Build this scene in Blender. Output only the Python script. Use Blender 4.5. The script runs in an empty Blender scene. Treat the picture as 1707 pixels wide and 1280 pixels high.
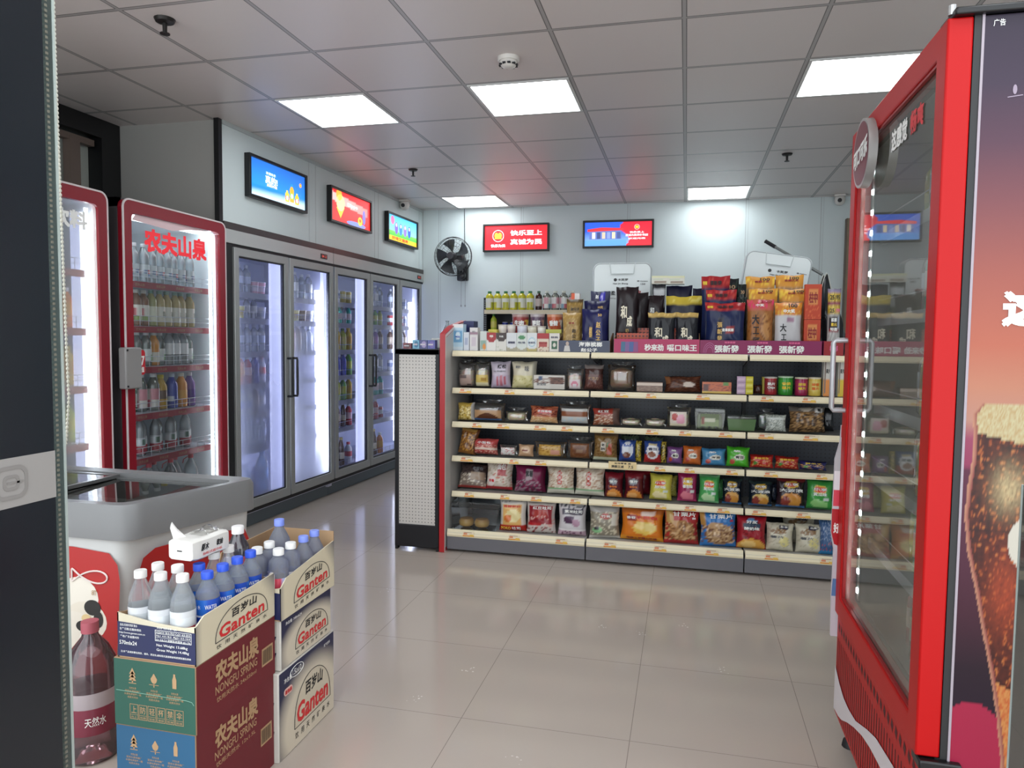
import bpy, math, random
from mathutils import Vector, Matrix, noise

# ------------------------------------------------------------------ camera, world, exposure
SC = bpy.context.scene
COL = SC.collection
W_PX, F_PX = 1707.0, 1206.0
YAW, PITCH, ROLL = .2352, .0605, .0101
EYE = 1.36
CEIL = 2.782
fw = Vector((-math.sin(YAW)*math.cos(PITCH), math.cos(YAW)*math.cos(PITCH), -math.sin(PITCH)))
rt = Vector((math.cos(YAW), math.sin(YAW), 0))
up = rt.cross(fw)
r2 = math.cos(ROLL)*rt + math.sin(ROLL)*up
u2 = -math.sin(ROLL)*rt + math.cos(ROLL)*up
cam = bpy.data.cameras.new('camera')
cam.sensor_width = 36
cam.lens = 36*F_PX/W_PX
cam.clip_start = .02
co = bpy.data.objects.new('camera', cam)
COL.objects.link(co)
M3 = Matrix((r2, u2, -fw)).transposed()
co.matrix_world = Matrix.Translation((0, 0, EYE)) @ M3.to_4x4()
SC.camera = co
wd = bpy.data.worlds.new('world')
SC.world = wd
wd.use_nodes = True
wd.node_tree.nodes['Background'].inputs[0].default_value = (.80, .86, .90, 1)
wd.node_tree.nodes['Background'].inputs[1].default_value = 1.3
LAMP = 3.7
SC.view_settings.view_transform = 'Standard'
SC.view_settings.look = 'None'
SC.view_settings.exposure = 1.27
SC.view_settings.gamma = 1
SC.view_settings.use_curve_mapping = False
SC.cycles.transparent_max_bounces = 24
SC.cycles.max_bounces = 7
SC.cycles.caustics_reflective = False
SC.cycles.caustics_refractive = False
SC.cycles.sample_clamp_indirect = 4.0
PI = math.pi
RNG = random.Random(7)


# ------------------------------------------------------------------ materials
def lin(c):
    if isinstance(c, str):
        c = [int(c[i:i+2], 16)/255 for i in (0, 2, 4)]
        c = [x/12.92 if x <= .04045 else ((x+.055)/1.055)**2.4 for x in c]
    return (c[0], c[1], c[2], 1.0)


MATS = {}


def mat(name, col='808080', rough=.5, metal=0.0, spec=.5, em=0.0, emc=None, noise=0.0, nscale=30):
    if name in MATS:
        return MATS[name]
    m = bpy.data.materials.new(name)
    m.use_nodes = True
    nt = m.node_tree
    b = nt.nodes['Principled BSDF']
    b.inputs['Base Color'].default_value = lin(col)
    b.inputs['Roughness'].default_value = rough
    b.inputs['Metallic'].default_value = metal
    b.inputs['Specular IOR Level'].default_value = spec
    if em:
        b.inputs['Emission Color'].default_value = lin(emc or col)
        b.inputs['Emission Strength'].default_value = em
    if noise:
        tc = nt.nodes.new('ShaderNodeTexCoord')
        nz = nt.nodes.new('ShaderNodeTexNoise')
        nz.inputs['Scale'].default_value = nscale
        nz.inputs['Detail'].default_value = 3
        mx = nt.nodes.new('ShaderNodeMix')
        mx.data_type = 'RGBA'
        c = lin(col)
        mx.inputs[6].default_value = (c[0]*(1-noise), c[1]*(1-noise), c[2]*(1-noise), 1)
        mx.inputs[7].default_value = (min(1, c[0]*(1+noise)), min(1, c[1]*(1+noise)), min(1, c[2]*(1+noise)), 1)
        nt.links.new(tc.outputs['Object'], nz.inputs['Vector'])
        nt.links.new(nz.outputs['Fac'], mx.inputs[0])
        nt.links.new(mx.outputs[2], b.inputs['Base Color'])
    MATS[name] = m
    return m


def attr_mat(name, rough=.4, spec=.5, em=0.0):
    m = mat(name, 'ffffff', rough, 0, spec)
    nt = m.node_tree
    b = nt.nodes['Principled BSDF']
    a = nt.nodes.new('ShaderNodeAttribute')
    a.attribute_name = 'Col'
    nt.links.new(a.outputs['Color'], b.inputs['Base Color'])
    if em:
        nt.links.new(a.outputs['Color'], b.inputs['Emission Color'])
        b.inputs['Emission Strength'].default_value = em
    return m


def glass(name, tint='ffffff', haze=0.0, hazec='dfe6ee', rough=.02, refl=1.0, fog=None, sheen=0.0):
    """thin sheet: clear, mirror-like at grazing angles, optional condensation"""
    if name in MATS:
        return MATS[name]
    m = bpy.data.materials.new(name)
    m.use_nodes = True
    nt = m.node_tree
    nt.nodes.remove(nt.nodes['Principled BSDF'])
    out = nt.nodes['Material Output']
    tr = nt.nodes.new('ShaderNodeBsdfTransparent')
    tr.inputs[0].default_value = lin(tint)
    gl = nt.nodes.new('ShaderNodeBsdfGlossy')
    gl.inputs['Roughness'].default_value = rough
    gl.inputs['Color'].default_value = (refl, refl, refl, 1)
    fr = nt.nodes.new('ShaderNodeFresnel')
    fr.inputs['IOR'].default_value = 1.45
    src = tr.outputs[0]
    if haze or fog:
        df = nt.nodes.new('ShaderNodeBsdfDiffuse')
        df.inputs[0].default_value = lin(hazec)
        tl = nt.nodes.new('ShaderNodeBsdfTranslucent')
        tl.inputs[0].default_value = lin(hazec)
        ad = nt.nodes.new('ShaderNodeMixShader')
        ad.inputs[0].default_value = .6
        nt.links.new(df.outputs[0], ad.inputs[1])
        nt.links.new(tl.outputs[0], ad.inputs[2])
        mx = nt.nodes.new('ShaderNodeMixShader')
        mx.inputs[0].default_value = haze
        nt.links.new(tr.outputs[0], mx.inputs[1])
        nt.links.new(ad.outputs[0], mx.inputs[2])
        src = mx.outputs[0]
        if fog:
            z0, f0, z1, f1 = fog
            tc = nt.nodes.new('ShaderNodeTexCoord')
            sp = nt.nodes.new('ShaderNodeSeparateXYZ')
            mr = nt.nodes.new('ShaderNodeMapRange')
            mr.inputs[1].default_value = z0
            mr.inputs[2].default_value = z1
            mr.inputs[3].default_value = f0
            mr.inputs[4].default_value = f1
            nz = nt.nodes.new('ShaderNodeTexNoise')
            nz.inputs['Scale'].default_value = 3.0
            ml = nt.nodes.new('ShaderNodeMath')
            ml.operation = 'MULTIPLY_ADD'
            ml.inputs[1].default_value = .35
            ml2 = nt.nodes.new('ShaderNodeMath')
            ml2.operation = 'SUBTRACT'
            ml2.use_clamp = True
            ml2.inputs[1].default_value = .17
            nt.links.new(tc.outputs['Object'], sp.inputs[0])
            nt.links.new(tc.outputs['Object'], nz.inputs['Vector'])
            nt.links.new(sp.outputs['Z'], mr.inputs[0])
            nt.links.new(nz.outputs['Fac'], ml.inputs[0])
            nt.links.new(mr.outputs[0], ml.inputs[2])
            nt.links.new(ml.outputs[0], ml2.inputs[0])
            nt.links.new(ml2.outputs[0], mx.inputs[0])
    m2 = nt.nodes.new('ShaderNodeMixShader')
    if sheen:
        sh = nt.nodes.new('ShaderNodeMath')
        sh.operation = 'ADD'
        sh.use_clamp = True
        sh.inputs[1].default_value = sheen
        nt.links.new(fr.outputs[0], sh.inputs[0])
        nt.links.new(sh.outputs[0], m2.inputs[0])
    else:
        nt.links.new(fr.outputs[0], m2.inputs[0])
    nt.links.new(src, m2.inputs[1])
    nt.links.new(gl.outputs[0], m2.inputs[2])
    nt.links.new(m2.outputs[0], out.inputs[0])
    MATS[name] = m
    return m


def mnode(nt, op, a, b=None, clamp=False):
    n = nt.nodes.new('ShaderNodeMath')
    n.operation = op
    n.use_clamp = clamp
    for i, v in enumerate((a, b)):
        if v is None:
            continue
        if isinstance(v, (int, float)):
            n.inputs[i].default_value = v
        else:
            nt.links.new(v, n.inputs[i])
    return n.outputs[0]


def grid_mat(name, axes, period, origin, width, base, line, rough, spec=.5, noise=.06, nscale=2.0, edge=None, rough_noise=0.0):
    """sheets or tiles with joints: a joint where a coordinate is within width of a multiple of period"""
    m = mat(name, base, rough, 0, spec)
    nt = m.node_tree
    b = nt.nodes['Principled BSDF']
    tc = nt.nodes.new('ShaderNodeTexCoord')
    sp = nt.nodes.new('ShaderNodeSeparateXYZ')
    nt.links.new(tc.outputs['Object'], sp.inputs[0])
    fac = None
    inner = None
    for ax, o in zip(axes, origin):
        v = mnode(nt, 'SUBTRACT', sp.outputs[ax], o)
        v = mnode(nt, 'DIVIDE', v, period)
        v = mnode(nt, 'ADD', v, .5)
        v = mnode(nt, 'FRACT', v)
        v = mnode(nt, 'SUBTRACT', v, .5)
        v = mnode(nt, 'ABSOLUTE', v)
        v = mnode(nt, 'MULTIPLY', v, period)
        f = mnode(nt, 'LESS_THAN', v, width)
        fac = f if fac is None else mnode(nt, 'MAXIMUM', fac, f)
        if edge:
            g = mnode(nt, 'LESS_THAN', v, edge[0])
            inner = g if inner is None else mnode(nt, 'MAXIMUM', inner, g)
    nz = nt.nodes.new('ShaderNodeTexNoise')
    nz.inputs['Scale'].default_value = nscale
    nt.links.new(tc.outputs['Object'], nz.inputs['Vector'])
    c = lin(base)
    mx0 = nt.nodes.new('ShaderNodeMix')
    mx0.data_type = 'RGBA'
    mx0.inputs[6].default_value = tuple(x*(1-noise) for x in c[:3])+(1,)
    mx0.inputs[7].default_value = tuple(min(1, x*(1+noise)) for x in c[:3])+(1,)
    nt.links.new(nz.outputs['Fac'], mx0.inputs[0])
    mx = nt.nodes.new('ShaderNodeMix')
    mx.data_type = 'RGBA'
    nt.links.new(fac, mx.inputs[0])
    nt.links.new(mx0.outputs[2], mx.inputs[6])
    mx.inputs[7].default_value = lin(line)
    res = mx.outputs[2]
    if edge:
        mx2 = nt.nodes.new('ShaderNodeMix')
        mx2.data_type = 'RGBA'
        nt.links.new(inner, mx2.inputs[0])
        nt.links.new(res, mx2.inputs[6])
        mx2.inputs[7].default_value = lin(edge[1])
        res = mx2.outputs[2]
    nt.links.new(res, b.inputs['Base Color'])
    if rough_noise:
        nz2 = nt.nodes.new('ShaderNodeTexNoise')
        nz2.inputs['Scale'].default_value = 1.3
        nz2.inputs['Detail'].default_value = 6
        nt.links.new(tc.outputs['Object'], nz2.inputs['Vector'])
        r = mnode(nt, 'MULTIPLY_ADD', nz2.outputs['Fac'], rough_noise)
        r.node.inputs[2].default_value = rough-rough_noise/2
        nt.links.new(r, b.inputs['Roughness'])
    return m


def dots_mat(name, axes, period, radius, base, hole, rough=.4):
    m = mat(name, base, rough)
    nt = m.node_tree
    b = nt.nodes['Principled BSDF']
    tc = nt.nodes.new('ShaderNodeTexCoord')
    sp = nt.nodes.new('ShaderNodeSeparateXYZ')
    nt.links.new(tc.outputs['Object'], sp.inputs[0])
    s = None
    for ax in axes:
        v = mnode(nt, 'DIVIDE', sp.outputs[ax], period)
        v = mnode(nt, 'FRACT', v)
        v = mnode(nt, 'SUBTRACT', v, .5)
        v = mnode(nt, 'MULTIPLY', v, v)
        s = v if s is None else mnode(nt, 'ADD', s, v)
    f = mnode(nt, 'LESS_THAN', s, (radius/period)**2)
    mx = nt.nodes.new('ShaderNodeMix')
    mx.data_type = 'RGBA'
    nt.links.new(f, mx.inputs[0])
    mx.inputs[6].default_value = lin(base)
    mx.inputs[7].default_value = lin(hole)
    nt.links.new(mx.outputs[2], b.inputs['Base Color'])
    return m


PRINT = attr_mat('print_matt', .42)
FILM = attr_mat('print_film', .2)
SHINY = attr_mat('print_shiny', .27, .35)
SCREEN = attr_mat('print_backlit', .4, em=.55)
PLASTIC = glass('clear_plastic', 'f4f7fa', haze=.05, hazec='ffffff')
WRAP = glass('clear_film', 'f6f6f4', haze=.09, hazec='ffffff', rough=.09, sheen=.09)




def water(name, c):
    """a full bottle: refracting body, a little of it see-through"""
    if name in MATS:
        return MATS[name]
    m = bpy.data.materials.new(name)
    m.use_nodes = True
    nt = m.node_tree
    nt.nodes.remove(nt.nodes['Principled BSDF'])
    g = nt.nodes.new('ShaderNodeBsdfGlass')
    g.inputs['Color'].default_value = lin(c)
    g.inputs['IOR'].default_value = 1.30
    g.inputs['Roughness'].default_value = .03
    t = nt.nodes.new('ShaderNodeBsdfTransparent')
    t.inputs[0].default_value = lin(c)
    x = nt.nodes.new('ShaderNodeMixShader')
    x.inputs[0].default_value = .55
    d = nt.nodes.new('ShaderNodeBsdfDiffuse')
    d.inputs[0].default_value = (.9, .92, .95, 1)
    y = nt.nodes.new('ShaderNodeMixShader')
    y.inputs[0].default_value = .17
    nt.links.new(g.outputs[0], x.inputs[1])
    nt.links.new(t.outputs[0], x.inputs[2])
    nt.links.new(x.outputs[0], y.inputs[1])
    nt.links.new(d.outputs[0], y.inputs[2])
    nt.links.new(y.outputs[0], nt.nodes['Material Output'].inputs[0])
    MATS[name] = m
    return m


# ------------------------------------------------------------------ mesh collecting
class MB:
    def __init__(self):
        self.v, self.f, self.mi, self.c = [], [], [], []
        self.cur = (1, 1, 1, 1)

    def col(self, c):
        self.cur = lin(c)
        return self

    def vert(self, p, c=None):
        self.v.append((p[0], p[1], p[2]))
        self.c.append(lin(c) if c is not None else self.cur)
        return len(self.v)-1

    def face(self, idx, m=0):
        self.f.append(tuple(idx))
        self.mi.append(m)

    def poly(self, pts, m=0):
        self.face([self.vert(p) for p in pts], m)

    def box(self, x0, x1, y0, y1, z0, z1, m=0):
        a = [self.vert(p) for p in ((x0, y0, z0), (x1, y0, z0), (x1, y1, z0), (x0, y1, z0), (x0, y0, z1), (x1, y0, z1), (x1, y1, z1), (x0, y1, z1))]
        for q in ((0, 3, 2, 1), (4, 5, 6, 7), (0, 1, 5, 4), (1, 2, 6, 5), (2, 3, 7, 6), (3, 0, 4, 7)):
            self.face([a[i] for i in q], m)
        return self

    def prism(self, pts, lo, hi, axis=2, m=0):
        """extrude a 2-D outline along an axis; pts are the other two coordinates in order"""
        def P(p, h):
            return (p[0], p[1], h) if axis == 2 else (p[0], h, p[1]) if axis == 1 else (h, p[0], p[1])
        a = [self.vert(P(p, lo)) for p in pts]
        b = [self.vert(P(p, hi)) for p in pts]
        n = len(pts)
        self.face(a[::-1] if axis != 1 else a, m)
        self.face(b if axis != 1 else b[::-1], m)
        for i in range(n):
            j = (i+1) % n
            q = (a[i], a[j], b[j], b[i])
            self.face(q if axis != 1 else q[::-1], m)
        return self

    def ring(self, outer, inner, lo, hi, axis=1, m=0):
        """a frame: outline with an opening of the same number of points, extruded"""
        def P(p, h):
            return (p[0], p[1], h) if axis == 2 else (p[0], h, p[1]) if axis == 1 else (h, p[0], p[1])
        n = len(outer)
        A = [[self.vert(P(p, h)) for p in o] for o in (outer, inner) for h in (lo, hi)]
        ol, oh, il, ih = A
        for i in range(n):
            j = (i+1) % n
            self.face((ol[i], ol[j], oh[j], oh[i]), m)
            self.face((il[j], il[i], ih[i], ih[j]), m)
            self.face((ol[j], ol[i], il[i], il[j]), m)
            self.face((oh[i], oh[j], ih[j], ih[i]), m)
        return self

    def lathe(self, prof, n=16, cx=0, cy=0, cz=0, m=0, cols=None, closed=True):
        rows = []
        for k, (r, z) in enumerate(prof):
            c = cols[k] if cols else None
            if r < 1e-6:
                rows.append([self.vert((cx, cy, cz+z), c)])
            else:
                rows.append([self.vert((cx+r*math.cos(2*PI*i/n), cy+r*math.sin(2*PI*i/n), cz+z), c(i/n) if callable(c) else c) for i in range(n)])
        for a, b in zip(rows, rows[1:]):
            for i in range(n):
                j = (i+1) % n
                if len(a) == 1 and len(b) == 1:
                    continue
                if len(a) == 1:
                    self.face((a[0], b[j], b[i]), m)
                elif len(b) == 1:
                    self.face((a[i], a[j], b[0]), m)
                else:
                    self.face((a[i], a[j], b[j], b[i]), m)
        return self

    def tube(self, path, r, n=8, m=0, cap=True):
        pts = [Vector(p) for p in path]
        rows = []
        prev = None
        for i, p in enumerate(pts):
            t = (pts[min(i+1, len(pts)-1)]-pts[max(i-1, 0)]).normalized()
            if prev is None:
                prev = Vector((0, 0, 1)) if abs(t.z) < .9 else Vector((1, 0, 0))
            a = (prev-t*prev.dot(t)).normalized()
            prev = a
            b = t.cross(a)
            rr = r[i] if isinstance(r, (list, tuple)) else r
            rows.append([self.vert(p+rr*(math.cos(2*PI*k/n)*a+math.sin(2*PI*k/n)*b)) for k in range(n)])
        for A, B in zip(rows, rows[1:]):
            for k in range(n):
                j = (k+1) % n
                self.face((A[k], A[j], B[j], B[k]), m)
        if cap:
            self.face(rows[0][::-1], m)
            self.face(rows[-1], m)
        return self

    def grid(self, fn, nu, nv, colfn=None, m=0):
        """fn(u,v)->point, u,v in 0..1"""
        ids = [[self.vert(fn(i/nu, j/nv), colfn(i/nu, j/nv) if colfn else None) for i in range(nu+1)] for j in range(nv+1)]
        for j in range(nv):
            for i in range(nu):
                self.face((ids[j][i], ids[j][i+1], ids[j+1][i+1], ids[j+1][i]), m)
        return self

    def mesh(self, name, mats, smooth=False):
        me = bpy.data.meshes.new(name)
        me.from_pydata(self.v, [], self.f)
        for x in (mats if isinstance(mats, (list, tuple)) else [mats]):
            me.materials.append(x)
        me.polygons.foreach_set('material_index', self.mi)
        a = me.color_attributes.new('Col', 'FLOAT_COLOR', 'POINT')
        a.data.foreach_set('color', [x for c in self.c for x in c])
        if smooth:
            me.polygons.foreach_set('use_smooth', [True]*len(self.f))
            me.set_sharp_from_angle(angle=math.radians(42))
        me.update()
        return me


def link(name, me, parent=None, loc=None, rot=None):
    o = bpy.data.objects.new(name, me)
    COL.objects.link(o)
    if parent is not None:
        o.parent = parent
    if loc is not None:
        o.location = loc
    if rot is not None:
        o.rotation_euler = rot
    return o


def part(name, mb, mats, parent=None, smooth=False, bevel=0, loc=None, rot=None, seg=2):
    o = link(name, mb.mesh(name, mats, smooth or bevel > 0), parent, loc, rot)
    if bevel:
        b = o.modifiers.new('bevel', 'BEVEL')
        b.width = bevel
        b.segments = seg
        b.limit_method = 'ANGLE'
    return o


def tag(o, label, cat, group=None):
    o['label'] = label
    o['category'] = cat
    if group:
        o['group'] = group
    return o


def thing(name, label, cat, loc=(0, 0, 0), rz=0, group=None):
    o = link(name, None, None, loc, (0, 0, rz))
    return tag(o, label, cat, group)


def struct(name, mb, mats, bevel=0):
    o = part(name, mb, mats, None, False, bevel)
    o['kind'] = 'structure'
    return o


def rrect(x0, x1, z0, z1, r, n=5):
    out = []
    for cx, cz, a in ((x1-r, z1-r, 0), (x0+r, z1-r, 90), (x0+r, z0+r, 180), (x1-r, z0+r, 270)):
        for k in range(n+1):
            t = math.radians(a+90*k/n)
            out.append((cx+r*math.cos(t), cz+r*math.sin(t)))
    return out


# ------------------------------------------------------------------ writing
TXT = {}


def glyphs(body, bold=.012):
    if (body, bold) in TXT:
        return TXT[(body, bold)]
    c = bpy.data.curves.new('writing', 'FONT')
    c.body = body
    c.resolution_u = 2
    c.offset = bold
    o = bpy.data.objects.new('writing', c)
    me = bpy.data.meshes.new_from_object(o)
    v = [(p.co.x, p.co.y) for p in me.vertices]
    f = [tuple(p.vertices) for p in me.polygons]
    x0, x1 = min(p[0] for p in v), max(p[0] for p in v)
    y0, y1 = min(p[1] for p in v), max(p[1] for p in v)
    v = [((x-x0)/(x1-x0)-.5, (y-y0)/(y1-y0)-.5) for x, y in v]
    bpy.data.objects.remove(o)
    bpy.data.curves.remove(c)
    bpy.data.meshes.remove(me)
    TXT[(body, bold)] = (v, f)
    return v, f


def write(mb, body, fn, w, h, cu=0, cv=0, bold=.012, slant=0.0):
    """lay the characters on a surface: fn(u,v) -> point, u and v in metres about the surface's own centre"""
    v, f = glyphs(body, .006)
    s = bold*h*.9
    p0 = Vector(fn(cu, cv))
    nrm = (Vector(fn(cu+.0004, cv))-p0).cross(Vector(fn(cu, cv+.0004))-p0).normalized()
    for k, (dx, dy) in enumerate(((0, 0), (s, s), (-s, s), (s, -s), (-s, -s)) if bold > .015 else ((0, 0),)):
        b = len(mb.v)
        for x, y in v:
            mb.vert(Vector(fn(cu+x*w+slant*y*h+dx, cv+y*h+dy))+nrm*(.00015*k))
        for q in f:
            mb.face([b+i for i in q])
    return mb


def lettering(parent, rows, m, fn, bold=.012, name='lettering', apart=False):
    """rows: (body, centre u, centre v, width, height)"""
    if apart and len(rows) > 1:
        for r in rows:
            lettering(parent, [r], m, fn, bold, name)
        return None
    mb = MB()
    for r in rows:
        write(mb, r[0], fn, r[3], r[4], r[1], r[2], bold, r[5] if len(r) > 5 else 0)
    return part(name, mb, m, parent)


INK = {k: mat('ink_'+k, v, .5) for k, v in dict(white='f4f4f0', black='15151a', red='d22a2e', gold='d9b36a', navy='1c2350', cream='efe6cf', tan='b3906a', orange='e8792a', green='2f8a4a', blue='2b59b8', yellow='f2cf3e', darkred='8f1a22', grey='77777a', pink='e86a9a').items()}


# ------------------------------------------------------------------ painted surfaces
def paint(spec, u, v, rng):
    """u -1..1 across, v 0..1 upward; later marks cover earlier ones"""
    c = (1, 1, 1, 1)
    for s in spec:
        k = s[0]
        if k == 'bg':
            c = lin(s[1])
        elif k == 'band':
            if s[1] <= v <= s[2]:
                c = lin(s[3])
        elif k == 'rect':
            if s[1] <= u <= s[2] and s[3] <= v <= s[4]:
                c = lin(s[5])
        elif k == 'ell':
            if ((u-s[1])/s[3])**2+((v-s[2])/s[4])**2 <= 1:
                c = lin(s[5])
        elif k == 'spk':
            if s[3] <= v <= s[4] and rng.random() < s[2]:
                c = lin(s[1])
        elif k == 'arc':
            if v < s[1]+s[2]*u*u:
                c = lin(s[3])
        elif k == 'mix':
            c2 = lin(s[1])
            t = rng.random()*s[2]
            c = tuple(a*(1-t)+b*t for a, b in zip(c, c2))
    return c[:3]

# ------------------------------------------------------------------ the room
MB_ = MB
X0, Y0 = -1.2414, 3.9555
floor_m = grid_mat('polished_tile', (0, 1), .6, (-.155, 2.42), .0011, 'b8aca2', '857c75', .12, .5, .03, 1.2, rough_noise=.05)
ceil_m = grid_mat('ceiling_sheet', (0, 1), .6, (X0, Y0), .012, 'd6cdca', '6a6664', .36, .5, .03, .7, (.0075, 'aaa5a4'))
wall_m = mat('white_sandwich_panel', 'd3dddd', .42, 0, .4)
seam_m = mat('panel_seam', 'bcc3c3', .5)
grey_wall = mat('grey_panel_wall', 'a09e99', .5)
black_m = mat('black_metal', '0d0d10', .35)
soft_black = mat('black_plastic', '17171a', .5)

fl = struct('floor', MB().box(-4.4, 3.2, -1.5, 8.0, -.1, 0), floor_m)
m = MB()
for x, y in ((-.83, 2.79), (-.18, 3.36), (.17, 3.06), (-1.55, 3.6), (.02, 3.5), (-.36, 3.38), (-.7, 2.1), (-.5, 2.22), (-.97, 2.5)):
    for k in range(7):
        a, b, r = x+RNG.gauss(0, .018), y+RNG.gauss(0, .018), .0015+.0035*RNG.random()
        m.poly([(a+r*math.cos(j*1.05)*(.6+.8*RNG.random()), b+r*math.sin(j*1.05)*(.6+.8*RNG.random()), .0006) for j in range(6)])
part('scuff_flecks', m, mat('scuff', 'cfc8c2', .6), fl)['kind'] = 'stuff'
struct('ceiling', MB().box(-4.2, 3.0, .6, 8.0, CEIL, CEIL+.12), ceil_m)
wb = struct('wall_back', MB().box(-3.6, 3.0, 7.65, 7.85, 0, CEIL), wall_m)
for x in (-2.68, -1.75, -.62, .55, 1.25):
    m = MB()
    m.box(x-.004, x+.004, 7.6485, 7.65, 0, CEIL)
    m.box(x+.021, x+.025, 7.6485, 7.65, 0, CEIL)
    part('seam', m, seam_m, wb)
part('corner_strip', MB().box(-2.885, -2.86, 7.64, 7.65, 2.13, CEIL), mat('corner_trim', 'b8bfbf', .4), wb)
struct('wall_right', MB().box(2.6, 2.75, 1.2, 7.7, 0, CEIL), wall_m)
ANG = math.atan2(.125, 3.4)
RZL = PI/2-ANG
L0 = Vector((-2.995, 4.25, 0))


def at_left(s, y, z):
    """a point in the frame of the cooler row: s along it, y inward from the wall face"""
    return (L0.x+s*math.sin(ANG)-y*math.cos(ANG), L0.y+s*math.cos(ANG)+y*math.sin(ANG), z)


wl = struct('wall_left', MB().box(0, 3.5, 0, .12, 2.13, CEIL), wall_m)
wl.location = L0
wl.rotation_euler = (0, 0, RZL)
for s in (1.06, 1.16, 2.22, 2.30, 3.30):
    part('seam', MB().box(s, s+.006, -.0015, 0, 2.13, CEIL), seam_m, wl)
part('ceiling_trim', MB().box(0, 3.45, -.012, 0, CEIL-.025, CEIL), mat('corner_trim', 'b8bfbf', .4), wl)
struct('wall_recess', MB().box(-4.0, -2.99, 4.243, 4.249, 0, CEIL), grey_wall)
tr = struct('trim_1', MB().box(-3.02, -2.985, 4.205, 4.2425, 0, CEIL), black_m)
# left outer wall with its black-framed window
struct('wall_side', MB().box(-4.1, -3.93, .6, 4.3, 0, CEIL), grey_wall)
wn = link('window_1', None, None, (-3.80, 0, 0))
wn['kind'] = 'structure'
m = MB()
m.box(-.12, .03, .6, 4.24, 2.66, CEIL-.002)
m.box(-.12, .03, 4.08, 4.24, 0, 2.66)
m.box(-.12, .03, 2.2, 2.3, 0, 2.66)
part('window_frame', m, black_m, wn)
m = MB()
m.box(-.06, -.01, .6, 4.06, 2.60, 2.64)
m.box(-.06, -.005, 3.86, 3.94, 0, 2.62)
part('sash_bar', m, mat('brown_bar', '6a5a52', .5), wn)
part('pane', MB().box(-.10, -.08, .6, 4.08, 0, 2.66), mat('frosted_sheet', 'b4b8b0', .4), wn)

# entrance: the open glass leaf at the left, the edge of the other one at the right
GL_DOOR = glass('door_glass', 'cfd6d4', haze=.06, hazec='7a8488', sheen=.03)
d1 = link('door_1', None, None, (-1.22, 0, 0))
d1['kind'] = 'structure'
part('glass', MB().box(-.006, .006, .25, 1.196, .01, 2.62), GL_DOOR, d1)
part('dark_film', MB().box(.0065, .008, .25, 1.172, .01, 2.62), mat('dark_tint', '1b2026', .2, 0, .5), d1)  # dark glossy sheet stands in for the dark reflection in the glass
part('edge_strip', MB().box(-.0075, .0075, 1.1955, 1.201, .01, 2.62), mat('glass_edge', 'a9b3ae', .25), d1)
m = MB()
for k in range(260):
    m.box(.009, .0105, 1.176, 1.1815, .02+k*.01, .025+k*.01)
part('seal_strip', m, mat('clear_seal', '706e62', .35), d1)
m = MB()
m.grid(lambda u, v: (.009, .3+u*.873, 1.04+v*.093), 1, 1)
part('frosted_band', m, mat('frosted_vinyl', '9b9794', .55), d1)
m = MB()
fm = mat('frosted_logo', '8a8683', .5)
m.ring([(a-.0, b) for a, b in rrect(1.04, 1.11, 1.055, 1.118, .02)], rrect(1.047, 1.103, 1.062, 1.111, .015), .0095, .0102, 0)
m.ring(rrect(1.058, 1.092, 1.072, 1.101, .01), rrect(1.064, 1.086, 1.078, 1.095, .006), .0095, .0102, 0)
m.box(.0095, .0102, 1.066, 1.1, 1.084, 1.088)
part('logo', m, fm, d1)
d2 = link('door_2', None, None, (.512, 0, 0))
d2['kind'] = 'structure'
part('glass', MB().box(-.005, .005, .35, 1.25, .01, 1.147), glass('door_glass_grey', 'c9c6c2', haze=.35, hazec='8d8782', sheen=.04), d2)
part('edge_strip', MB().box(-.006, .006, 1.249, 1.253, .01, 1.147), mat('glass_edge', 'a9b3ae', .25), d2)

# ball chain of a blind hanging behind the glass leaf
t = thing('bead_chain', 'thin beaded blind chain hanging in a loop behind the entrance glass leaf', 'chain', (-1.60, 1.55, 0))
cp = [Vector((.030, 0, CEIL-.001)), Vector((.036, 0, 1.9)), Vector((.045, 0, 1.32)), Vector((.048, 0, 1.20)), Vector((.035, 0, 1.08)), Vector((.005, 0, 1.035)), Vector((-.012, 0, 1.08)), Vector((.0, 0, 1.25)), Vector((-.004, 0, 1.6)), Vector((.0, 0, CEIL-.001))]
path, rad = [], []
for a, b in zip(cp, cp[1:]):
    k = max(2, int((b-a).length/.0036))
    for j in range(k):
        path.append(a.lerp(b, j/k))
        rad.append((.0012, .0036, .0036)[len(path) % 3])
part('beads', MB().tube(path, rad, 6), mat('bead_grey', 'b9b6a8', .35), t, True)
part('clip', MB().box(-.012, .042, -.01, .01, CEIL-.02, CEIL), mat('bead_clip', '8a8880', .4), t)

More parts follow.
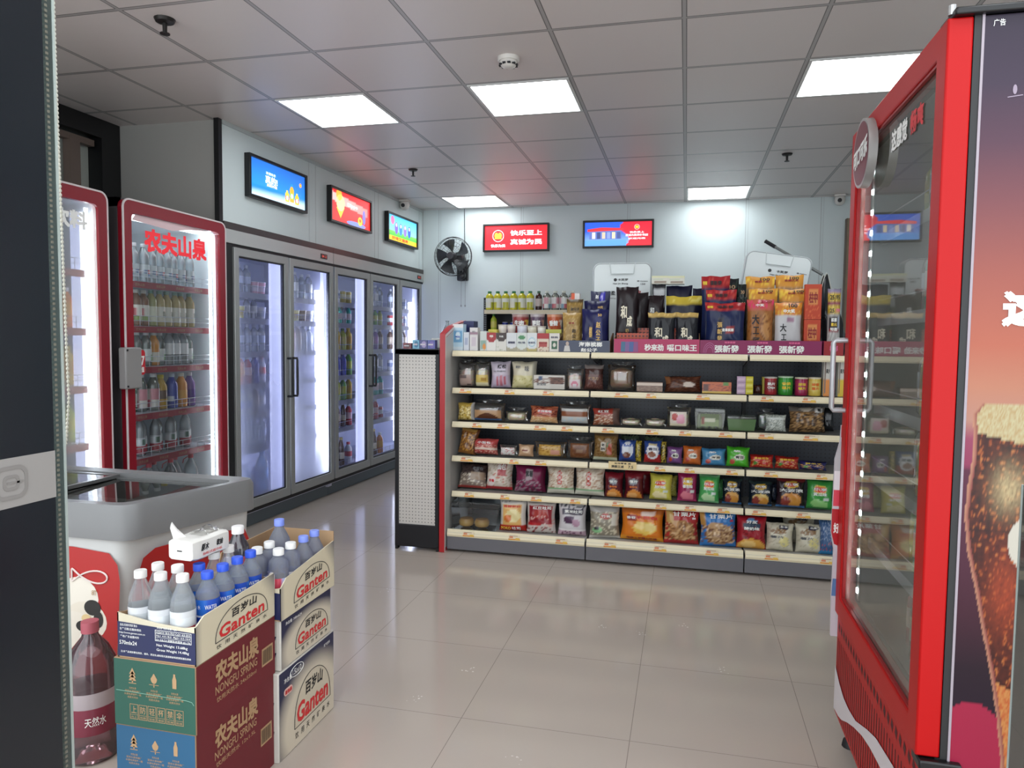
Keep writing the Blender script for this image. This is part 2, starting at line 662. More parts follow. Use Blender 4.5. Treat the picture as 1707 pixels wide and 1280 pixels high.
# ------------------------------------------------------------------ things on the ceiling
lamp_m = mat('lamp_diffuser', 'ffffff', .5, em=LAMP, emc='f4fbff')
alu = mat('white_aluminium', 'd8d8d6', .35)
for i, (c, r, lb) in enumerate(((-2, 0, 'square white LED ceiling panel above the red beverage fridges side, nearest the blue screen'),
                                (0, 0, 'square white LED ceiling panel just beyond the smoke detector'),
                                (3, 0, 'square white LED ceiling panel above the red fridge door'),
                                (-2, 5, 'square white LED ceiling panel by the back wall over the fan'),
                                (2, 5, 'square white LED ceiling panel by the back wall over the white quilt bags'),
                                (-2, -5, 'square white LED ceiling panel just inside the entrance over the freezer side'),  # this out-of-view row is added to light the front of the shop
                                (0, -5, 'square white LED ceiling panel just inside the entrance in the middle'),
                                (3, -5, 'square white LED ceiling panel just inside the entrance over the cola poster fridge'))):
    x, y = X0+.6*c+.3, Y0+.6*r+.3
    t = thing('ceiling_light', lb, 'ceiling light', (x, y, CEIL), 0, 'LED panels in the ceiling')
    part('frame', MB().ring([(-.288, -.288), (.288, -.288), (.288, .288), (-.288, .288)], [(-.272, -.272), (.272, -.272), (.272, .272), (-.272, .272)], -.006, .0, 2), alu, t)
    part('diffuser', MB().box(-.272, .272, -.272, .272, -.004, -.001), lamp_m, t)

t = thing('smoke_detector', 'round white smoke detector on the ceiling before the middle light panel', 'smoke detector', (-.905, 3.63, CEIL))
white_pl = mat('white_plastic', 'd9d5cf', .4)
part('base', MB().lathe([(0, 0), (.055, 0), (.055, -.014), (.05, -.02), (0, -.02)], 24), white_pl, t, True)
part('sensor_head', MB().lathe([(0, -.02), (.044, -.02), (.045, -.032), (.034, -.046), (.018, -.052), (0, -.052)], 24), white_pl, t, True)
m = MB()
for k in range(10):
    a = 2*PI*k/10
    m.box(.0405*math.cos(a)-.008, .0405*math.cos(a)+.008, .0405*math.sin(a)-.008, .0405*math.sin(a)+.008, -.041, -.034)
part('vent_slot', m, soft_black, t)


def sprinkler(x, y, lb, s=1.0):
    t = thing('fire_sprinkler', lb, 'sprinkler', (x, y, CEIL), 0, 'sprinkler heads in the ceiling')
    dk = mat('dark_bronze', '2e2c2b', .4, .6)
    part('escutcheon', MB().lathe([(0, 0), (.04*s, 0), (.034*s, -.012*s), (.012*s, -.016*s), (0, -.016*s)], 16), dk, t, True)
    part('nozzle', MB().lathe([(0, -.014), (.009*s, -.015), (.008*s, -.055*s), (0, -.055*s)], 10), dk, t, True)
    part('deflector', MB().lathe([(0, -.052*s), (.019*s, -.054*s), (.019*s, -.058*s), (0, -.06*s)], 12), dk, t, True)


sprinkler(-2.31, 2.88, 'dark fire sprinkler head nearest the entrance glass leaf', 1.15)
sprinkler(-2.262, 5.80, 'dark fire sprinkler head above the red advert screen')
sprinkler(.706, 5.87, 'dark fire sprinkler head near the back camera')


def camera_dome(x, y, rz, lb):
    t = thing('security_camera', lb, 'security camera', (x, y, CEIL), rz)
    part('mount', MB().box(-.05, .05, -.05, .05, -.02, 0), white_pl, t, bevel=.006)
    m = MB().lathe([(0, -.02), (.045, -.022), (.05, -.05), (.04, -.085), (.02, -.1), (0, -.102)], 18)
    part('housing', m, white_pl, t, True)
    part('lens', MB().lathe([(0, 0), (.02, 0), (.018, .012), (0, .015)], 14), soft_black, t, True, loc=(0, -.045, -.06), rot=(PI/2, 0, 0))


camera_dome(-2.84, 7.05, 0, 'small white camera in the corner over the third wall screen')
camera_dome(1.40, 7.56, -.2, 'small white camera on the back wall beside the red fridge door')

# ------------------------------------------------------------------ lit advert screens
def screen(lb, w, h, loc, rz, art, name='advert_screen'):
    t = thing(name, lb, 'screen', loc, rz, 'lit advert screens on the walls')
    part('frame', MB().ring([(-w/2, -h/2), (w/2, -h/2), (w/2, h/2), (-w/2, h/2)], [(-w/2+.02, -h/2+.02), (w/2-.02, -h/2+.02), (w/2-.02, h/2-.02), (-w/2+.02, h/2-.02)], -.045, 0, 1), black_m, t, bevel=.003)
    m = MB()
    a, b = w/2-.02, h/2-.02
    bgf = art['bg']
    m.grid(lambda u, v: (-a+2*a*u, -.03, -b+2*b*v), 48, 24, bgf)
    p = part('display', m, SCREEN, t)
    for nm, fn in art.get('marks', ()):
        q = MB()
        fn(q, a, b)
        part(nm, q, SCREEN, p)
    for rows, col in art.get('text', ()):
        mm = mat('lit_'+col, col, .5, em=.55)
        lettering(p, [(r[0], r[1]*a, r[2]*b, r[3]*a, r[4]*b) for r in rows], mm, lambda u, v: (u, -.0325, v), .03, apart=True)
    return t


def disc(q, cx, cz, r, c, y=-.031, rz=None, n=20):
    q.col(c)
    q.poly([(cx+r*math.cos(2*PI*k/n), y, cz+(rz or r)*math.sin(2*PI*k/n)) for k in range(n)])


def slab(q, x0, x1, z0, z1, c, y=-.031):
    q.col(c)
    q.poly([(x0, y, z0), (x1, y, z0), (x1, y, z1), (x0, y, z1)])


def bottle_flat(q, cx, z0, w, h, c1, c2, c3):
    slab(q, cx-w/2, cx+w/2, z0, z0+h*.7, c1)
    slab(q, cx-w/2, cx+w/2, z0+h*.18, z0+h*.5, c2, -.0315)
    q.col(c1)
    q.poly([(cx-w/2, -.031, z0+h*.7), (cx+w/2, -.031, z0+h*.7), (cx+w*.2, -.031, z0+h*.86), (cx-w*.2, -.031, z0+h*.86)])
    slab(q, cx-w*.22, cx+w*.22, z0+h*.86, z0+h, c3)
    disc(q, cx, z0+h*.34, w*.33, 'f4f0d8', -.0318)


def mix(c1, c2, t):
    a, b = [lin(q) if isinstance(q, str) else q for q in (c1, c2)]
    t = max(0, min(1, t))
    return tuple(x*(1-t)+y*t for x, y in zip(a, b))[:3]


def bg1(u, v):
    return mix('bfe0f5', '1f7fd8', (v-.05-.10*u)*6) if v < .3 else mix('2b8be2', '2766c0', (v-.3)*1.3+abs(u-.3)*.3)


def pic1(q, a, b):
    bottle_flat(q, .48*a, -.75*b, .16*a, 1.05*b, 'f0a93a', '8cc04a', '2f8fd8')
    bottle_flat(q, .30*a, -.80*b, .15*a, .66*b, 'f2c84e', 'e8683a', 'f4d060')
    bottle_flat(q, .68*a, -.80*b, .15*a, .66*b, 'f2b83a', 'd84a3a', 'f4d060')
    q.col('3aa0e0')


def logo_m(q, cx, cz, r):
    disc(q, cx, cz, r, 'f4f4f0', -.0312)
    disc(q, cx, cz, r*.9, 'e0262e', -.0314)
    for s in (-1, 1):
        disc(q, cx+s*r*.3, cz+r*.05, r*.34, 'f6c83a', -.0318, r*.5)
    slab(q, cx-r*.62, cx+r*.62, cz-r*.5, cz-r*.34, 'f6c83a', -.032)


def bg2(u, v):
    if abs((v-.72)+.22*(u-.3)) < .14 and u < .93:
        return mix('f6b9b4', 'ef7f7a', u)
    return mix('e8322e', 'd8262a', v)


def pic2(q, a, b):
    q.col('f2cf3e')
    q.poly([(-.75*a, -.031, -.1*b), (-.55*a, -.031, -.75*b), (-.35*a, -.031, 0)])
    disc(q, -.55*a, .25*b, .20*a, 'f6e2a0', -.0312)
    disc(q, -.62*a, .75*b, .14*a, 'f2a93e', -.0312)
    disc(q, .45*a, -.55*b, .12*a, 'f2cf3e', -.0314, .30*b)
    disc(q, .25*a, -.85*b, .5*a, '7f8fe0', -.0311, .18*b)
    disc(q, .66*a, -.2*b, .08*a, '7a78d8', -.0313, .5*b)
    disc(q, .45*a, -.5*b, .06*a, 'b86a2a', -.0316, .12*b)


def bg3(u, v):
    if v < .18:
        return mix('f2cf3e', 'e8b030', u)
    return mix('3fae46', '79cf5a', (v-.18)*5) if v < .38 else mix('8fd8f2', '4fb6ea', (v-.38)*1.6)


def pic3(q, a, b):
    for k, c in enumerate(('7a5fd0', '3f7fd8', '8a6fe0', '3a5fc8')):
        disc(q, (-.45+.3*k)*a, .05*b, .11*a, c, -.0313, .48*b)
        disc(q, (-.45+.3*k)*a, .3*b, .05*a, 'f2e0d8', -.0316)
    disc(q, -.7*a, .6*b, .12*a, 'ef6fa0', -.0314)
    q.col('e8592a')


def bg4(u, v):
    return mix('e2222c', 'c81a28', v*.4+u*.2)


def bg5(u, v):
    if u > .60+.07*math.sin(v*6):
        return mix('e8303a', 'd01f34', v)
    return mix('8fb8ea', '2a57c8', v*1.6) if v > .2 else mix('a9c6ea', '4f86d8', u)


def pic5(q, a, b):
    slab(q, -.86*a, .10*a, -.42*b, .28*b, '5a6fb0')
    q.col('e2323a')
    q.poly([(-.92*a, -.0315, .22*b), (.16*a, -.0315, .30*b), (.16*a, -.0315, .48*b), (-.5*a, -.0315, .56*b), (-.92*a, -.0315, .42*b)])
    for k in range(6):
        slab(q, (-.78+.15*k)*a, (-.68+.15*k)*a, -.38*b, .16*b, ('d8d0c8', '3a4678', 'c8b8a0', '7f92c8', 'd8c8a8', '46548a')[k], -.0316)
    slab(q, -a, .25*a, -b, -.5*b, '5f9ae0', -.0312)
    logo_m(q, .56*a, .55*b, .22*b)


def left_spot(s, z):
    return at_left(s, -.001, z)


screen('lit blue advert screen with orange bottles, first along the cooler wall', .735, .296, left_spot(.604, 2.482), RZL,
       dict(bg=bg1, marks=(('picture', pic1), ('logo', lambda q, a, b: logo_m(q, .82*a, .42*b, .13*b))),
            text=(([('真的!', -.28, .08, .42, .42)], 'f4f4ff'), ([('享福味来', -.3, .42, .34, .16)], 'cfe4ff'), ([('真果汁粒', -.26, -.22, .36, .16)], 'ffe9a0'))))
screen('lit red advert screen with yellow snack, second along the cooler wall', .75, .30, left_spot(1.71, 2.487), RZL,
       dict(bg=bg2, marks=(('picture', pic2),), text=(([('Dippo', .05, .28, .52, .3)], 'fff0ec'),)))
screen('lit green and sky blue cartoon advert screen, third along the cooler wall', .745, .29, left_spot(2.805, 2.468), RZL,
       dict(bg=bg3, marks=(('picture', pic3),), text=(([('好喝又健康', -.2, -.78, 1.1, .26)], 'e8452a'),)))
screen('red slogan sign with white characters beside the wall fan', .725, .296, (-1.80, 7.649, 2.457), 0,
       dict(bg=bg4, marks=(('logo', lambda q, a, b: logo_m(q, -.57*a, .16*b, .62*b*.8)),),
            text=(([('快乐至上', .33, .38, 1.0, .42), ('真诚为民', .33, -.36, 1.0, .44), ('快乐为民', -.57, -.66, .46, .24)], 'ffffff'),)))
screen('lit blue and red shop picture sign over the first white quilt bag', .73, .285, (-.713, 7.649, 2.470), 0,
       dict(bg=bg5, marks=(('picture', pic5),), text=(([('快乐至上', .56, .12, .42, .16), ('真诚为民的便利店', .56, -.12, .66, .18), ('欢迎光临', .56, -.4, .5, .14)], 'ffeef0'),)))

# ------------------------------------------------------------------ wall fan
t = thing('wall_fan', 'black five-bladed wall fan with round wire guard on the back wall', 'fan', (-2.43, 7.65, 2.24))
fan_m = mat('fan_black', '1b1d1f', .3)
part('mount', MB().box(-.02, .10, -.07, 0, -.24, -.05), fan_m, t, bevel=.015)
part('motor_housing', MB().lathe([(0, 0), (.06, 0), (.075, .04), (.065, .12), (0, .14)], 20), fan_m, t, True, loc=(.03, -.22, -.02), rot=(-PI/2+.1, 0, 0))
part('control_knob', MB().lathe([(0, 0), (.045, 0), (.045, .05), (.03, .06), (0, .06)], 20), fan_m, t, True, loc=(.045, -.07, -.185), rot=(PI/2, 0, 0))
part('neck', MB().tube([(.045, -.05, -.17), (.04, -.12, -.1), (.03, -.16, -.02)], .022), fan_m, t, True)
g = MB()
for R, y in ((.205, -.27), (.203, -.24), (.19, -.315), (.15, -.335), (.11, -.345), (.05, -.35), (.19, -.20), (.12, -.17)):
    g.tube([(R*math.cos(2*PI*k/36), y, R*math.sin(2*PI*k/36)) for k in range(37)], .0032 if R > .2 else .0016, 6, cap=False)
for k in range(30):
    a = 2*PI*k/30
    g.tube([(R*math.cos(a), y, R*math.sin(a)) for R, y in ((.03, -.352), (.11, -.345), (.19, -.315), (.205, -.27), (.19, -.20), (.07, -.155))], .0011, 4, cap=False)
part('wire_guard', g, fan_m, t, True)
part('guard_badge', MB().lathe([(0, 0), (.04, 0), (.036, .008), (0, .01)], 20), mat('fan_grey', '3c4044', .3), t, True, loc=(0, -.352, 0), rot=(PI/2, 0, 0))
for k in range(5):
    q = MB()
    a0 = 2*PI*k/5+.35

    def bl(u, v, a0=a0):
        r = .045+.135*u
        wdt = (.55+.5*u)*(1-.15*u*u)
        a = a0+(v-.5)*wdt+.25*u
        return (r*math.cos(a), -.27+(v-.5)*.05, r*math.sin(a))
    q.grid(bl, 6, 6)
    part('blade', q, mat('blade_grey', '33373a', .35), t, True)
part('hub', MB().lathe([(0, 0), (.045, 0), (.045, .05), (.02, .07), (0, .07)], 18), fan_m, t, True, loc=(0, -.24, 0), rot=(PI/2, 0, 0))
part('power_cord', MB().tube([(.05, -.01, -.05), (.05, -.006, .2), (.045, -.006, CEIL-2.24)], .0035, 6), fan_m, t)
for x in (.04, .085):
    part('pull_cord', MB().tube([(x, -.09, -.23), (x, -.09, -.50)], .0018, 5).lathe([(0, 0), (.007, .005), (.007, .02), (0, .028)], 8, x, -.09, -.525), mat('cord_grey', '8a8d90', .4), t)

t = thing('wooden_panel', 'tall brown wooden panel edge against the back wall beside the red fridge door', 'panel', (1.555, 7.6, 0))
part('board', MB().box(-.08, .08, -.025, .05, 0, 2.56), mat('brown_wood', '8d7a62', .5, noise=.25, nscale=8), t)
part('edge_band', MB().box(-.084, -.08, -.03, .05, 0, 2.56), mat('dark_edge', '5a4a3c', .5), t)
# ------------------------------------------------------------------ display coolers set into the left wall
brushed = mat('brushed_steel', 'b9bcba', .34, .3)
door_alu = mat('door_aluminium', 'a2a4a2', .36, .35)
dark_gap = mat('dark_gasket', '1c1c1e', .5)
dark_band = mat('smoked_top_band', '3b3533', .3)
inner_m = mat('cooler_lining', 'd8dcf0', .5)
rail_m = mat('cooler_rail', 'a7a9bd', .45)
tube_m = mat('cooler_tube', 'ffffff', .5, em=4.2, emc='e6ebff')
glow_m = mat('cooler_lit_strip', 'ffffff', .5, em=.42, emc='c9d0ff')  # emission stands in for light falling on mullions and reveals
wire_m = mat('white_wire', 'd8dae4', .4)
blue_kick = mat('steel_kick', '6d7880', .3, .6)
FOG = [glass('fogged_pane_heavy', 'eef2ff', haze=.3, hazec='ccd4f2', fog=(.2, .60, 1.9, .10)),
       glass('fogged_pane_white', 'eef2ff', haze=.6, hazec='dde4f6', fog=(.3, .97, 1.75, .10)),
       glass('fogged_pane_thin', 'f2f6ff', haze=.05, hazec='d5dcf0'),
       glass('fogged_pane_thin', 'f2f6ff', haze=.05, hazec='d5dcf0'),
       glass('fogged_pane_light', 'f2f6ff', haze=.15, hazec='d5dcf0')]
LEVELS = (1.674, 1.49, 1.25, 1.02, .795, .55, .20)


def cooler(lb, s0, s1, doors, disp_s, fogs, tubes, handles):
    t = thing('display_cooler', lb, 'display cooler', at_left(s0, 0, 0), RZL)
    w = s1-s0
    part('top_band', MB().box(0, w, -.012, .03, 2.082, 2.128), dark_band, t)
    part('header', MB().box(.01 if s0 < .1 else .004, w-.004, -.016, .03, 1.99, 2.08), brushed, t)
    dp = part('temperature_display', MB().box(disp_s-s0-.05, disp_s-s0+.05, -.02, -.014, 2.015, 2.055), black_m, t)
    lettering(dp, [('04 -2', disp_s-s0, 2.035, .07, .022)], mat('red_digits', 'd8564a', .5, em=.4), lambda u, v: (u, -.0212, v))
    m = MB()
    m.box(0, w, .02, .65, 1.985, 2.12)
    m.box(0, .03, .03, .66, .08, 1.99)
    m.box(w-.03, w, .03, .66, .08, 1.99)
    m.box(0, w, .64, .66, .08, 1.99)
    m.box(0, w, .03, .66, .10, .19)
    part('cabinet', m, inner_m, t)
    m = MB()
    m.box(0, w, -.004, .02, 1.972, 1.99)
    part('bottom_frame', MB().box(0, w, -.004, .02, .118, .145), dark_gap, t)
    if s0 < .1:
        m.box(0, .085, -.008, .03, .0, 1.99)
    part('front_frame', m, dark_gap, t)
    part('kick_panel', MB().box(0, w, .055, .1, .0, .118), blue_kick, t, bevel=.004)
    for k, (a, b) in enumerate(doors):
        a -= s0
        b -= s0
        d = part('door', MB().ring([(a, .148), (b, .148), (b, 1.968), (a, 1.968)], [(a+.05, .215), (b-.05, .215), (b-.05, 1.912), (a+.05, 1.912)], -.022, .02, 1), door_alu, t, bevel=.004)
        q = MB()
        q.poly([(a+.05, -.004, .215), (b-.05, -.004, .215), (b-.05, -.004, 1.912), (a+.05, -.004, 1.912)])
        part('pane', q, fogs[k], d)
        g = MB()
        g.ring([(a+.05, .215), (b-.05, .215), (b-.05, 1.912), (a+.05, 1.912)], [(a+.058, .223), (b-.058, .223), (b-.058, 1.904), (a+.058, 1.904)], -.012, .012, 1)
        part('gasket', g, dark_gap, d)
        if handles[k]:
            hx = a+.025 if handles[k] < 0 else b-.025
            h = MB()
            h.tube([(hx, -.022, 1.205), (hx, -.06, 1.205), (hx, -.062, 1.19), (hx, -.062, .93), (hx, -.06, .915), (hx, -.022, .915)], .009, 8)
            part('handle', h, soft_black, d, True)
        for z in LEVELS:
            m = MB()
            if z > .3:
                m.box(a-.01, b+.01, .08, .6, z-.012, z)
            m.box(a-.01, b+.01, .07, .082, z-.034, z+.008)
            m.tube([(a, .074, z+.055), (b, .074, z+.055)], .002, 5)
            for j in range(7):
                x = a+.03+(b-a-.06)*j/6
                m.tube([(x, .074, z), (x, .074, z+.055)], .0018, 4)
            part('shelf', m, rail_m, t)
        if tubes[k] == 2:
            part('lamp_tube', MB().tube([(b-.105, .07, .24), (b-.105, .07, 1.76)], .024, 10), tube_m, t, True)
            part('lit_mullion', MB().box(b-.075, b+.005, .03, .06, .2, 1.98), glow_m, t)  # mullion given its own glow in place of tube light on it
        elif tubes[k] == 1:
            part('lit_mullion', MB().box(b-.13, b+.005, .045, .066, .2, 1.98), glow_m, t)
        part('hidden_lamp', MB().tube([(a+.03, .06, .3), (a+.03, .06, 1.9)], .012, 8), tube_m, t, True)  # unseen tube added behind the near mullion to brighten the interior
    return t


cooler('steel display cooler with two fogged glass doors, nearer half of the cooler row', 0, 1.418, ((.09, .735), (.755, 1.405)), 1.26, FOG[:2], (1, 2), (1, -1))
cooler('steel display cooler with three clear glass doors, farther half of the cooler row', 1.42, 3.41, ((1.435, 2.088), (2.102, 2.748), (2.764, 3.33)), 3.27, FOG[2:], (1, 0, 2), (1, -1, -1))

# ------------------------------------------------------------------ bottles, cans and cups
def prof(h, r, nr, sh, ch):
    """bottle outline: height, radius, neck radius, shoulder start (share of height), cap height"""
    hs, hn = h*sh, h-ch*1.15
    return [(0, .002), (r*.8, 0), (r*.97, h*.02), (r, h*.05), (r*.985, h*.25), (r, h*.3), (r, hs), (r*.93, hs+(hn-hs)*.3), (r*.66, hs+(hn-hs)*.65), (nr*1.15, hs+(hn-hs)*.9), (nr, hn), (nr, h-ch*.2), (0, h-ch*.2)]


def plastic(c, clear=True):
    if clear:
        return glass('bottle_'+c, c, haze=.30, hazec='f6fafc' if c[0] in 'ef' else c, sheen=.05)
    return mat('drink_'+c, c, .16, 0, .5)


BOT = {}


def bottle_kind(key, h, r, body, cap, label=None, band=(.32, .62), clear=True, sh=.68, nr=.4, ch=.022, n=14, stripes=None):
    """meshes shared by every bottle of a kind"""
    body_me = MB().lathe(prof(h, r, r*nr if nr < 1 else r*.95, sh, ch), n).mesh('bottle_body', water('water_'+body, body) if clear == 2 else plastic(body, clear), True)
    cr = r*nr+.003
    cap_me = MB().lathe([(0, h-ch), (cr, h-ch), (cr, h-.002), (cr*.92, h), (0, h)], n).mesh('cap', mat('cap_'+cap, cap, .4), True)
    lab_me = None
    if label:
        z0, z1 = h*band[0], h*band[1]
        st = stripes or [(0, 1, label)]
        rows, cols = [], []
        for a, b, c in st:
            rows += [(r+.0009, z0+(z1-z0)*a), (r+.0009, z0+(z1-z0)*b)]
            cc = c
            if isinstance(c, tuple):
                f = c

                def cc(u, f=f):
                    k = int(u*len(f)*2) % len(f)
                    return f[k]
            cols += [cc, cc]
        lab_me = MB().lathe(rows, n, cols=cols).mesh('label', FILM, True)
    BOT[key] = (body_me, cap_me, lab_me, h, r)


ORD = ('first', 'second', 'third', 'fourth', 'fifth', 'sixth', 'seventh', 'eighth', 'ninth', 'tenth', 'eleventh', 'twelfth')


def bottle(key, loc, lb, cat='bottle', group=None, name='bottle', rz=0, tilt=0):
    b, c, l, h, r = BOT[key]
    o = link(name, b, None, loc, (tilt, 0, rz))
    tag(o, lb, cat, group)
    link('cap', c, o)
    if l:
        link('label', l, o)
    return o


def simple(key, build):
    BOT[key] = build


def can_mesh(h, r, c1, c2, n=16, lid='c9c9cc'):
    z = (0, .004, .012, h*.35, h*.36, h*.72, h*.73, h-.012, h-.003, h)
    rr = (0, r*.82, r, r, r, r, r, r, r*.86, 0)
    cols = [lid, lid, c1, c1, c2, c2, c1, c1, lid, lid]
    return MB().lathe(list(zip(rr, z)), n, cols=cols).mesh('can', FILM, True)


def cup_mesh(h, r0, r1, c1, c2, lid):
    z = (0, 0, h*.25, h*.26, h*.7, h*.71, h*.95, h*.955, h, h)
    rr = (0, r0, r0+(r1-r0)*.25, r0+(r1-r0)*.26, r0+(r1-r0)*.7, r0+(r1-r0)*.71, r1, r1*1.05, r1*1.05, 0)
    cols = [c1, c1, c1, c2, c2, c1, c1, lid, lid, lid]
    return MB().lathe(list(zip(rr, z)), 16, cols=cols).mesh('cup', FILM, True)


# kinds kept in the coolers
bottle_kind('clear', .205, .031, 'e8f0f4', 'd4d8e0', 'c9d2e6', (.35, .6))
bottle_kind('clear_white', .215, .032, 'eef2f6', 'f0f0f4', 'f0f0f2', (.3, .62))
bottle_kind('teal', .20, .033, '2fc4b0', '2fae9c', 'e8d8d4', (.25, .6), False)
bottle_kind('lime', .20, .033, 'b9c83a', '3f7a3a', 'd8d05a', (.3, .62), False)
bottle_kind('yellow', .205, .034, 'd8b62e', 'e8d25a', 'c99a2a', (.3, .62), False)
bottle_kind('blue', .205, .033, '3a46c8', '2a3aa0', '2b36b8', (.25, .65), False)
bottle_kind('green', .21, .034, '6fb43a', '3f9a4a', 'd0dc4a', (.28, .62), False)
bottle_kind('violet', .20, .032, '8a5fb8', 'e8e0ee', 'b070c0', (.3, .65), False)
bottle_kind('brown', .205, .032, '6a4a3a', 'e4e0da', 'c9b8a4', (.28, .62), False)
bottle_kind('orange', .21, .034, 'ec8a2a', 'f0efe8', 'f2b03a', (.3, .62), False)
bottle_kind('red', .20, .032, 'c8303a', 'e8e4e4', 'e8c0c0', (.3, .6), False)
bottle_kind('juice', .29, .048, 'f0a21e', 'f0d23a', 'd88a1a', (.3, .6), False, .62, .36)
bottle_kind('beer', .26, .031, '5a3a1a', 'd8c070', 'e8dcc0', (.25, .48), False, .55, .42)
bottle_kind('water_big', .31, .046, 'bcd8ee', '5f9ae0', '9fc4ea', (.35, .6), True, .66, .34)
bottle_kind('sky', .24, .042, '4fa0ea', '3f86d8', '79bdf0', (.3, .6), False)
bottle_kind('white', .20, .033, 'eceef2', 'e0505a', 'e06a6a', (.35, .58), False)
bottle_kind('white_blue', .205, .034, 'd8dcc8', 'f0f0ea', '4a56b8', (.25, .5), False)
for k, a in dict(pink=('e0a0b8', 'f0d8e0'), gold=('d8c050', 'f0e8b0'), crimson=('c82a3a', 'f0f0f0'), navyc=('2a3a90', 'd8d8e8'), silver=('c9ccd4', '7a86b0')).items():
    BOT['can_'+k] = can_mesh(.12, .031, *a)
for k, a in dict(white=('f0f0f4', 'c8cce0', 'e0e4f4'), brown=('8a6a4a', 'd0c0a0', 'e8e0d0'), pink=('eeb0c0', 'f4e0e8', 'f0f0f4'), lemon=('e8dc60', 'c8b040', 'e8e8d8')).items():
    BOT['cup_'+k] = cup_mesh(.095, .031, .039, *a)

DESC = dict(clear='clear bottle with pale blue label', clear_white='clear bottle with white label', teal='teal drink bottle with pinkish label', lime='lime drink bottle with dark green cap', yellow='amber yellow tea bottle', blue='deep blue drink bottle', green='green drink bottle with yellow label', violet='violet drink bottle', brown='brown milk tea bottle with beige label', orange='orange drink bottle with white cap', red='red drink bottle with pale label', juice='large orange juice bottle with yellow cap', beer='dark beer bottle with cream label', water_big='large pale blue water bottle', sky='sky blue drink bottle', white='white bottle with red cap', white_blue='cream bottle with blue label', can_pink='pink drink can', can_gold='gold drink can', can_crimson='crimson drink can', can_navyc='navy drink can', can_silver='silver drink can', cup_white='white yoghurt cup', cup_brown='brown pudding cup', cup_pink='pink yoghurt cup', cup_lemon='lemon yellow yoghurt cup')
LEV = ('top', 'second', 'third', 'fourth', 'fifth', 'sixth', 'bottom')
DOORS = ((.09, .735), (.755, 1.405), (1.435, 2.088), (2.102, 2.748), (2.764, 3.33))
STOCK = {0: ('clear clear clear clear cup_pink cup_pink', 'cup_white cup_white cup_lemon clear_white clear_white cup_white', 'clear clear_white clear clear clear clear', 'white clear_white orange red blue white', 'clear white_blue white_blue white_blue brown clear_white', 'clear green clear clear clear clear', 'water_big water_big sky blue water_big'),
         1: ('green clear clear_white clear clear_white', 'cup_brown cup_brown cup_lemon cup_brown cup_white', 'brown brown red brown clear clear', '', '', '', ''),
         2: ('can_pink can_pink can_silver can_gold can_gold', 'teal teal clear_white teal clear_white teal', 'yellow lime yellow lime yellow', 'blue blue blue blue green', 'blue green lime green yellow', 'blue can_navyc brown beer red', 'sky blue beer white'),
         3: ('clear clear clear clear_white clear', 'brown lime lime green lime', 'yellow yellow violet violet brown', 'brown brown brown clear_white clear_white', 'clear blue clear teal teal', 'sky sky red red crimson', 'juice beer beer orange'),
         4: ('clear clear can_silver can_silver', 'can_crimson can_silver can_crimson can_crimson can_silver', 'brown clear brown clear_white brown', 'can_silver can_crimson blue can_navyc', '', '', '')}
PH = ('first cooler door', 'second cooler door', 'third cooler door', 'fourth cooler door', 'fifth cooler door')
for d, rows in STOCK.items():
    a, b = DOORS[d]
    for lv, row in enumerate(rows):
        ks = ['can_crimson' if k == 'crimson' else k for k in row.split()]
        for i, k in enumerate(ks):
            s = a+.075+(b-a-.19)*(i+.2)/max(1, len(ks)-.6)
            z = LEVELS[lv] if LEVELS[lv] > .3 else .19
            p = at_left(s, .137, z+.002)
            w = DESC[k]
            sc_ = min(1, (((LEVELS[lv-1]-LEVELS[lv]) if lv else .3)-.022)/(BOT[k][3] if isinstance(BOT[k], tuple) else .12))
            nm = 'drink_can' if 'can' in k else 'yoghurt_cup' if 'cup' in k else 'drink_bottle'
            same = sum(1 for q in ks if q == k)
            pos = ORD[i]+' along'
            lb = f'{w}, {ORD[i]} on {LEV[lv]} shelf, {PH[d]}'
            gp = f'drinks on the {LEV[lv]} shelf of the {PH[d]}'
            if isinstance(BOT[k], tuple):
                bottle(k, p, lb, 'bottle', gp, nm).scale = (sc_,)*3
            else:
                tag(link(nm, BOT[k], None, p), lb, 'can' if 'can' in k else 'cup', gp)

# ------------------------------------------------------------------ red beverage fridges against the left wall
red_frame = mat('dark_red_frame', '8a1726', .28)
white_line = mat('white_outline', 'd9cfcf', .4)
fr_side = mat('fridge_side_grey', '4b4749', .45)
fr_in = mat('fridge_lining', 'dfe4e8', .45)
led_m = mat('led_white', 'ffffff', .5, em=14.0, emc='eef8ff')
RED_RAIL = mat('red_price_rail', '9c1f30', .4)


def led_strip(t, x, y, z0, z1, n, name='led_strip', sz=.006, dim=False):
    p = part(name, MB().box(x-.012, x+.012, y, y+.006, z0, z1), mat('led_backing_dim', 'aab2ae', .4) if dim else mat('led_backing', 'dfeaf0', .4, em=1.9, emc='eaf6fa'), t)
    m = MB()
    for k in range(n):
        z = z0+(z1-z0)*(k+.5)/n
        m.box(x-sz, x+sz, y-.004, y, z-sz, z+sz)
    part('led', m, led_m, p)['kind'] = 'stuff'


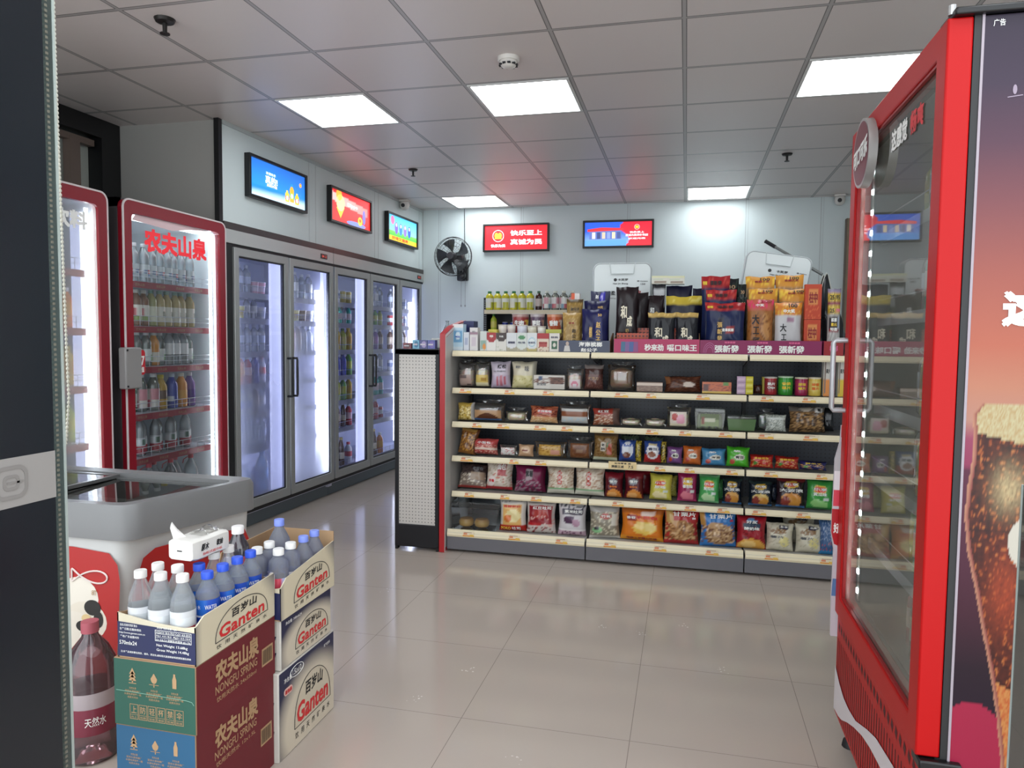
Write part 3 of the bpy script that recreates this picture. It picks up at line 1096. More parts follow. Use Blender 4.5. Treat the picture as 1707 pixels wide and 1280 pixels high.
def beverage_fridge(lb, yc, words, col, pane, levels, rail_text, side_w=.45, fill_lamps=True):
    t = thing('beverage_fridge', lb, 'beverage fridge', (-3.0, yc, 0), PI/2)
    w = side_w
    m = MB()
    m.box(-w, -w+.03, 0, .75, .0, 2.11)
    m.box(w-.03, w, 0, .75, .0, 2.11)
    m.box(-w, w, .72, .75, 0, 2.11)
    m.box(-w, w, 0, .75, 2.06, 2.11)
    m.box(-w, w, 0, .75, 0, .30)
    part('cabinet', m, fr_side, t)
    m = MB()
    m.box(-w+.031, w-.031, .70, .719, .301, 2.055)
    m.box(-w+.031, -w+.036, .01, .70, .301, 2.055)
    m.box(w-.036, w-.031, .01, .70, .301, 2.055)
    m.box(-w+.031, w-.031, .01, .70, 2.05, 2.059)
    m.box(-w+.031, w-.031, .01, .70, .301, .31)
    part('lining', m, fr_in, t)
    d = part('door', MB().ring(rrect(-w+.004, w-.004, .26, 2.105, .045), rrect(-w+.065, w-.065, .36, 2.035, .03), -.035, -.001, 1), red_frame, t)
    part('outline', MB().ring(rrect(-w, w, .255, 2.11, .05), rrect(-w+.009, w-.009, .264, 2.101, .043), -.037, -.030, 1), white_line, d)
    q = MB()
    q.poly([(x, -.02, z) for x, z in rrect(-w+.06, w-.06, .355, 2.04, .03)])
    part('pane', q, pane, d)
    part('grille', MB().box(-w+.01, w-.01, -.02, .0, .05, .24), red_frame, t, bevel=.01)
    for z in levels:
        m = MB()
        m.box(-w+.04, w-.04, .05, .66, z-.006, z)
        for j in range(12):
            x = -w+.07+(2*w-.14)*j/11
            m.tube([(x, .047, z), (x, .047, z+.058)], .0018, 4)
        m.tube([(-w+.05, .047, z+.058), (w-.05, .047, z+.058)], .0022, 5)
        m.tube([(-w+.05, .047, z+.03), (w-.05, .047, z+.03)], .0018, 5)
        s = part('shelf', m, wire_m, t)
        p = part('price_rail', MB().box(-w+.05, w-.09, .036, .044, z-.038, z-.002), RED_RAIL, t)
        if rail_text:
            lettering(p, [(rail_text, -.25+.17*k, z-.02, .075, .017) for k in range(4)], INK['tan'], lambda u, v: (u, .0355, v))
    led_strip(t, w-.075, .03, .34, 2.02, 62)
    if fill_lamps:
        part('hidden_led', MB().box(-w+.04, -w+.06, .012, .03, .34, 2.02), mat('led_backing', 'dfeaf0'), t)  # unseen glowing bar added to brighten the bottles
    if fill_lamps:
        part('canopy_lamp', MB().box(-w+.06, w-.06, .05, .16, 2.035, 2.048), mat('led_backing', 'dfeaf0'), t)  # glowing top bar added to brighten the interior
    p = words
    lettering(d, [words], col, lambda u, v: (u, -.0365+.012, v), .045)
    return t


t = beverage_fridge('red-framed glass fridge of bottled water and tea beside the steel coolers', 3.79, ('农夫山泉', -.008, 1.905, .535, .125), mat('lit_red_ink', 'e8303a', .4, em=.15), glass('fridge_pane', 'f4f8fa', haze=.05, hazec='dfe8ee'), (1.675, 1.42, 1.185, .915, .657, .33), '农夫山泉')
q = MB()
q.poly([(-.37, -.024, 2.0), (-.385+.04, -.024, 2.032), (.1, -.024, 2.034), (.30, -.024, 2.033), (.10, -.024, 2.012), (-.05, -.024, 1.985), (-.2, -.024, 1.992)])
part('white_swoosh', q, mat('swoosh_pink', 'e6c9cc', .4), t)
hd = part('handle', MB().box(-.505, -.385, -.085, -.036, 1.075, 1.30), mat('grey_handle', '8f8d8c', .4), t, bevel=.008)
for z in (1.09, 1.285):
    part('screw', MB().box(-.498, -.488, -.088, -.085, z-.005, z+.005), soft_black, hd)
q = MB()
q.prism(rrect(-.372, -.315, 1.145, 1.285, .02), -.045, -.039, 1)
bd = part('price_badge', q, mat('badge_red', 'c4252f', .4), t)
lettering(bd, [('17', -.345, 1.225, .045, .05), ('超值', -.345, 1.175, .04, .03)], INK['white'], lambda u, v: (u, -.0455, v), .03)
t2 = beverage_fridge('red-framed glass fridge half hidden behind the entrance glass leaf', 2.79, ('解渴饮料', .105, 1.94, .43, .085), INK['white'], glass('fridge_pane_hazy', 'f4f8fa', haze=.42, hazec='e4e6e0', sheen=.05), (1.70, 1.40, 1.10, .80, .5), None, fill_lamps=False)
part('bright_reveal', MB().box(.36, .40, .06, .12, .34, 2.0), glow_m, t2)  # reveal painted with its own glow; no light source here

bottle_kind('glass_water', .225, .0315, 'e6eef2', 'c4ccd0', '6a7f9c', (.12, .46), True, .66, .45, .02, 16, [(0, .3, ('5a6a9a', 'b8c4cc')), (.3, .6, ('c8565a', 'd8dfe2', '7f8fae')), (.6, 1, 'd0d8dc')])
bottle_kind('tea_dark', .21, .032, '7a4a22', 'd8d8d0', 'e6e2d4', (.14, .58), False, .7, .42, .02, 16, [(0, .3, ('d8d4c4', '8aa04a')), (.3, .8, ('ece8dc', 'd0505a', 'ece8dc')), (.8, 1, 'f0ece0')])
bottle_kind('tea_pale', .215, .032, 'b8a468', '8fb0a0', 'ece8dc', (.12, .55), False, .68, .42, .02, 16, [(0, .3, 'e8e4d4'), (.3, .7, ('6a6a58', 'f0ece0', 'f0ece0')), (.7, 1, 'f0ece0')])
bottle_kind('tea_green', .215, .032, '9a9a58', '6f9f8c', 'e4e6d0', (.12, .55), False, .68, .42, .02, 16)
bottle_kind('mixed_clear', .20, .032, 'dfe8e0', 'e4e8ea', 'dfe4e4', (.15, .5), True, .66, .45, .02, 16, [(0, .5, ('5fae4a', 'e8ece8')), (.5, 1, 'e6eae8')])
bottle_kind('amber', .20, .032, 'd89030', 'e0e4e2', 'e8e2d4', (.1, .4), False, .66, .45, .02, 16)
bottle_kind('green_tall', .22, .034, '1f6a4a', '2f8a6a', 'dfe8e2', (.15, .5), False, .6, .4, .02, 16, [(0, 1, ('e0e8e2', '1f6a4a'))])
bottle_kind('pink_flower', .22, .036, 'dfe6da', 'e6eae8', 'e8dcd4', (.1, .6), True, .66, .45, .02, 16, [(0, .4, ('d86a80', 'e8e4dc')), (.4, 1, ('e8e4dc', 'd8909a'))])
bottle_kind('lemon_tea', .21, .038, 'd0a83a', 'e4d23a', '6a4a2e', (.3, .55), False, .62, .42, .022, 16)
bottle_kind('blue_sport', .215, .037, '3a4ab0', 'd0dcec', 'd0d8ec', (.2, .35), False, .64, .42, .022, 16, [(0, 1, ('3444a8', 'd8e0f0', '3444a8'))])
bottle_kind('orange_sport', .215, .037, 'e89a3a', 'f0ead8', 'f0b04a', (.25, .5), False, .64, .42, .022, 16)
bottle_kind('violet_sport', .215, .036, '7a5aa8', 'e6e4f0', '5a3a98', (.2, .5), False, .64, .42, .022, 16)
bottle_kind('red_water', .225, .032, 'e6eef2', 'c02a3c', 'b82a3a', (.06, .48), True, .66, .4, .02, 16, [(0, .48, 'b03040'), (.48, .55, 'd8d8dc'), (.55, .9, ('e2e6ea', 'e2e6ea', '4a6a5a')), (.9, 1, 'c8ccd2')])
bottle_kind('big_water', .27, .046, 'e6eef2', 'c02a3c', 'c8ccd2', (.02, .26), True, .55, .3, .024, 18, [(0, .3, 'b03040'), (.3, 1, ('e2e6ea', 'e2e6ea', '4a6a5a'))])
SHELF = ('top', 'second', 'third', 'fourth', 'fifth', 'bottom')
D2 = dict(glass_water='clear glass water bottle with silver cap', tea_dark='dark tea bottle with cream label', tea_pale='pale tea bottle with narrow oval label', tea_green='green tea bottle with pale label', mixed_clear='clear bottle with green and white label', amber='amber drink bottle with white label', green_tall='tall dark green bottle', pink_flower='clear bottle with pink flowered label', lemon_tea='lemon tea bottle with yellow cap', blue_sport='blue drink bottle with white label', orange_sport='orange vitamin drink bottle', violet_sport='violet vitamin drink bottle', red_water='water bottle with red cap and red label', big_water='large water bottle with red cap')
ROWS = (('glass_water '*10).split(), ('tea_dark '*4+'tea_green '+'tea_pale '*5).split(), 'mixed_clear tea_green mixed_clear mixed_clear amber mixed_clear clear_white clear_white clear_white mixed_clear'.split(),
        'pink_flower green_tall pink_flower pink_flower lemon_tea blue_sport orange_sport violet_sport'.split(), ('red_water '*10).split(), ('big_water '*7).split())
D2['clear_white'] = 'clear bottle with white label'
for lv, (row, z) in enumerate(zip(ROWS, (1.675, 1.42, 1.185, .915, .657, .33))):
    n = len(row)
    for i, k in enumerate(row):
        x = -.355+.66*(i+.5)/n
        o = bottle(k, (-3.0-.112-(RNG.random()*.02 if lv < 4 else (i % 2)*.045), 3.79+x, z+.002), f'{D2[k]}, {ORD[i]} on {SHELF[lv]} shelf of water fridge', 'bottle', f'bottles on the {SHELF[lv]} shelf of the water fridge', 'drink_bottle', RNG.random()*.6)
        if k == 'big_water':
            hb = MB()
            hb.tube([(-.02, 0, .252), (-.045, 0, .235), (-.05, 0, .21)], .003, 5)
            part('carry_loop', hb, mat('cap_c02a3c', 'c02a3c'), o)
for lv, z in enumerate((1.40, 1.10, .80)):
    for i in range(3):
        k = ('yellow', 'lime', 'orange')[(i+lv) % 3]
        bottle(k, (-3.16, 2.93+.11*i, z+.002), f'{DESC[k]}, {ORD[i]} on {("upper", "middle", "lower")[lv]} shelf of half hidden fridge', 'bottle', 'bottles in the half hidden fridge', 'drink_bottle')
# ------------------------------------------------------------------ chest freezer
def fillet(pts, radii, n=5):
    out = []
    k = len(pts)
    for i, p in enumerate(pts):
        r = radii[i]
        P = Vector(p)
        if r <= 0:
            out.append(tuple(P))
            continue
        a = (Vector(pts[i-1])-P).normalized()
        b = (Vector(pts[(i+1) % k])-P).normalized()
        for j in range(n+1):
            t = j/n
            q = (1-t)**2*(P+a*r)+2*t*(1-t)*P+t*t*(P+b*r)
            out.append((q.x, q.y))
    return out


t = thing('chest_freezer', 'white chest freezer with grey lid rim and red panels before the red fridges', 'freezer', (-2.2, 2.35, 0))


def fz(x, y):
    return (x+2.2, y-2.35)


foot = [fz(-2.80, 2.09), fz(-1.865, 2.09), fz(-1.715, 2.68), fz(-2.80, 2.70)]
frz_white = mat('freezer_white', 'c9c9c7', .4)
frz_grey = mat('freezer_grey', '7d7d7e', .36)
frz_red = mat('freezer_red', 'b01d1c', .35)
outb = fillet([fz(-2.78, 2.105), fz(-1.90, 2.105), fz(-1.745, 2.66), fz(-2.78, 2.68)], (.0, .05, .06, 0))
base = fillet([fz(-2.75, 2.09), fz(-1.945, 2.09), fz(-1.78, 2.64), fz(-2.75, 2.66)], (.0, .05, .06, 0))
m = MB()
nb = len(outb)
lo = [m.vert((x, y, .015)) for x, y in base]
hi = [m.vert((x, y, .655)) for x, y in outb]
for i in range(nb):
    j = (i+1) % nb
    m.face((lo[i], lo[j], hi[j], hi[i]))
inn = [m.vert((x*.86-.02, y*.74, .655)) for x, y in outb]
inl = [m.vert((x*.86-.02, y*.74, .25)) for x, y in outb]
for i in range(nb):
    j = (i+1) % nb
    m.face((hi[i], hi[j], inn[j], inn[i]))
    m.face((inn[i], inn[j], inl[j], inl[i]))
m.face(inl)
m.face(lo[::-1])
part('body', m, frz_white, t, True)
rim_o = fillet(foot, (.02, .07, .09, .02))
rim_i = fillet([fz(-2.74, 2.15), fz(-1.93, 2.15), fz(-1.80, 2.62), fz(-2.74, 2.64)], (.02, .05, .06, .02))
m = MB()
A = [m.vert((x, y, .648)) for x, y in rim_o]
B = [m.vert((x, y, .752+.012*math.sin((y+.26)*5))) for x, y in rim_o]
Bi = [m.vert((x*.985, y*.97, .772+.008*math.sin((y+.26)*5))) for x, y in rim_o]
Ci = [m.vert((x, y, .768)) for x, y in rim_i]
D = [m.vert((x, y, .70)) for x, y in rim_i]
E_ = [m.vert((x, y, .648)) for x, y in rim_i]
n = len(rim_o)
for i in range(n):
    j = (i+1) % n
    for P, Q in ((A, B), (B, Bi), (Bi, Ci), (Ci, D), (D, E_), (E_, A)):
        m.face((P[i], P[j], Q[j], Q[i]))
part('lid_rim', m, frz_grey, t, True)
frz_glass = glass('freezer_glass', 'c9cfcd', haze=.12, hazec='b8b8b0', sheen=.12)
for k, (xa, xb, z) in enumerate(((-2.735, -2.36, .752), (-2.38, -1.925, .738))):
    q = MB()
    q.poly([(xa+2.2, 2.155-2.35, z), (xb+2.2, 2.155-2.35, z), (xb+2.2+(.11 if k else 0), 2.61-2.35, z+.012), (xa+2.2, 2.61-2.35, z+.012)])
    g = part('sliding_glass', q, frz_glass, t)
    part('glass_frame', MB().ring([(xa+2.2, -.197), (xb+2.2, -.197), (xb+2.2+(.112 if k else 0), .262), (xa+2.2, .262)], [(xa+2.22, -.177), (xb+2.18, -.177), (xb+2.18+(.112 if k else 0), .242), (xa+2.22, .242)], z-.006, z+.014, 2), mat('lid_frame', '6f7070', .3, .4), g)


def fz_front(u, z):
    return (u+2.2, 2.0885-2.35-.002+.0225*(1-(.655-z)/.64)*0+(z-.0)*.0205, z)


q = MB()
edge = [(-2.7, .03), (-1.935, .03), (-1.915, .3), (-1.905, .5), (-1.915, .56), (-1.95, .60), (-2.1, .612), (-2.7, .615)]
q.poly([fz_front(*p) for p in edge])
rp = part('red_front_panel', q, frz_red, t)
q = MB()
for (cx, cz, rx, rz, c, o) in ((-2.08, .43, .085, .075, 'ece4d6', 1), (-2.05, .35, .09, .07, 'e6dccb', 2), (-2.10, .30, .10, .08, 'e8dfd0', 3), (-2.02, .40, .035, .028, '1d1a18', 4), (-2.06, .33, .03, .02, '1d1a18', 5), (-1.995, .36, .02, .03, '1d1a18', 6), (-2.03, .27, .05, .05, 'efe8dc', 7), (-2.045, .36, .02, .015, 'e2c690', 8), (-2.015, .33, .022, .018, 'e2c690', 9)):
    q.col(c)
    q.poly([Vector(fz_front(cx+rx*math.cos(2*PI*k/20), cz+rz*math.sin(2*PI*k/20)))+Vector((0, -.0004*o, 0)) for k in range(20)])
part('ice_cream_picture', q, PRINT, rp)
q = MB()
pts = [(-2.16, .50), (-2.12, .53), (-2.09, .50), (-2.06, .515), (-2.02, .535), (-1.985, .52), (-1.99, .495), (-2.03, .49), (-2.06, .515)]
q.tube([Vector(fz_front(-2.05+.075*math.cos(a)+.02*math.cos(2*a), .512+.022*math.sin(2*a)))+Vector((0, -.003, 0)) for a in [2*PI*k/40 for k in range(41)]], .0032, 6)
part('ribbon_mark', q, mat('ribbon_white', 'e6d8d2', .4), rp)
lettering(rp, [('8T', -2.01, .455, .022, .018)], INK['tan'], lambda u, v: Vector(fz_front(u, v))+Vector((0, -.004, 0)))
q = MB()
b0, b1 = Vector((-1.935+2.2, 2.10-2.35, 0)), Vector((-1.775+2.2, 2.655-2.35, 0))
t0, t1 = Vector((-1.884+2.2, 2.10-2.35, .655)), Vector((-1.735+2.2, 2.655-2.35, .655))


def fz_side(u, v):
    p = (b0*(1-u)+b1*u)*(1-v)+(t0*(1-u)+t1*u)*v
    return p+Vector((.006, -.0015, 0))


q.poly([fz_side(*p) for p in ((.1, .06), (.93, .06), (.95, .5), (.95, .80), (.90, .88), (.6, .91), (.2, .91), (.12, .87), (.08, .75), (.08, .5))])
part('red_side_panel', q, frz_red, t)

# big bottles behind the glass leaf
PINKISH = glass('pink_plastic', 'dcc2c8', haze=.38, hazec='a88a94', sheen=.03)
def jug(x, y, rz, lb):
    h, r = .445, .078
    o = link('water_jug', MB().lathe(prof(h, r, .022, .62, .03), 28).mesh('jug_body', PINKISH, True), None, (x, y, 0), (0, 0, rz))
    tag(o, lb, 'bottle', None)
    part('cap', MB().lathe([(0, .41), (.026, .41), (.026, .445), (0, .447)], 18), mat('jug_cap', 'b8606c', .4), o, True)
    part('label', MB().lathe([(r+.001, .10), (r+.001, .185), (r+.001, .187), (r+.001, .235)], 28, cols=['7a3040', '84384a', 'b0a4a8', 'b8acb0']), FILM, o, True)
    cy = lambda u, v: ((r+.0018)*math.sin(u/r), -(r+.0018)*math.cos(u/r), v)
    lettering(o, [('天然水', .03, .145, .06, .03)], INK['white'], cy)


jug(-1.845, 1.90, .5, 'big pinkish water bottle on the floor next to the green and blue cartons')
jug(-1.985, 1.80, 0, 'big pinkish water bottle mostly behind the dark entrance glass leaf')

# ------------------------------------------------------------------ cartons of water
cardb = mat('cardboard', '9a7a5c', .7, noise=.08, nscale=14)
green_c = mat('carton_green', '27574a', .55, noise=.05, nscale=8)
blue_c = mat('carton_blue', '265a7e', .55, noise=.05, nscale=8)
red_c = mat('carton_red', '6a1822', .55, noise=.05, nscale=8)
gold_m = INK['tan']


def spring_carton(lb, z0, h, near_m, w, l, cx, cy, count, ruled):
    t = thing('water_carton', lb, 'carton', (cx, cy, z0))
    hw, hl = w/2, l/2
    m = MB()
    m.box(-hw, hw, -hl, hl, 0, h)
    part('box', m, cardb, t, bevel=.003)
    fr = lambda u, v: (u, -hl-.0012, v)
    sd = lambda u, v: (hw+.0012, u, v)
    q = MB()
    q.poly([(-hw+.002, -hl-.0006, .002), (hw-.002, -hl-.0006, .002), (hw-.002, -hl-.0006, h-.002), (-hw+.002, -hl-.0006, h-.002)])
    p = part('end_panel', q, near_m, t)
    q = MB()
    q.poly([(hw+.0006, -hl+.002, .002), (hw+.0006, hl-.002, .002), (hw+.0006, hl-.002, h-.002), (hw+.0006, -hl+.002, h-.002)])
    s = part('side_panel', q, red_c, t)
    lettering(s, [('农夫山泉', -.005, h-.055, .205, .058)], gold_m, sd, .035)
    lettering(s, [('NONGFU SPRING', -.01, h-.104, .20, .024), (count, -.01, h-.132, .19, .015)], gold_m, sd, .01)
    q = MB()
    bx, bz = hl-.045, h*.42
    q.col('b3906a')
    q.poly([sd(bx-.03, bz-.028), sd(bx+.03, bz-.028), sd(bx+.03, bz+.028), sd(bx-.03, bz+.028)])
    q.col('3a2a24')
    x = bx-.026
    k = 0
    while x < bx+.024:
        wd = (.0012, .002, .001, .0028)[k % 4]
        q.poly([(hw+.0018, x, bz-.022), (hw+.0018, x+wd, bz-.022), (hw+.0018, x+wd, bz+.022), (hw+.0018, x, bz+.022)])
        x += wd+(.0018, .0012, .0024)[k % 3]
        k += 1
    part('barcode', q, PRINT, s)
    q = MB()
    zt = h-.038
    for k, cx2 in enumerate((-.068, 0, .064)):
        if k == 0:
            for j in range(3):
                q.poly([fr(cx2-.010-.001*j, zt-.012+.009*(2-j)-.009), fr(cx2+.010+.001*j, zt-.012+.009*(2-j)-.009), fr(cx2, zt+.006+.009*(2-j)-.009)])
            q.poly([fr(cx2-.002, zt-.026), fr(cx2+.002, zt-.026), fr(cx2+.002, zt-.018), fr(cx2-.002, zt-.018)])
            q.poly([fr(cx2-.012, zt-.029), fr(cx2+.012, zt-.029), fr(cx2+.012, zt-.027), fr(cx2-.012, zt-.027)])
            part('icon', q, gold_m, p)
            q = MB()
        elif k == 1:
            q.poly([fr(cx2+.010*math.sin(a)*(1 if math.cos(a) < .2 else .75-.6*(math.cos(a)-.2)), zt-.008+.014*math.cos(a)) for a in [2*PI*j/20 for j in range(20)]])
            q.poly([fr(cx2-.015, zt-.026), fr(cx2+.015, zt-.026), fr(cx2+.015, zt-.0245), fr(cx2-.015, zt-.0245)])
            q.poly([fr(cx2-.0015, zt-.032), fr(cx2+.0015, zt-.032), fr(cx2+.0015, zt-.02), fr(cx2-.0015, zt-.02)])
            part('icon', q, gold_m, p)
            q = MB()
        else:
            q.poly([fr(cx2+a, zt+b) for a, b in ((-.006, -.028), (.006, -.028), (.0065, -.004), (.003, .006), (.003, .012), (-.003, .012), (-.003, .006), (-.0065, -.004))])
    part('icon', q, gold_m, p)
    rows = []
    for cx2 in (-.068, 0, .064):
        for j, (tx, wd) in enumerate((('天然水源', .022), ('坚持水源地建厂', .05), ('水源地灌装每一瓶', .054), ('优质天然水', .034))):
            rows.append((tx, cx2, zt-.042-.0085*j, wd, .006))
    lettering(p, rows, gold_m, fr, 0)
    if ruled:
        q = MB()
        for j in range(6):
            a = -.078+.0285*j
            q.ring([(a, .022), (a+.026, .022), (a+.026, .064), (a, .064)], [(a+.0012, .0232), (a+.0248, .0232), (a+.0248, .0628), (a+.0012, .0628)], -hl-.0014, -hl-.001, 1)
            q.poly([fr(a+.002, .034), fr(a+.024, .034), fr(a+.024, .035), fr(a+.002, .035)])
        part('handling_mark', q, INK['tan'], p)
        lettering(p, [(c, -.065+.0285*j, .049, .017, .02) for j, c in enumerate('上防轻杯禁伞')]+[(c, -.065+.0285*j, .028, .018, .006) for j, c in enumerate(('向上', '防晒', '轻放', '易碎', '防潮', '防雨'))], gold_m, fr, 0)
        q = MB()
        q.tube([(-hw+.008, -hl-.001, h*.52), (hw-.03, -hl-.001, h*.50), (hw-.012, -hl-.001, h*.485), (hw-.006, -hl-.001, h*.44)], .0009, 4)
        part('cut_line', q, mat('cut_pale', '6f9a88', .5), p)
    return t


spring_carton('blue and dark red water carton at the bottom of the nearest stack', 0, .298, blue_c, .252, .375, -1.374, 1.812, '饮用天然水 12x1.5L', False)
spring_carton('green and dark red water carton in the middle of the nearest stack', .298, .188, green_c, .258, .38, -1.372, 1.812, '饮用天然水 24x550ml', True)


def halftone(u, v):
    """navy card with a cream glow around the arch; u, v in 0..1 over the panel"""
    d = math.hypot((u-.58)*1.05, (v-.25)*1.0)
    return mix('d3c8b4', '1c2145', (d-.50)/.22)


def arch_art(parent, fn, cx, cz, w, h, sc=1.0):
    q = MB()
    ar = []
    for k in range(25):
        a = PI*k/24
        x = math.cos(a)
        ar.append(fn(cx-w/2*x, cz+h*math.sin(a)**.8))
    q.tube(ar+[ar[0]], .0012*sc, 4)
    part('arch', q, INK['black'], parent)
    lettering(parent, [('百岁山', cx+.03*w, cz+h*.70, w*.48, h*.30, .12)], INK['black'], fn, .02)
    lettering(parent, [('Ganten', cx+.0*w, cz+h*.28, w*.86, h*.42, .1)], INK['red'], fn, .03, 'brand_lettering')
    lettering(parent, [(c, cx-w*.44+w*.88*k/6, cz-h*.17, w*.085, h*.14) for k, c in enumerate('饮用天然矿泉水')], INK['black'], fn, 0)


def open_carton(lb, cx, cy, z0, w, l, front_h, side_n, side_f, back_h, near_rows):
    t = thing('open_carton', lb, 'carton', (cx, cy, z0))
    hw, hl = w/2, l/2
    th = .004
    kraft = mat('kraft_inside', 'ab8b69', .7)
    part('bottom', MB().box(-hw, hw, -hl, hl, 0, .004), kraft, t)
    navy = mat('carton_navy', '20264f', .5)
    creamc = mat('carton_cream', 'd6ccb4', .55, noise=.05, nscale=20)
    m = MB()
    m.prism([(-hw, .004), (hw, .004), (hw, front_h*.86), (hw*.7, front_h*.80), (0, front_h*.84), (-hw*.9, front_h*.97), (-hw, front_h)], -hl, -hl+th, 1)
    f = part('front_wall', m, creamc, t)
    q = MB()
    q.poly([(-hw+.001, -hl-.0008, .004), (hw-.001, -hl-.0008, .004), (hw-.001, -hl-.0008, front_h*.72), (-hw+.001, -hl-.0008, front_h*.80)])
    fp = part('navy_panel', q, navy, f)
    fr = lambda u, v: (u, -hl-.0016, v)
    if near_rows:
        lettering(fp, near_rows, INK['white'], fr, 0)
        q = MB()
        q.ring([(-.002, .058), (.110, .058), (.110, .088), (-.002, .088)], [(-.001, .059), (.109, .059), (.109, .087), (-.001, .087)], -hl-.0018, -hl-.0012, 1)
        for z in (.0675, .0775):
            q.poly([fr(-.001, z), fr(.109, z), fr(.109, z+.0008), fr(-.001, z+.0008)])
        part('table_rule', q, INK['white'], fp)
    else:
        lettering(fp, [('百岁山', 0, front_h*.5, w*.4, .03), ('饮用天然矿泉水', 0, front_h*.25, w*.6, .016)], INK['white'], fr, 0)
    q = MB()
    outl = [(-hl, 0), (hl, 0), (hl, side_f), (-hl+.035, side_n), (-hl, front_h*.84)]
    q.prism(outl, hw-th, hw, 0)
    s = part('side_wall', q, creamc, t)
    q = MB()

    def side_top(y):
        return side_n+(side_f-side_n)*(y+hl-.035)/(2*hl-.035) if y > -hl+.035 else front_h*.84+(side_n-front_h*.84)*(y+hl)/.035
    q.grid(lambda u, v: (hw+.0006, -hl+2*hl*u, v*side_top(-hl+2*hl*u)), 30, 12, lambda u, v: mix('d8cdb2', '262b50', (u-.86)*4+(v-.75)*1.2) if u > .8 else mix('d8cdb2', '3a3c58', max(0, (.06-u)*9)))
    sp = part('printed_panel', q, PRINT, s)
    sd = lambda u, v: (hw+.0014, u, v+(u+hl)*(side_f-side_n)/(2*hl)*.5)
    arch_art(sp, sd, .02, .028, l*.68, side_n*.66)
    part('back_wall', MB().box(-hw, hw, hl-th, hl, 0, back_h), kraft, t)
    m = MB()
    m.prism([(-hl, 0), (hl, 0), (hl, back_h), (-hl+.03, back_h*.98), (-hl, front_h)], -hw, -hw+th, 0)
    part('far_side_wall', m, kraft, t)
    return t


NEAR = [('品名:饮用天然矿泉水', -.085, .092, .055, .007), ('生产日期:见箱体喷码', -.08, .081, .068, .007), ('http://www.ganten.com.cn', -.075, .070, .082, .0065), ('产地:广东省惠州市', -.083, .060, .06, .007), ('570mlx24', -.088, .043, .055, .011), ('天然矿物质含量: mg/L', .035, .094, .062, .007), ('H2SiO3 30.0-70.0 Ca2+ 4.0-20.0', .054, .082, .104, .0062), ('Na+ 4.0-18.0  Mg2+ 0.5-10.0', .054, .072, .104, .0062), ('K+ 0.8-7.0 溶解性总固体 60-170', .054, .062, .104, .0062), ('Net Weight 13.68kg', .05, .046, .096, .009), ('Gross Weight 14.48kg', .052, .033, .10, .009), ('注:本产品请放置在阴凉、通风、清洁处,避免阳光直接照射和防雨防潮及异味', -.002, .018, .22, .006)]
open_carton('open navy and cream water carton on top of the nearest stack under the tissue pack', -1.365, 1.812, .487, .245, .375, .125, .125, .135, .12, NEAR)
open_carton('open cream water carton with tall kraft flaps on top of the second stack', -1.342, 2.185, .464, .235, .355, .125, .13, .165, .20, None)


def closed_carton(lb, cx, cy, z0, w, l, h, extra):
    t = thing('water_carton', lb, 'carton', (cx, cy, z0))
    hw, hl = w/2, l/2
    white_card = mat('white_card', 'cdc8c0', .5)
    part('box', MB().box(-hw, hw, -hl, hl, 0, h), white_card, t, bevel=.004)
    q = MB()
    q.grid(lambda u, v: (hw+.0008, -hl+.004+(2*hl-.008)*u, .004+(h-.008)*v), 40, 32, halftone)
    s = part('printed_panel', q, PRINT, t)
    sd = lambda u, v: (hw+.0018, u, v)
    q = MB()
    q.col('cfc4ae')
    aw, ah, cz = l*.66, h*.52, h*.22
    q.poly([(hw+.0012, .03-aw/2*math.cos(PI*k/24), cz+ah*math.sin(PI*k/24)**.8) for k in range(25)])
    part('arch_field', q, PRINT, s)
    arch_art(s, sd, .03, cz, aw, ah)
    lettering(s, extra, INK['white'], sd, 0)
    q = MB()
    q.col('1f2446')
    for a, b in ((h*.06, h*.36), (h*.42, h*.68)):
        q.poly([(-hw+.02, -hl-.0008, a), (hw-.03, -hl-.0008, a), (hw-.015, -hl-.0008, b), (-hw+.02, -hl-.0008, b)])
    e = part('end_print', q, PRINT, t)
    fr = lambda u, v: (u, -hl-.0014, v)
    lettering(e, [('百岁山', 0, h*.55, w*.4, h*.1), ('小心轻放', .02, h*.2, w*.45, h*.09)], INK['white'], fr, 0)
    lettering(t, [('天然矿泉水', 0, h*.82, w*.5, h*.07)], INK['black'], fr, 0)
    return t


t = closed_carton('large navy carton with cream arch and red script, bottom of the second stack', -1.352, 2.187, 0, .24, .372, .294, [('净含量:', -.13, .255, .05, .016), ('1.5Lx12', -.075, .262, .055, .018), ('无气饮料', .13, .265, .045, .011)])
q = MB()
q.tube([(.1218, -.075+.042*math.cos(2*PI*k/24), .262+.018*math.sin(2*PI*k/24)) for k in range(25)], .001, 4)
part('oval_mark', q, INK['white'], t)
q = MB()
q.prism([(y, z) for y, z in rrect(-.155, -.105, .205, .228, .01)], .1212, .1225, 0)
nb_ = part('pink_badge', q, mat('badge_pink', 'e3b8ae', .5), t)
lettering(nb_, [('新包装', -.13, .2165, .04, .014)], INK['red'], lambda u, v: (.1232, u, v), .02)
closed_carton('small navy carton with cream arch and red script, middle of the second stack', -1.345, 2.185, .296, .225, .335, .166, [('净含量: 348mlx24', -.09, .145, .10, .011)])

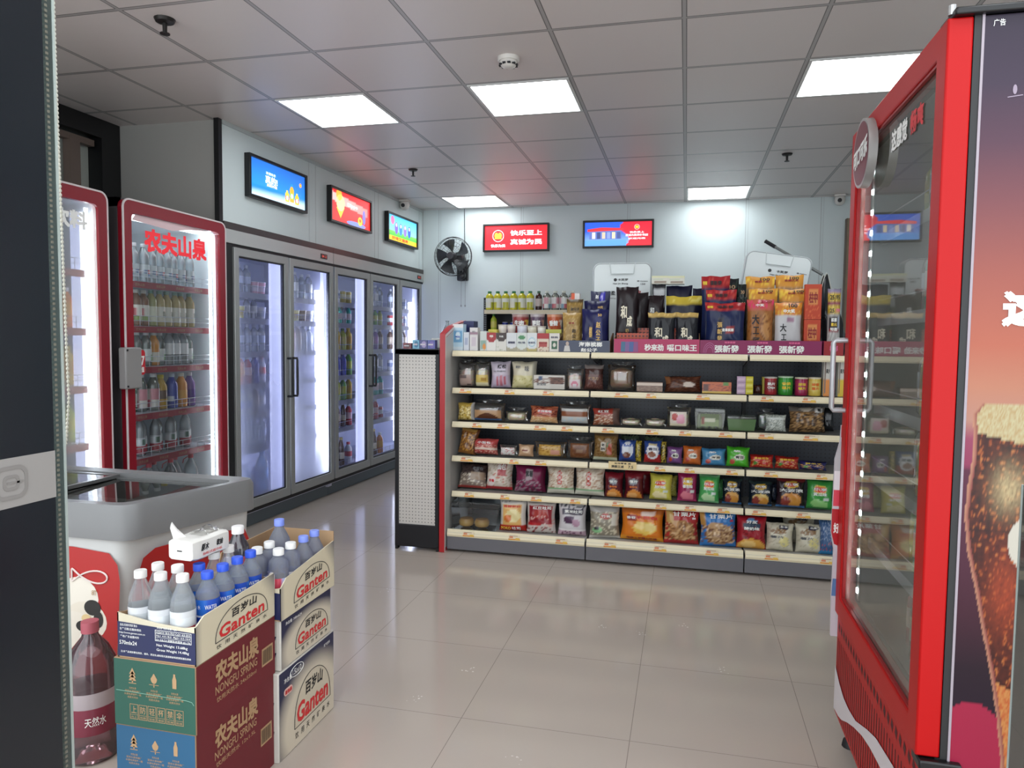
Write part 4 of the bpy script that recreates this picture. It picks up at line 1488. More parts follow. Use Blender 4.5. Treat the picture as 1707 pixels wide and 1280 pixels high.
# bottles standing in the open cartons
bottle_kind('red_white_cap', .226, .0325, 'f6fafc', 'e6e2de', 'c8b4b0', (.2, .58), 2, .62, .42, .02, 22, [(0, .5, ('b03848', 'd8d0d0')), (.5, .55, 'd8d8dc'), (.55, .8, ('e0e4e8', 'c8ccd0')), (.8, 1, 'd8dade')])
bottle_kind('blue_cap', .213, .0325, 'dce8fa', '2f58d8', '2a55b0', (.2, .66), 2, .66, .42, .02, 22, [(0, .5, ('2548b0', '2c58c0')), (.5, .55, 'e8ecf4'), (.55, 1, ('1f4ab0', '2c6ac8', '2550b8'))])
bottle_kind('square_white', .214, .0315, 'b8c2ec', 'eceae8', 'd8d4e4', (.3, .58), 2, .78, .46, .02, 22, [(0, 1, ('b8c2ec', 'f0ecec', 'c8485a', 'b8c2ec'))])
bottle_kind('lilac_cap', .214, .032, 'b8c2ec', '7f92e6', 'b8c2ec', (.3, .5), 2, .66, .44, .02, 22)
bottle_kind('lilac_big', .27, .037, 'b4c0ea', '7f92e6', None, (.3, .5), 2, .68, .38, .022, 22)
bottle_kind('violet_label', .276, .036, '9a94a4', 'f0ecea', '5a4a9a', (.46, .66), True, .72, .46, .024, 22, [(0, .5, ('3a3a8a', '6a4aa8')), (.5, 1, ('e8dce0', 'c85a60', '8a86a0'))])
for i, (x, y) in enumerate(((-1.448, 1.668), (-1.381, 1.665), (-1.314, 1.668), (-1.448, 1.736), (-1.381, 1.733))):
    bottle('red_white_cap', (x, y, .4915), ('white-capped clear water bottle, nearest corner of the carton under the tissue pack', 'white-capped clear water bottle, middle of the front row in the carton under the tissue pack', 'white-capped clear water bottle beside the nearest blue-capped bottle', 'white-capped clear water bottle in the second row against the freezer side', 'white-capped clear water bottle in the second row just before the tissue pack')[i], 'bottle', 'white-capped bottles in the nearest open carton', 'water_bottle', i*.9)
for i, (x, y) in enumerate(((-1.292, 1.742), (-1.360, 1.798), (-1.292, 1.812), (-1.292, 1.882), (-1.292, 1.950))):
    o = bottle('blue_cap', (x, y, .4915), ('blue-capped water bottle nearest the camera in the open navy carton', 'blue-capped water bottle one column in, beside the tissue pack', 'second blue-capped bottle along the arch-printed carton side', 'third blue-capped bottle along the arch-printed carton side', 'last blue-capped bottle along the arch-printed carton side')[i], 'bottle', 'blue-capped bottles in the nearest open carton', 'water_bottle', i*.7)
    r = .0336
    lettering(o, [('WATER', .014, .12, .034, .012), ('水', -.02, .12, .01, .012)], INK['white'], lambda u, v: (r*math.sin(u/r-i*.7+.5), -r*math.cos(u/r-i*.7+.5), v))
for i, (x, y) in enumerate(((-1.362, 1.870), (-1.362, 1.940))):
    bottle('red_white_cap', (x, y, .4915), ('white-capped bottle behind the tissue pack, nearer of the two', 'white-capped bottle behind the tissue pack, farther of the two')[i], 'bottle', 'white-capped bottles in the nearest open carton', 'water_bottle')
for i, (k, x, y, lb) in enumerate((('square_white', -1.262, 2.058, 'square-shouldered bottle with white cap and red oval label, near corner of second stack carton'), ('square_white', -1.262, 2.132, 'square-shouldered white-capped bottle, second along the wall of the second stack carton'), ('lilac_cap', -1.262, 2.215, 'lilac-capped water bottle, third along the wall of the second stack carton'), ('square_white', -1.335, 2.052, 'square-shouldered white-capped bottle beside the tall kraft flap, nearest row'), ('square_white', -1.335, 2.122, 'square-shouldered white-capped bottle in the middle of the second stack carton'), ('lilac_big', -1.345, 2.200, 'tallest lilac-capped water bottle in the second stack carton'), ('lilac_cap', -1.262, 2.290, 'lilac-capped water bottle at the far corner of the second stack carton'), ('violet_label', -1.412, 2.062, 'large dark bottle with white cap and violet label behind the tissue pack'))):
    o = bottle(k, (x, y, .4685), lb, 'bottle', 'bottles in the second stack carton', 'water_bottle', i)
    if i == 0:
        q = MB()
        q.prism(rrect(-.011, .011, .075, .145, .01), -.0335, -.0318, 1)
        ov = part('oval_label', q, mat('label_white', 'ece4e2', .4), o, rot=(0, 0, -.15))
        lettering(ov, [('G', 0, .132, .012, .014), ('a', 0, .115, .011, .012), ('n', 0, .1, .011, .012), ('t', 0, .086, .008, .012)], INK['red'], lambda u, v: (u, -.0342, v), .03)

t = thing('tissue_pack', 'white soft pack of tissues lying on the water bottles', 'tissues', (-1.385, 1.835, .7185), -.08)
film = mat('tissue_film', 'e2dfd9', .35)
m = MB()


def tiss(u, v):
    a = 2*PI*v
    cx, cz = math.cos(a), math.sin(a)
    k = (abs(cx)**9+abs(cz)**9)**(-1/9)
    p = .92 if u in (0, 1) else 1.0
    return (.046*cx*k*p, -.075+.15*u, .031+.031*cz*k*p*(1+.04*math.sin(9*u+a)))


m.grid(tiss, 10, 28)
m.poly([tiss(0, k/28) for k in range(28)])
m.poly([tiss(1, k/28) for k in range(28)][::-1])
pk = part('pack', m, film, t, True)
q = MB()
q.grid(lambda u, v: (-.03+.02*u-.035*v*(.6+u), -.07+.03*u+.01*v, .060+.028*v+.014*math.sin(PI*u)*v), 5, 5)
part('pulled_tissue', q, mat('tissue_white', 'f0eeea', .7), t, True)
q = MB()
q.grid(lambda u, v: (-.02+.05*u, -.02+.09*v, .063+.016*math.sin(PI*v)*math.sin(PI*u)+.006*math.sin(14*v)), 6, 8)
part('top_wrapper', q, WRAP, t, True)
side = lambda u, v: (.0468, u, v)
lettering(t, [('原木', .0-.03, .036, .03, .02, .2), ('软抽', .03, .036, .026, .018, .2)], INK['black'], side, .02)
lettering(t, [('抽取式面巾纸', 0, .016, .08, .008)], INK['red'], side, 0)
part('pack_slot', MB().box(-.012, .004, -.0765, -.075, .028, .031), INK['black'], t)

# ------------------------------------------------------------------ red glass-door fridge at the right
t = thing('glass_door_fridge', 'tall red fridge with glass door and cola poster on its side', 'fridge', (.515, 2.165, 0), -PI/2)
RED = mat('cola_red', 'ae080a', .42, 0, .25)
hw = .445
m = MB()
m.box(-hw, -hw+.03, .067, .74, .10, 2.04)
m.box(hw-.03, hw-.0015, .067, .74, .10, 2.04)
m.box(-hw, hw-.0015, .71, .74, .10, 2.04)
m.box(-hw, hw-.0015, .067, .74, 2.0, 2.04)
m.box(-hw, hw-.0015, .04, .74, .10, .45)
part('cabinet', m, black_m, t)
m = MB()
m.box(-hw+.031, hw-.031, .69, .708, .45, 2.0)
m.box(-hw+.031, -hw+.036, .07, .69, .45, 2.0)
m.box(hw-.036, hw-.031, .07, .69, .45, 2.0)
m.box(-hw+.031, hw-.031, .07, .69, 1.99, 1.999)
m.box(-hw+.031, hw-.031, .07, .69, .451, .46)
part('lining', m, mat('cola_lining', 'b9bdb6', .5), t)
part('gasket', MB().ring([(-hw, .45), (hw, .45), (hw, 2.04), (-hw, 2.04)], [(-.39, .505), (.39, .505), (.39, 1.98), (-.39, 1.98)], .05, .0665, 1), dark_gap, t)
d = part('door', MB().ring([(-hw, .45), (hw, .45), (hw, 2.04), (-hw, 2.04)], [(-.378, .515), (.380, .515), (.380, 1.975), (-.378, 1.975)], .0, .0495, 1), RED, t, bevel=.004)
q = MB()
q.poly([(-.38, .016, .513), (.382, .016, .513), (.382, .016, 1.977), (-.38, .016, 1.977)])
part('pane', q, glass('cola_pane', 'e4ebe6', haze=.42, hazec='b0b0a6', sheen=.0), d)
q = MB()
q.ring([(-.379, .514), (.381, .514), (.381, 1.976), (-.379, 1.976)], [(-.371, .522), (.373, .522), (.373, 1.968), (-.371, 1.968)], .006, .014, 1)
part('door_liner', q, mat('liner_red', '8f1418', .4), d)
# label strip along the near edge of the glass
q = MB()
q.poly([(.345, .0145, 1.50), (.372, .0145, 1.50), (.372, .0145, 1.965), (.345, .0145, 1.965)])
gs = part('green_strip', q, mat('sticker_green', '5f9e3f', .4), d)
gf = lambda u, v: (u, .0138, v)
lettering(gs, [(c, .3585, z, .018, .022) for c, z in (('冷', 1.945), ('藏', 1.915), ('饮', 1.885), ('品', 1.845), ('风', 1.815), ('味', 1.785), ('4', 1.75), ('0', 1.725), ('%', 1.70), ('保', 1.58), ('鲜', 1.555), ('柜', 1.53))], INK['white'], gf, .01)
q = MB()
q.poly([(.3585+.013*math.cos(2*PI*k/16), .0136, 1.645+.03*math.sin(2*PI*k/16)) for k in range(16)])
part('blue_seal', q, INK['blue'], gs)
lettering(d, [('畅爽', .205, 1.905, .10, .055)], INK['red'], lambda u, v: (u, .0140, v), .03)
lettering(d, [('这感觉', .055, 1.905, .14, .055)], INK['white'], lambda u, v: (u, .0140, v), .03)
# round sign
q = MB()
q.lathe([(0, 0), (.10, 0), (.10, .024), (0, .024)], 36)
ds = part('round_sign', q, mat('sign_rim', 'a9a5a3', .35, .3), d, True, loc=(-.205, .001, 1.924), rot=(PI/2, 0, 0))
part('sign_face', MB().lathe([(0, .0246), (.092, .0246)], 36), mat('sign_maroon', '6c1f2c', .4), ds)
lettering(ds, [('可口可乐', 0, 0, .165, .055)], INK['white'], lambda u, v: (u, v+.12*u, .0256), .05)
h = MB()
h.tube([(-.405, .0, 1.37), (-.405, -.036, 1.37), (-.405, -.042, 1.362), (-.405, -.042, 1.148), (-.405, -.036, 1.14), (-.405, .0, 1.14)], .0085, 10)
part('handle', h, mat('handle_silver', 'b9b7bb', .3, .5), d, True)
part('hinge', MB().box(.36, .46, .01, .16, 2.04, 2.056), black_m, t, bevel=.004)
part('hinge_bolt', MB().lathe([(0, 0), (.008, 0), (.008, .02), (0, .02)], 10), mat('bolt_steel', 'b5b5b5', .3, .8), t, loc=(.43, .012, 2.05))
for x in (.30, .435):
    part('hinge_bolt', MB().lathe([(0, 0), (.006, 0), (.005, .008), (0, .009)], 10), mat('bolt_steel', 'b5b5b5', .3, .8), t, loc=(x, .15, 2.055))
part('bottom_hinge', MB().box(.40, .46, .005, .09, .425, .447), black_m, t, bevel=.004)
# slatted grille with the white wave
m = MB()
m.box(-hw, hw, .010, .05, .10, .44)
gr = part('grille', m, RED, t, bevel=.004)
m = MB()
for k in range(34):
    x = -.42+.84*k/33
    m.poly([(x-.0034, .0094, .115), (x+.0034, .0094, .115), (x+.0034, .0094, .365), (x-.0034, .0094, .365)])
part('slot', m, mat('slot_dark', '4a0c10', .6), gr)
m = MB()
for k in range(24):
    x = -.41+.82*k/23
    m.poly([(a, .0094, b) for a, b in ((x-.012, .402), (x+.006, .390), (x+.010, .412), (x-.006, .424))])
part('arrow_slot', m, mat('slot_dark', '4a0c10', .6), gr)
m = MB()
UPW = [(-.444, .262), (-.37, .232), (-.30, .216), (-.22, .216), (-.13, .228), (0, .272), (.10, .300), (.26, .318), (.444, .31)]
LOW = [(-.444, .112), (-.37, .120), (-.32, .132), (-.24, .166), (-.15, .198), (-.05, .226), (.04, .241), (.14, .248), (.444, .235)]


def lerp(tab, x):
    for (xa, za), (xb, zb) in zip(tab, tab[1:]):
        if x <= xb:
            return za+(zb-za)*(x-xa)/(xb-xa)
    return tab[-1][1]


m.grid(lambda u, v: (-.444+.888*u, .0075, lerp(LOW, -.444+.888*u)*(1-v)+lerp(UPW, -.444+.888*u)*v), 48, 1)
part('white_wave', m, mat('wave_white', 'd6cfd2', .4), gr)
part('hidden_led', MB().box(.395, .408, .072, .09, .53, 1.93), mat('led_backing', 'dfeaf0'), t)  # unseen glowing bar added behind the door frame to brighten the interior
for x in (-.41, .41):
    for y in (.06, .68):
        part('foot', MB().lathe([(0, 0), (.03, 0), (.026, .02), (.015, .03), (.015, .10), (0, .10)], 12), soft_black, t, True, loc=(x, y, 0))
for z in (1.70, 1.44, 1.155, .93, .71):
    m = MB()
    m.box(-.40, .40, .10, .62, z-.006, z)
    m.box(-.40, .40, .085, .10, z-.022, z+.012)
    m.tube([(-.40, .088, z+.06), (.40, .088, z+.06)], .002, 5)
    part('shelf', m, wire_m, t)
led_strip(t, -.335, .045, .53, 1.93, 22, sz=.0075, dim=True)
# poster
GO = [(1.235, .612), (1.213, .597), (1.175, .600), (1.123, .601), (1.06, .594), (.993, .590), (.915, .599), (.838, .617), (.76, .632), (.656, .654), (.552, .672), (.46, .683), (.30, .69)]


def gl_edge(z):
    for (za, xa), (zb, xb) in zip(GO, GO[1:]):
        if zb <= z <= za:
            return xa+(xb-xa)*(za-z)/(za-zb)
    return .612 if z > 1.2 else .69


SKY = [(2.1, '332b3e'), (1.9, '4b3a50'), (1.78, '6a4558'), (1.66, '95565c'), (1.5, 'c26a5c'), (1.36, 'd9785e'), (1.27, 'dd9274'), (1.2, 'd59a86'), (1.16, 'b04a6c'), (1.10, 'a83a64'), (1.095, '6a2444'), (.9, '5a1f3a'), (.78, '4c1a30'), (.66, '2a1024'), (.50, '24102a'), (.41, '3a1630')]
PR = random.Random(3)


def poster(x, z):
    for (za, ca), (zb, cb) in zip(SKY, SKY[1:]):
        if zb <= z <= za:
            c = mix(ca, cb, (za-z)/(za-zb))
            break
    else:
        c = lin('2a1028')[:3] if z < .5 else lin('332b3e')[:3]
    if math.hypot((x-.622)/.085, (z-.43)/.155) < 1:
        c = mix('c22a50', 'a81f3e', (.45-z)*4)
    e = gl_edge(z)
    cxm = .76
    if z < 1.235 and x > e and x < 2*cxm-e:
        d = (x-e)
        if z > 1.175-.25*d and z < 1.24:
            c = mix('e8dcae', 'd4b078', PR.random())
        elif z < .64-.6*d and z > .2:
            c = mix('f0a860', 'd8602e', PR.random()*.8+d*4)
        else:
            n = .5+.5*noise.noise(Vector((x*95, z*95, 1)))
            n2 = .5+.5*noise.noise(Vector((x*260, z*260, 4)))
            c = mix('2c0b12', '8a3a1e', n*n*1.2)
            if n*n2 > .36:
                c = mix('a84a24', 'e08a4a', (n*n2-.36)*6)
            g = math.exp(-((x-.672)/.03)**2-((z-1.055)/.05)**2)
            c = mix(c, 'f0d6a0', g*(.25+n2))
            g = math.exp(-((x-.675)/.035)**2-((z-.83)/.09)**2)
            c = mix(c, 'd8582e', g*(.2+.8*n2))
        if d < .008:
            c = mix('e0a080', 'a04a48', d/.008)
        if math.hypot((x-.722)/.047, (z-.942)/.062) < 1:
            c = lin('f4ecdb')[:3]
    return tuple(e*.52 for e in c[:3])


m = MB()
px0, px1, px2 = .584, .724, 1.25
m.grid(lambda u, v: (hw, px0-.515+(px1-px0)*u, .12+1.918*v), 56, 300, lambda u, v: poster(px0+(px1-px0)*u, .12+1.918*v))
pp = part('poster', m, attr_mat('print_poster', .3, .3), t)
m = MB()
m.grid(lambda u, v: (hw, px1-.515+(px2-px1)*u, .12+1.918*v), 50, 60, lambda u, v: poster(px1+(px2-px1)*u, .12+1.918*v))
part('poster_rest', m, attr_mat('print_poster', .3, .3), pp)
ps = lambda u, v: (hw+.001, u-.515, v)
lettering(pp, [('广告', .611, 2.022, .022, .014)], INK['white'], ps, 0)
lettering(pp, [('这感觉够爽', .655+.19, 1.437, .40, .072)], INK['white'], ps, .05)
q = MB()
q.poly([ps(.645+.004*math.cos(2*PI*k/12), 1.885+.010*math.sin(2*PI*k/12)) for k in range(12)])
q.poly([ps(.632, 1.869), ps(.66, 1.872), ps(.66, 1.874), ps(.632, 1.871)])
part('small_emblem', q, mat('emblem_grey', '8f8090', .5), pp)
part('trim_edge', MB().box(hw-.004, hw+.002, .064, .069, .10, 2.04), mat('edge_pale', '9a8f98', .4), t)
# bottle-shaped promotion board fixed to the far edge
bo = [(-.010, .36), (.045, .36), (.045, 1.03), (.032, 1.085), (.0, 1.085), (-.002, 1.03), (-.016, .97), (-.018, .80), (-.020, .72), (-.010, .66), (-.012, .5)]
ad = part('promotion_board', MB().prism([(y, z) for y, z in bo], -.462, -.448, 0), mat('board_white', 'c9c4cc', .35), t)
bf = -.4478
q = MB()
for c, pts in (('c4222c', [(-.0, 1.045), (.032, 1.045), (.032, 1.085), (.0, 1.085)]), ('b9bcc0', [(-.002, 1.03), (.034, 1.03), (.04, .93), (-.016, .93), (-.016, .97)]), ('e6e6ea', [(-.017, .93), (.045, .93), (.045, .865), (-.017, .865)]), ('d8485a', [(-.017, .865), (.045, .865), (.045, .81), (-.017, .81)]), ('b3222a', [(-.02, .80), (.045, .80), (.045, .655), (-.010, .68), (-.02, .72)])):
    q.col(c)
    q.poly([(bf+(.0004 if c == 'b3222a' else 0), y, z) for y, z in pts])
pb = part('board_print', q, FILM, ad)
q = MB()
q.col('5a7fb0')
q.poly([(bf, y, z) for y, z in ((-.010, .56), (.045, .56), (.045, .50), (-.012, .50))])
part('lower_print', q, FILM, ad)
lettering(pb, [('好', -.004, .735, .018, .034), ('心', .015, .728, .018, .03), ('情', .034, .72, .016, .03)], INK['white'], lambda u, v: (bf+.001, u, v), .02)
for lv, (z, row) in enumerate(((1.70, 'clear lime clear_white green clear lime'), (1.44, 'red red orange brown teal clear'), (1.155, 'yellow violet yellow violet yellow clear'), (.93, 'green clear lime green yellow clear_white'), (.71, 'green red green clear teal green'), (.46, 'brown orange brown clear brown red'))):
    for i, k in enumerate(row.split()):
        y = 1.80+.105*i
        bottle(k, (.515+.155+.02*(i % 2), y, z+.002), f'{DESC[k]}, {ORD[i]} from near side, {SHELF[lv]} shelf of cola fridge', 'bottle', f'drinks on the {SHELF[lv]} shelf of the cola poster fridge', 'drink_bottle')
# ------------------------------------------------------------------ snack gondola
shelf_cream = mat('cream_price_rail', 'eadebe', .4)
shelf_top = mat('shelf_grey', 'b5b3ae', .45)
plinth_m = mat('plinth_grey', '6e6d73', .4)
upright_m = mat('upright_black', '16161b', .5)
perf_dark = dots_mat('dark_perforated', (0, 2), .025, .004, '2f323d', '0c0c10')
perf_white = dots_mat('white_perforated', (0, 2), .0216, .0031, 'd4cfc9', '34343a', .5)
tag_print = PRINT
GY, GB = 4.45, 4.88
LV = (1.289, 1.05, .83, .607, .375)


def price_tag(q, x, z, y, wide=.075):
    for c, a, b, e, f in (('eedfc4', -.5, .5, -.010, .014), ('e8a04a', -.5, .5, -.016, -.008), ('e2906a', -.42, -.10, -.004, .007), ('ecc45a', .12, .46, -.013, -.002), ('8a5a3a', -.38, .3, .009, .0115)):
        q.col(c)
        k = {'eedfc4': 0, 'e8a04a': 1}.get(c, 2)
        q.poly([(x+a*wide, y-.0003*k, z+e), (x+b*wide, y-.0003*k, z+e), (x+b*wide, y-.0003*k, z+f), (x+a*wide, y-.0003*k, z+f)])


def bay(lb, x0, x1, seed, sign=None):
    rr = random.Random(seed)
    t = thing('shelf_bay', lb, 'shelf unit', (x0, 0, 0), 0, 'bays of the snack gondola')
    w = x1-x0
    part('plinth', MB().box(.003, w-.003, 4.365, 5.30, .015, .110), plinth_m, t, bevel=.003)
    part('back_panel', MB().box(.001, w-.001, GB, GB+.03, .11, 1.255), perf_dark, t)
    m = MB()
    m.box(.001, .022, GB-.03, GB+.05, .0, 1.26)
    m.box(.001, .010, 4.375, GB-.03, .10, .111)
    part('upright', m, upright_m, t)
    m = MB()
    m.box(.006, w-.006, 4.36, GB, .112, .128)
    part('base_deck', m, shelf_top, t, bevel=.002)
    r = part('price_rail', MB().prism([(4.36, .100), (4.356, .112), (4.366, .146), (4.378, .146), (4.378, .100)], .006, w-.006, 0), shelf_cream, t)
    tags = [(.100+.034*.6, 4.357-.002)]
    for z in LV:
        yb = GB if z < 1.2 else 5.22
        m = MB()
        m.box(.006, w-.006, GY+.008, yb, z-.022, z-.014)
        for s in (.004, w-.009):
            m.prism([(GY+.03, z-.03), (GB, z-.085), (GB, z-.014), (GY+.01, z-.014)], s, s+.005, 0)
        part('shelf', m, shelf_top if z < 1.2 else mat('top_deck', '8f9094', .4), t)
        r = part('price_rail', MB().prism([(GY-.002, z-.036), (GY-.004, z-.026), (GY+.006, z), (GY+.014, z), (GY+.014, z-.036)], .006, w-.006, 0), shelf_cream, t)
        if z < 1.2:
            x = .08+rr.random()*.12
            while x < w-.06:
                q = MB()
                price_tag(q, x, z-.016, GY-.0045, .06+.025*rr.random())
                part('price_tag', q, tag_print, r)
                x += .17+.16*rr.random()
    q = MB()
    for k in range(3):
        x = .15+.3*k
        price_tag(q, x, .124, 4.3545)
        part('price_tag', q, tag_print, t)
        q = MB()
    if sign:
        q = MB()
        q.poly([(sign-.085, GY-.007, .575), (sign+.085, GY-.007, .575), (sign+.085, GY-.007, .622), (sign-.085, GY-.007, .622)])
        p = part('shelf_talker', q, mat('talker_cream', 'e8cf9a', .5), t)
        lettering(p, [('全场零食 满', sign, .611, .10, .010), ('满额立减', sign-.03, .591, .075, .016), ('7.5', sign+.05, .591, .03, .016)], INK['black'], lambda u, v: (u, GY-.0078, v), .02)
    return t


bay('shelf bay of packed breads next to the red-edged gondola end', -1.4695, -.572, 1)
bay('middle shelf bay with orange and blue snack bags', -.572, .360, 2, .21)
bay('shelf bay of green and dark crisps partly hidden by the red fridge', .360, 1.29, 3)
t = thing('gondola_end_panel', 'tall panel with red edges and slanted top at the end of the snack shelves', 'panel', (-1.492, 4.33, 0))
outl = [(0, .005), (0, 1.392), (.16, 1.445), (.43, 1.487), (.70, 1.445), (.95, 1.392), (.95, .005)]
part('panel', MB().prism(outl, -.010, .018, 0), mat('panel_light', 'b9b7b4', .4), t)
red_e = mat('edge_red', 'b3232a', .35)
inn = [(y+(.02 if y < .3 else -.02 if y > .6 else 0), z-(.02 if z > .1 else -.02)) for y, z in outl]
part('red_edge', MB().ring([(y-(.004 if y < .3 else -.004 if y > .6 else 0), z+(.004 if z > .1 else -.003)) for y, z in outl], inn, -.014, .020, 0), red_e, t)
part('white_trim', MB().ring([(y+.003, z-.003) if y < .5 else (y-.003, z-.003) for y, z in outl], [(y+.016 if y < .3 else y-.016 if y > .6 else y, z-.016) for y, z in outl], .0195, .0215, 0), mat('trim_pale', 'd8cfcc', .4), t)

t = thing('end_shelf_unit', 'black end gondola with white perforated side panel left of the red edge', 'shelf unit', (-1.66, 4.33, 0))
m = MB()
m.ring([(-.15, .02), (.148, .02), (.148, 1.295), (-.15, 1.295)], [(-.126, .165), (.124, .165), (.124, 1.262), (-.126, 1.262)], .0, .035, 1)
part('side_frame', m, upright_m, t, bevel=.003)
part('perforated_panel', MB().box(-.126, .124, .010, .022, .165, 1.262), perf_white, t)
part('kick_plate', MB().box(-.146, .144, .004, .03, .03, .166), mat('kick_black', '14151f', .4), t)
part('top_board', MB().box(-.15, .148, .0, .92, 1.262, 1.297), upright_m, t, bevel=.003)
part('end_back_panel', MB().box(.10, .12, .035, .92, .02, 1.262), perf_dark, t)
part('base_shelf', MB().box(-.15, .10, .035, .92, .10, .14), shelf_top, t)
for x in (-.14, .14):
    part('foot', MB().box(x-.008, x+.008, .0, .04, 0, .03), soft_black, t)

# ------------------------------------------------------------------ packaged goods
def outline(o, lb, cat, group):
    return tag(o, lb, cat, group)


def bulge(w, h, d, seed=None):
    rg = random.Random(seed)
    a, b, c, e = [rg.random()*6.28 for _ in range(4)]
    k = 0 if seed is None else min(w, h)*.018

    def f(u, v, s):
        uu = 2*u-1
        t = (max(0, 1-uu**4)**.7)*(max(0, 1-(2*v-1)**6)**.8)*(1-.25*(2*v-1)**2)
        ww = 1-(.07 if seed is None else .11)*math.sin(PI*v)*(1-abs(uu)*.2)
        wr = k*t*(math.sin(7*uu+a+2*v)*math.sin(6*v+b)+.6*math.sin(15*uu*v+c)+.5*math.sin(19*v+5*uu+e))
        zz = v*h
        if k:
            zz += k*(v*v)*(math.sin(5*uu+a)*.9-.8*(1-uu*uu)+.3*math.sin(13*uu+b)-.6)
        return (uu*w/2*ww+k*.5*math.sin(9*v+c)*abs(uu)*v, s*(d/2*t+.0008)+(wr if s < 0 else 0), zz)
    return f


def bag(nums, z, y, spec, lb, cat='snack bag', group='', d=.055, lean=.12, letters=(), name='snack_bag', m=None, yaw=0, roll=0, nu=18, nv=22):
    x, w, h = nums
    h = min(h, ZMAX.get(z, 9)-z)
    x = max(x, -1.462+w/2)
    hs = hash_(lb)
    f = bulge(w, h, d, hs)
    yaw += ((hs % 97)/97-.5)*.16
    roll += ((hs % 31)/31-.5)*.05 if z < 1.2 else 0
    rg = random.Random(hs)
    q = MB()
    cf = lambda u, v: paint(spec, 2*u-1, v, rg)
    q.grid(lambda u, v: f(u, v, -1), nu, nv, cf)
    back = spec[0][1] if spec[0][0] == 'bg' else 'b0b0b0'
    q.grid(lambda u, v: f(1-u, v, 1), 6, 8, lambda u, v: lin(back)[:3])
    o = link(name, q.mesh(name, m or FILM, True), None, (x, y+d/2, z+.001), (-lean, roll, yaw))
    tag(o, lb, cat, group)
    by = {}
    for L in letters:
        by.setdefault(L[5] if len(L) > 5 else 'white', []).append(L)
    for c, ls in by.items():
        def fn(u, v):
            p = f(min(1, max(0, u/w+.5)), min(1, max(0, v/h)), -1)
            return (u, p[1]-.0016, v)
        lettering(o, [(L[0], L[1]*w/2, L[2]*h, L[3]*w, L[4]*h) for L in ls], INK[c], fn, .02)
    return o


def hash_(s):
    r = 7
    for ch in s:
        r = (r*131+ord(ch)) % 1000003
    return r


def loaf(nums, z, y, bread, lb, cat='bread', group='', d=.10, spec=None, lab=(.1, .9, .05, .55), letters=(), name='bread_loaf', lean=0.0, tuft=True, fill=.72, rnd=.03):
    """bread in a clear bag: the bag's film, the bread, a printed label, a gathered top"""
    x, w, h = nums
    h = min(h, ZMAX.get(z, 9)-z)
    x = max(x, -1.462+w/2)
    q = MB()
    fb = bulge(w, h, d)
    q.grid(lambda u, v: fb(u, v, -1), 12, 14)
    q.grid(lambda u, v: fb(1-u, v, 1), 12, 14)
    o = link(name, q.mesh('film_bag', WRAP, True), None, (x, y+d/2, z+.001), (-lean, 0, 0))
    tag(o, lb, cat, group)
    b = MB()
    hh = h*fill
    rg = random.Random(hash_(lb))
    c = lin(bread)

    def bf(u, v):
        a = 2*PI*u
        k = (abs(math.cos(a))**4+abs(math.sin(a))**4)**-.25
        s = min(1, 1.25*math.sin(PI*min(.999, max(.001, v)))**.35)
        return (w*.40*math.cos(a)*k*s, d*.34*math.sin(a)*k*s, .004+hh*v)
    b.grid(bf, 20, 8, lambda u, v: tuple(min(1, e*(.75+.5*rg.random())) for e in c[:3]))
    part('bread', b, PRINT, o, True)
    if spec:
        p = MB()
        u0, u1, v0, v1 = lab
        p.grid(lambda u, v: (lambda g: (g[0], g[1]-.0015, g[2]))(fb(u0+(u1-u0)*u, v0+(v1-v0)*v, -1)), 14, 14, lambda u, v: paint(spec, 2*u-1, v, rg))
        lp = part('label', p, FILM, o, True)
        by = {}
        for L in letters:
            by.setdefault(L[5] if len(L) > 5 else 'black', []).append(L)
        for cc, ls in by.items():
            def fn(u, v):
                g = fb(min(1, max(0, u/w+.5)), min(1, max(0, v/h)), -1)
                return (u, g[1]-.003, v)
            lettering(lp, [(L[0], L[1]*w/2, L[2]*h, L[3]*w, L[4]*h) for L in ls], INK[cc], fn, .02)
    if tuft:
        g = MB()
        g.grid(lambda u, v: ((u-.5)*w*(.35+.5*v), .012*math.sin(9*u+4*v), h*.93+v*.03), 8, 3)
        part('gathered_top', g, WRAP, o, True)
    return o


def carton(nums, z, y, spec, lb, cat='carton', group='', d=.06, letters=(), side=None, name='drink_carton', yaw=0, m=None, nu=16, nv=18):
    x, w, h = nums
    rg = random.Random(hash_(lb))
    q = MB()
    q.col(side or (spec[0][1] if spec[0][0] == 'bg' else 'e8e8e8'))
    a = [q.vert(p) for p in ((-w/2, -d/2, 0), (w/2, -d/2, 0), (w/2, d/2, 0), (-w/2, d/2, 0), (-w/2, -d/2, h), (w/2, -d/2, h), (w/2, d/2, h), (-w/2, d/2, h))]
    for f in ((0, 3, 2, 1), (4, 5, 6, 7), (1, 2, 6, 5), (2, 3, 7, 6), (3, 0, 4, 7)):
        q.face([a[i] for i in f])
    q.grid(lambda u, v: (-w/2+w*u, -d/2, h*v), nu, nv, lambda u, v: paint(spec, 2*u-1, v, rg))
    o = link(name, q.mesh(name, m or PRINT), None, (x, y+d/2, z+.001), (0, 0, yaw))
    tag(o, lb, cat, group)
    by = {}
    for L in letters:
        by.setdefault(L[5] if len(L) > 5 else 'black', []).append(L)
    for c, ls in by.items():
        lettering(o, [(L[0], L[1]*w/2, L[2]*h, L[3]*w, L[4]*h) for L in ls], INK[c], lambda u, v: (u, -d/2-.0008, v), .02)
    return o


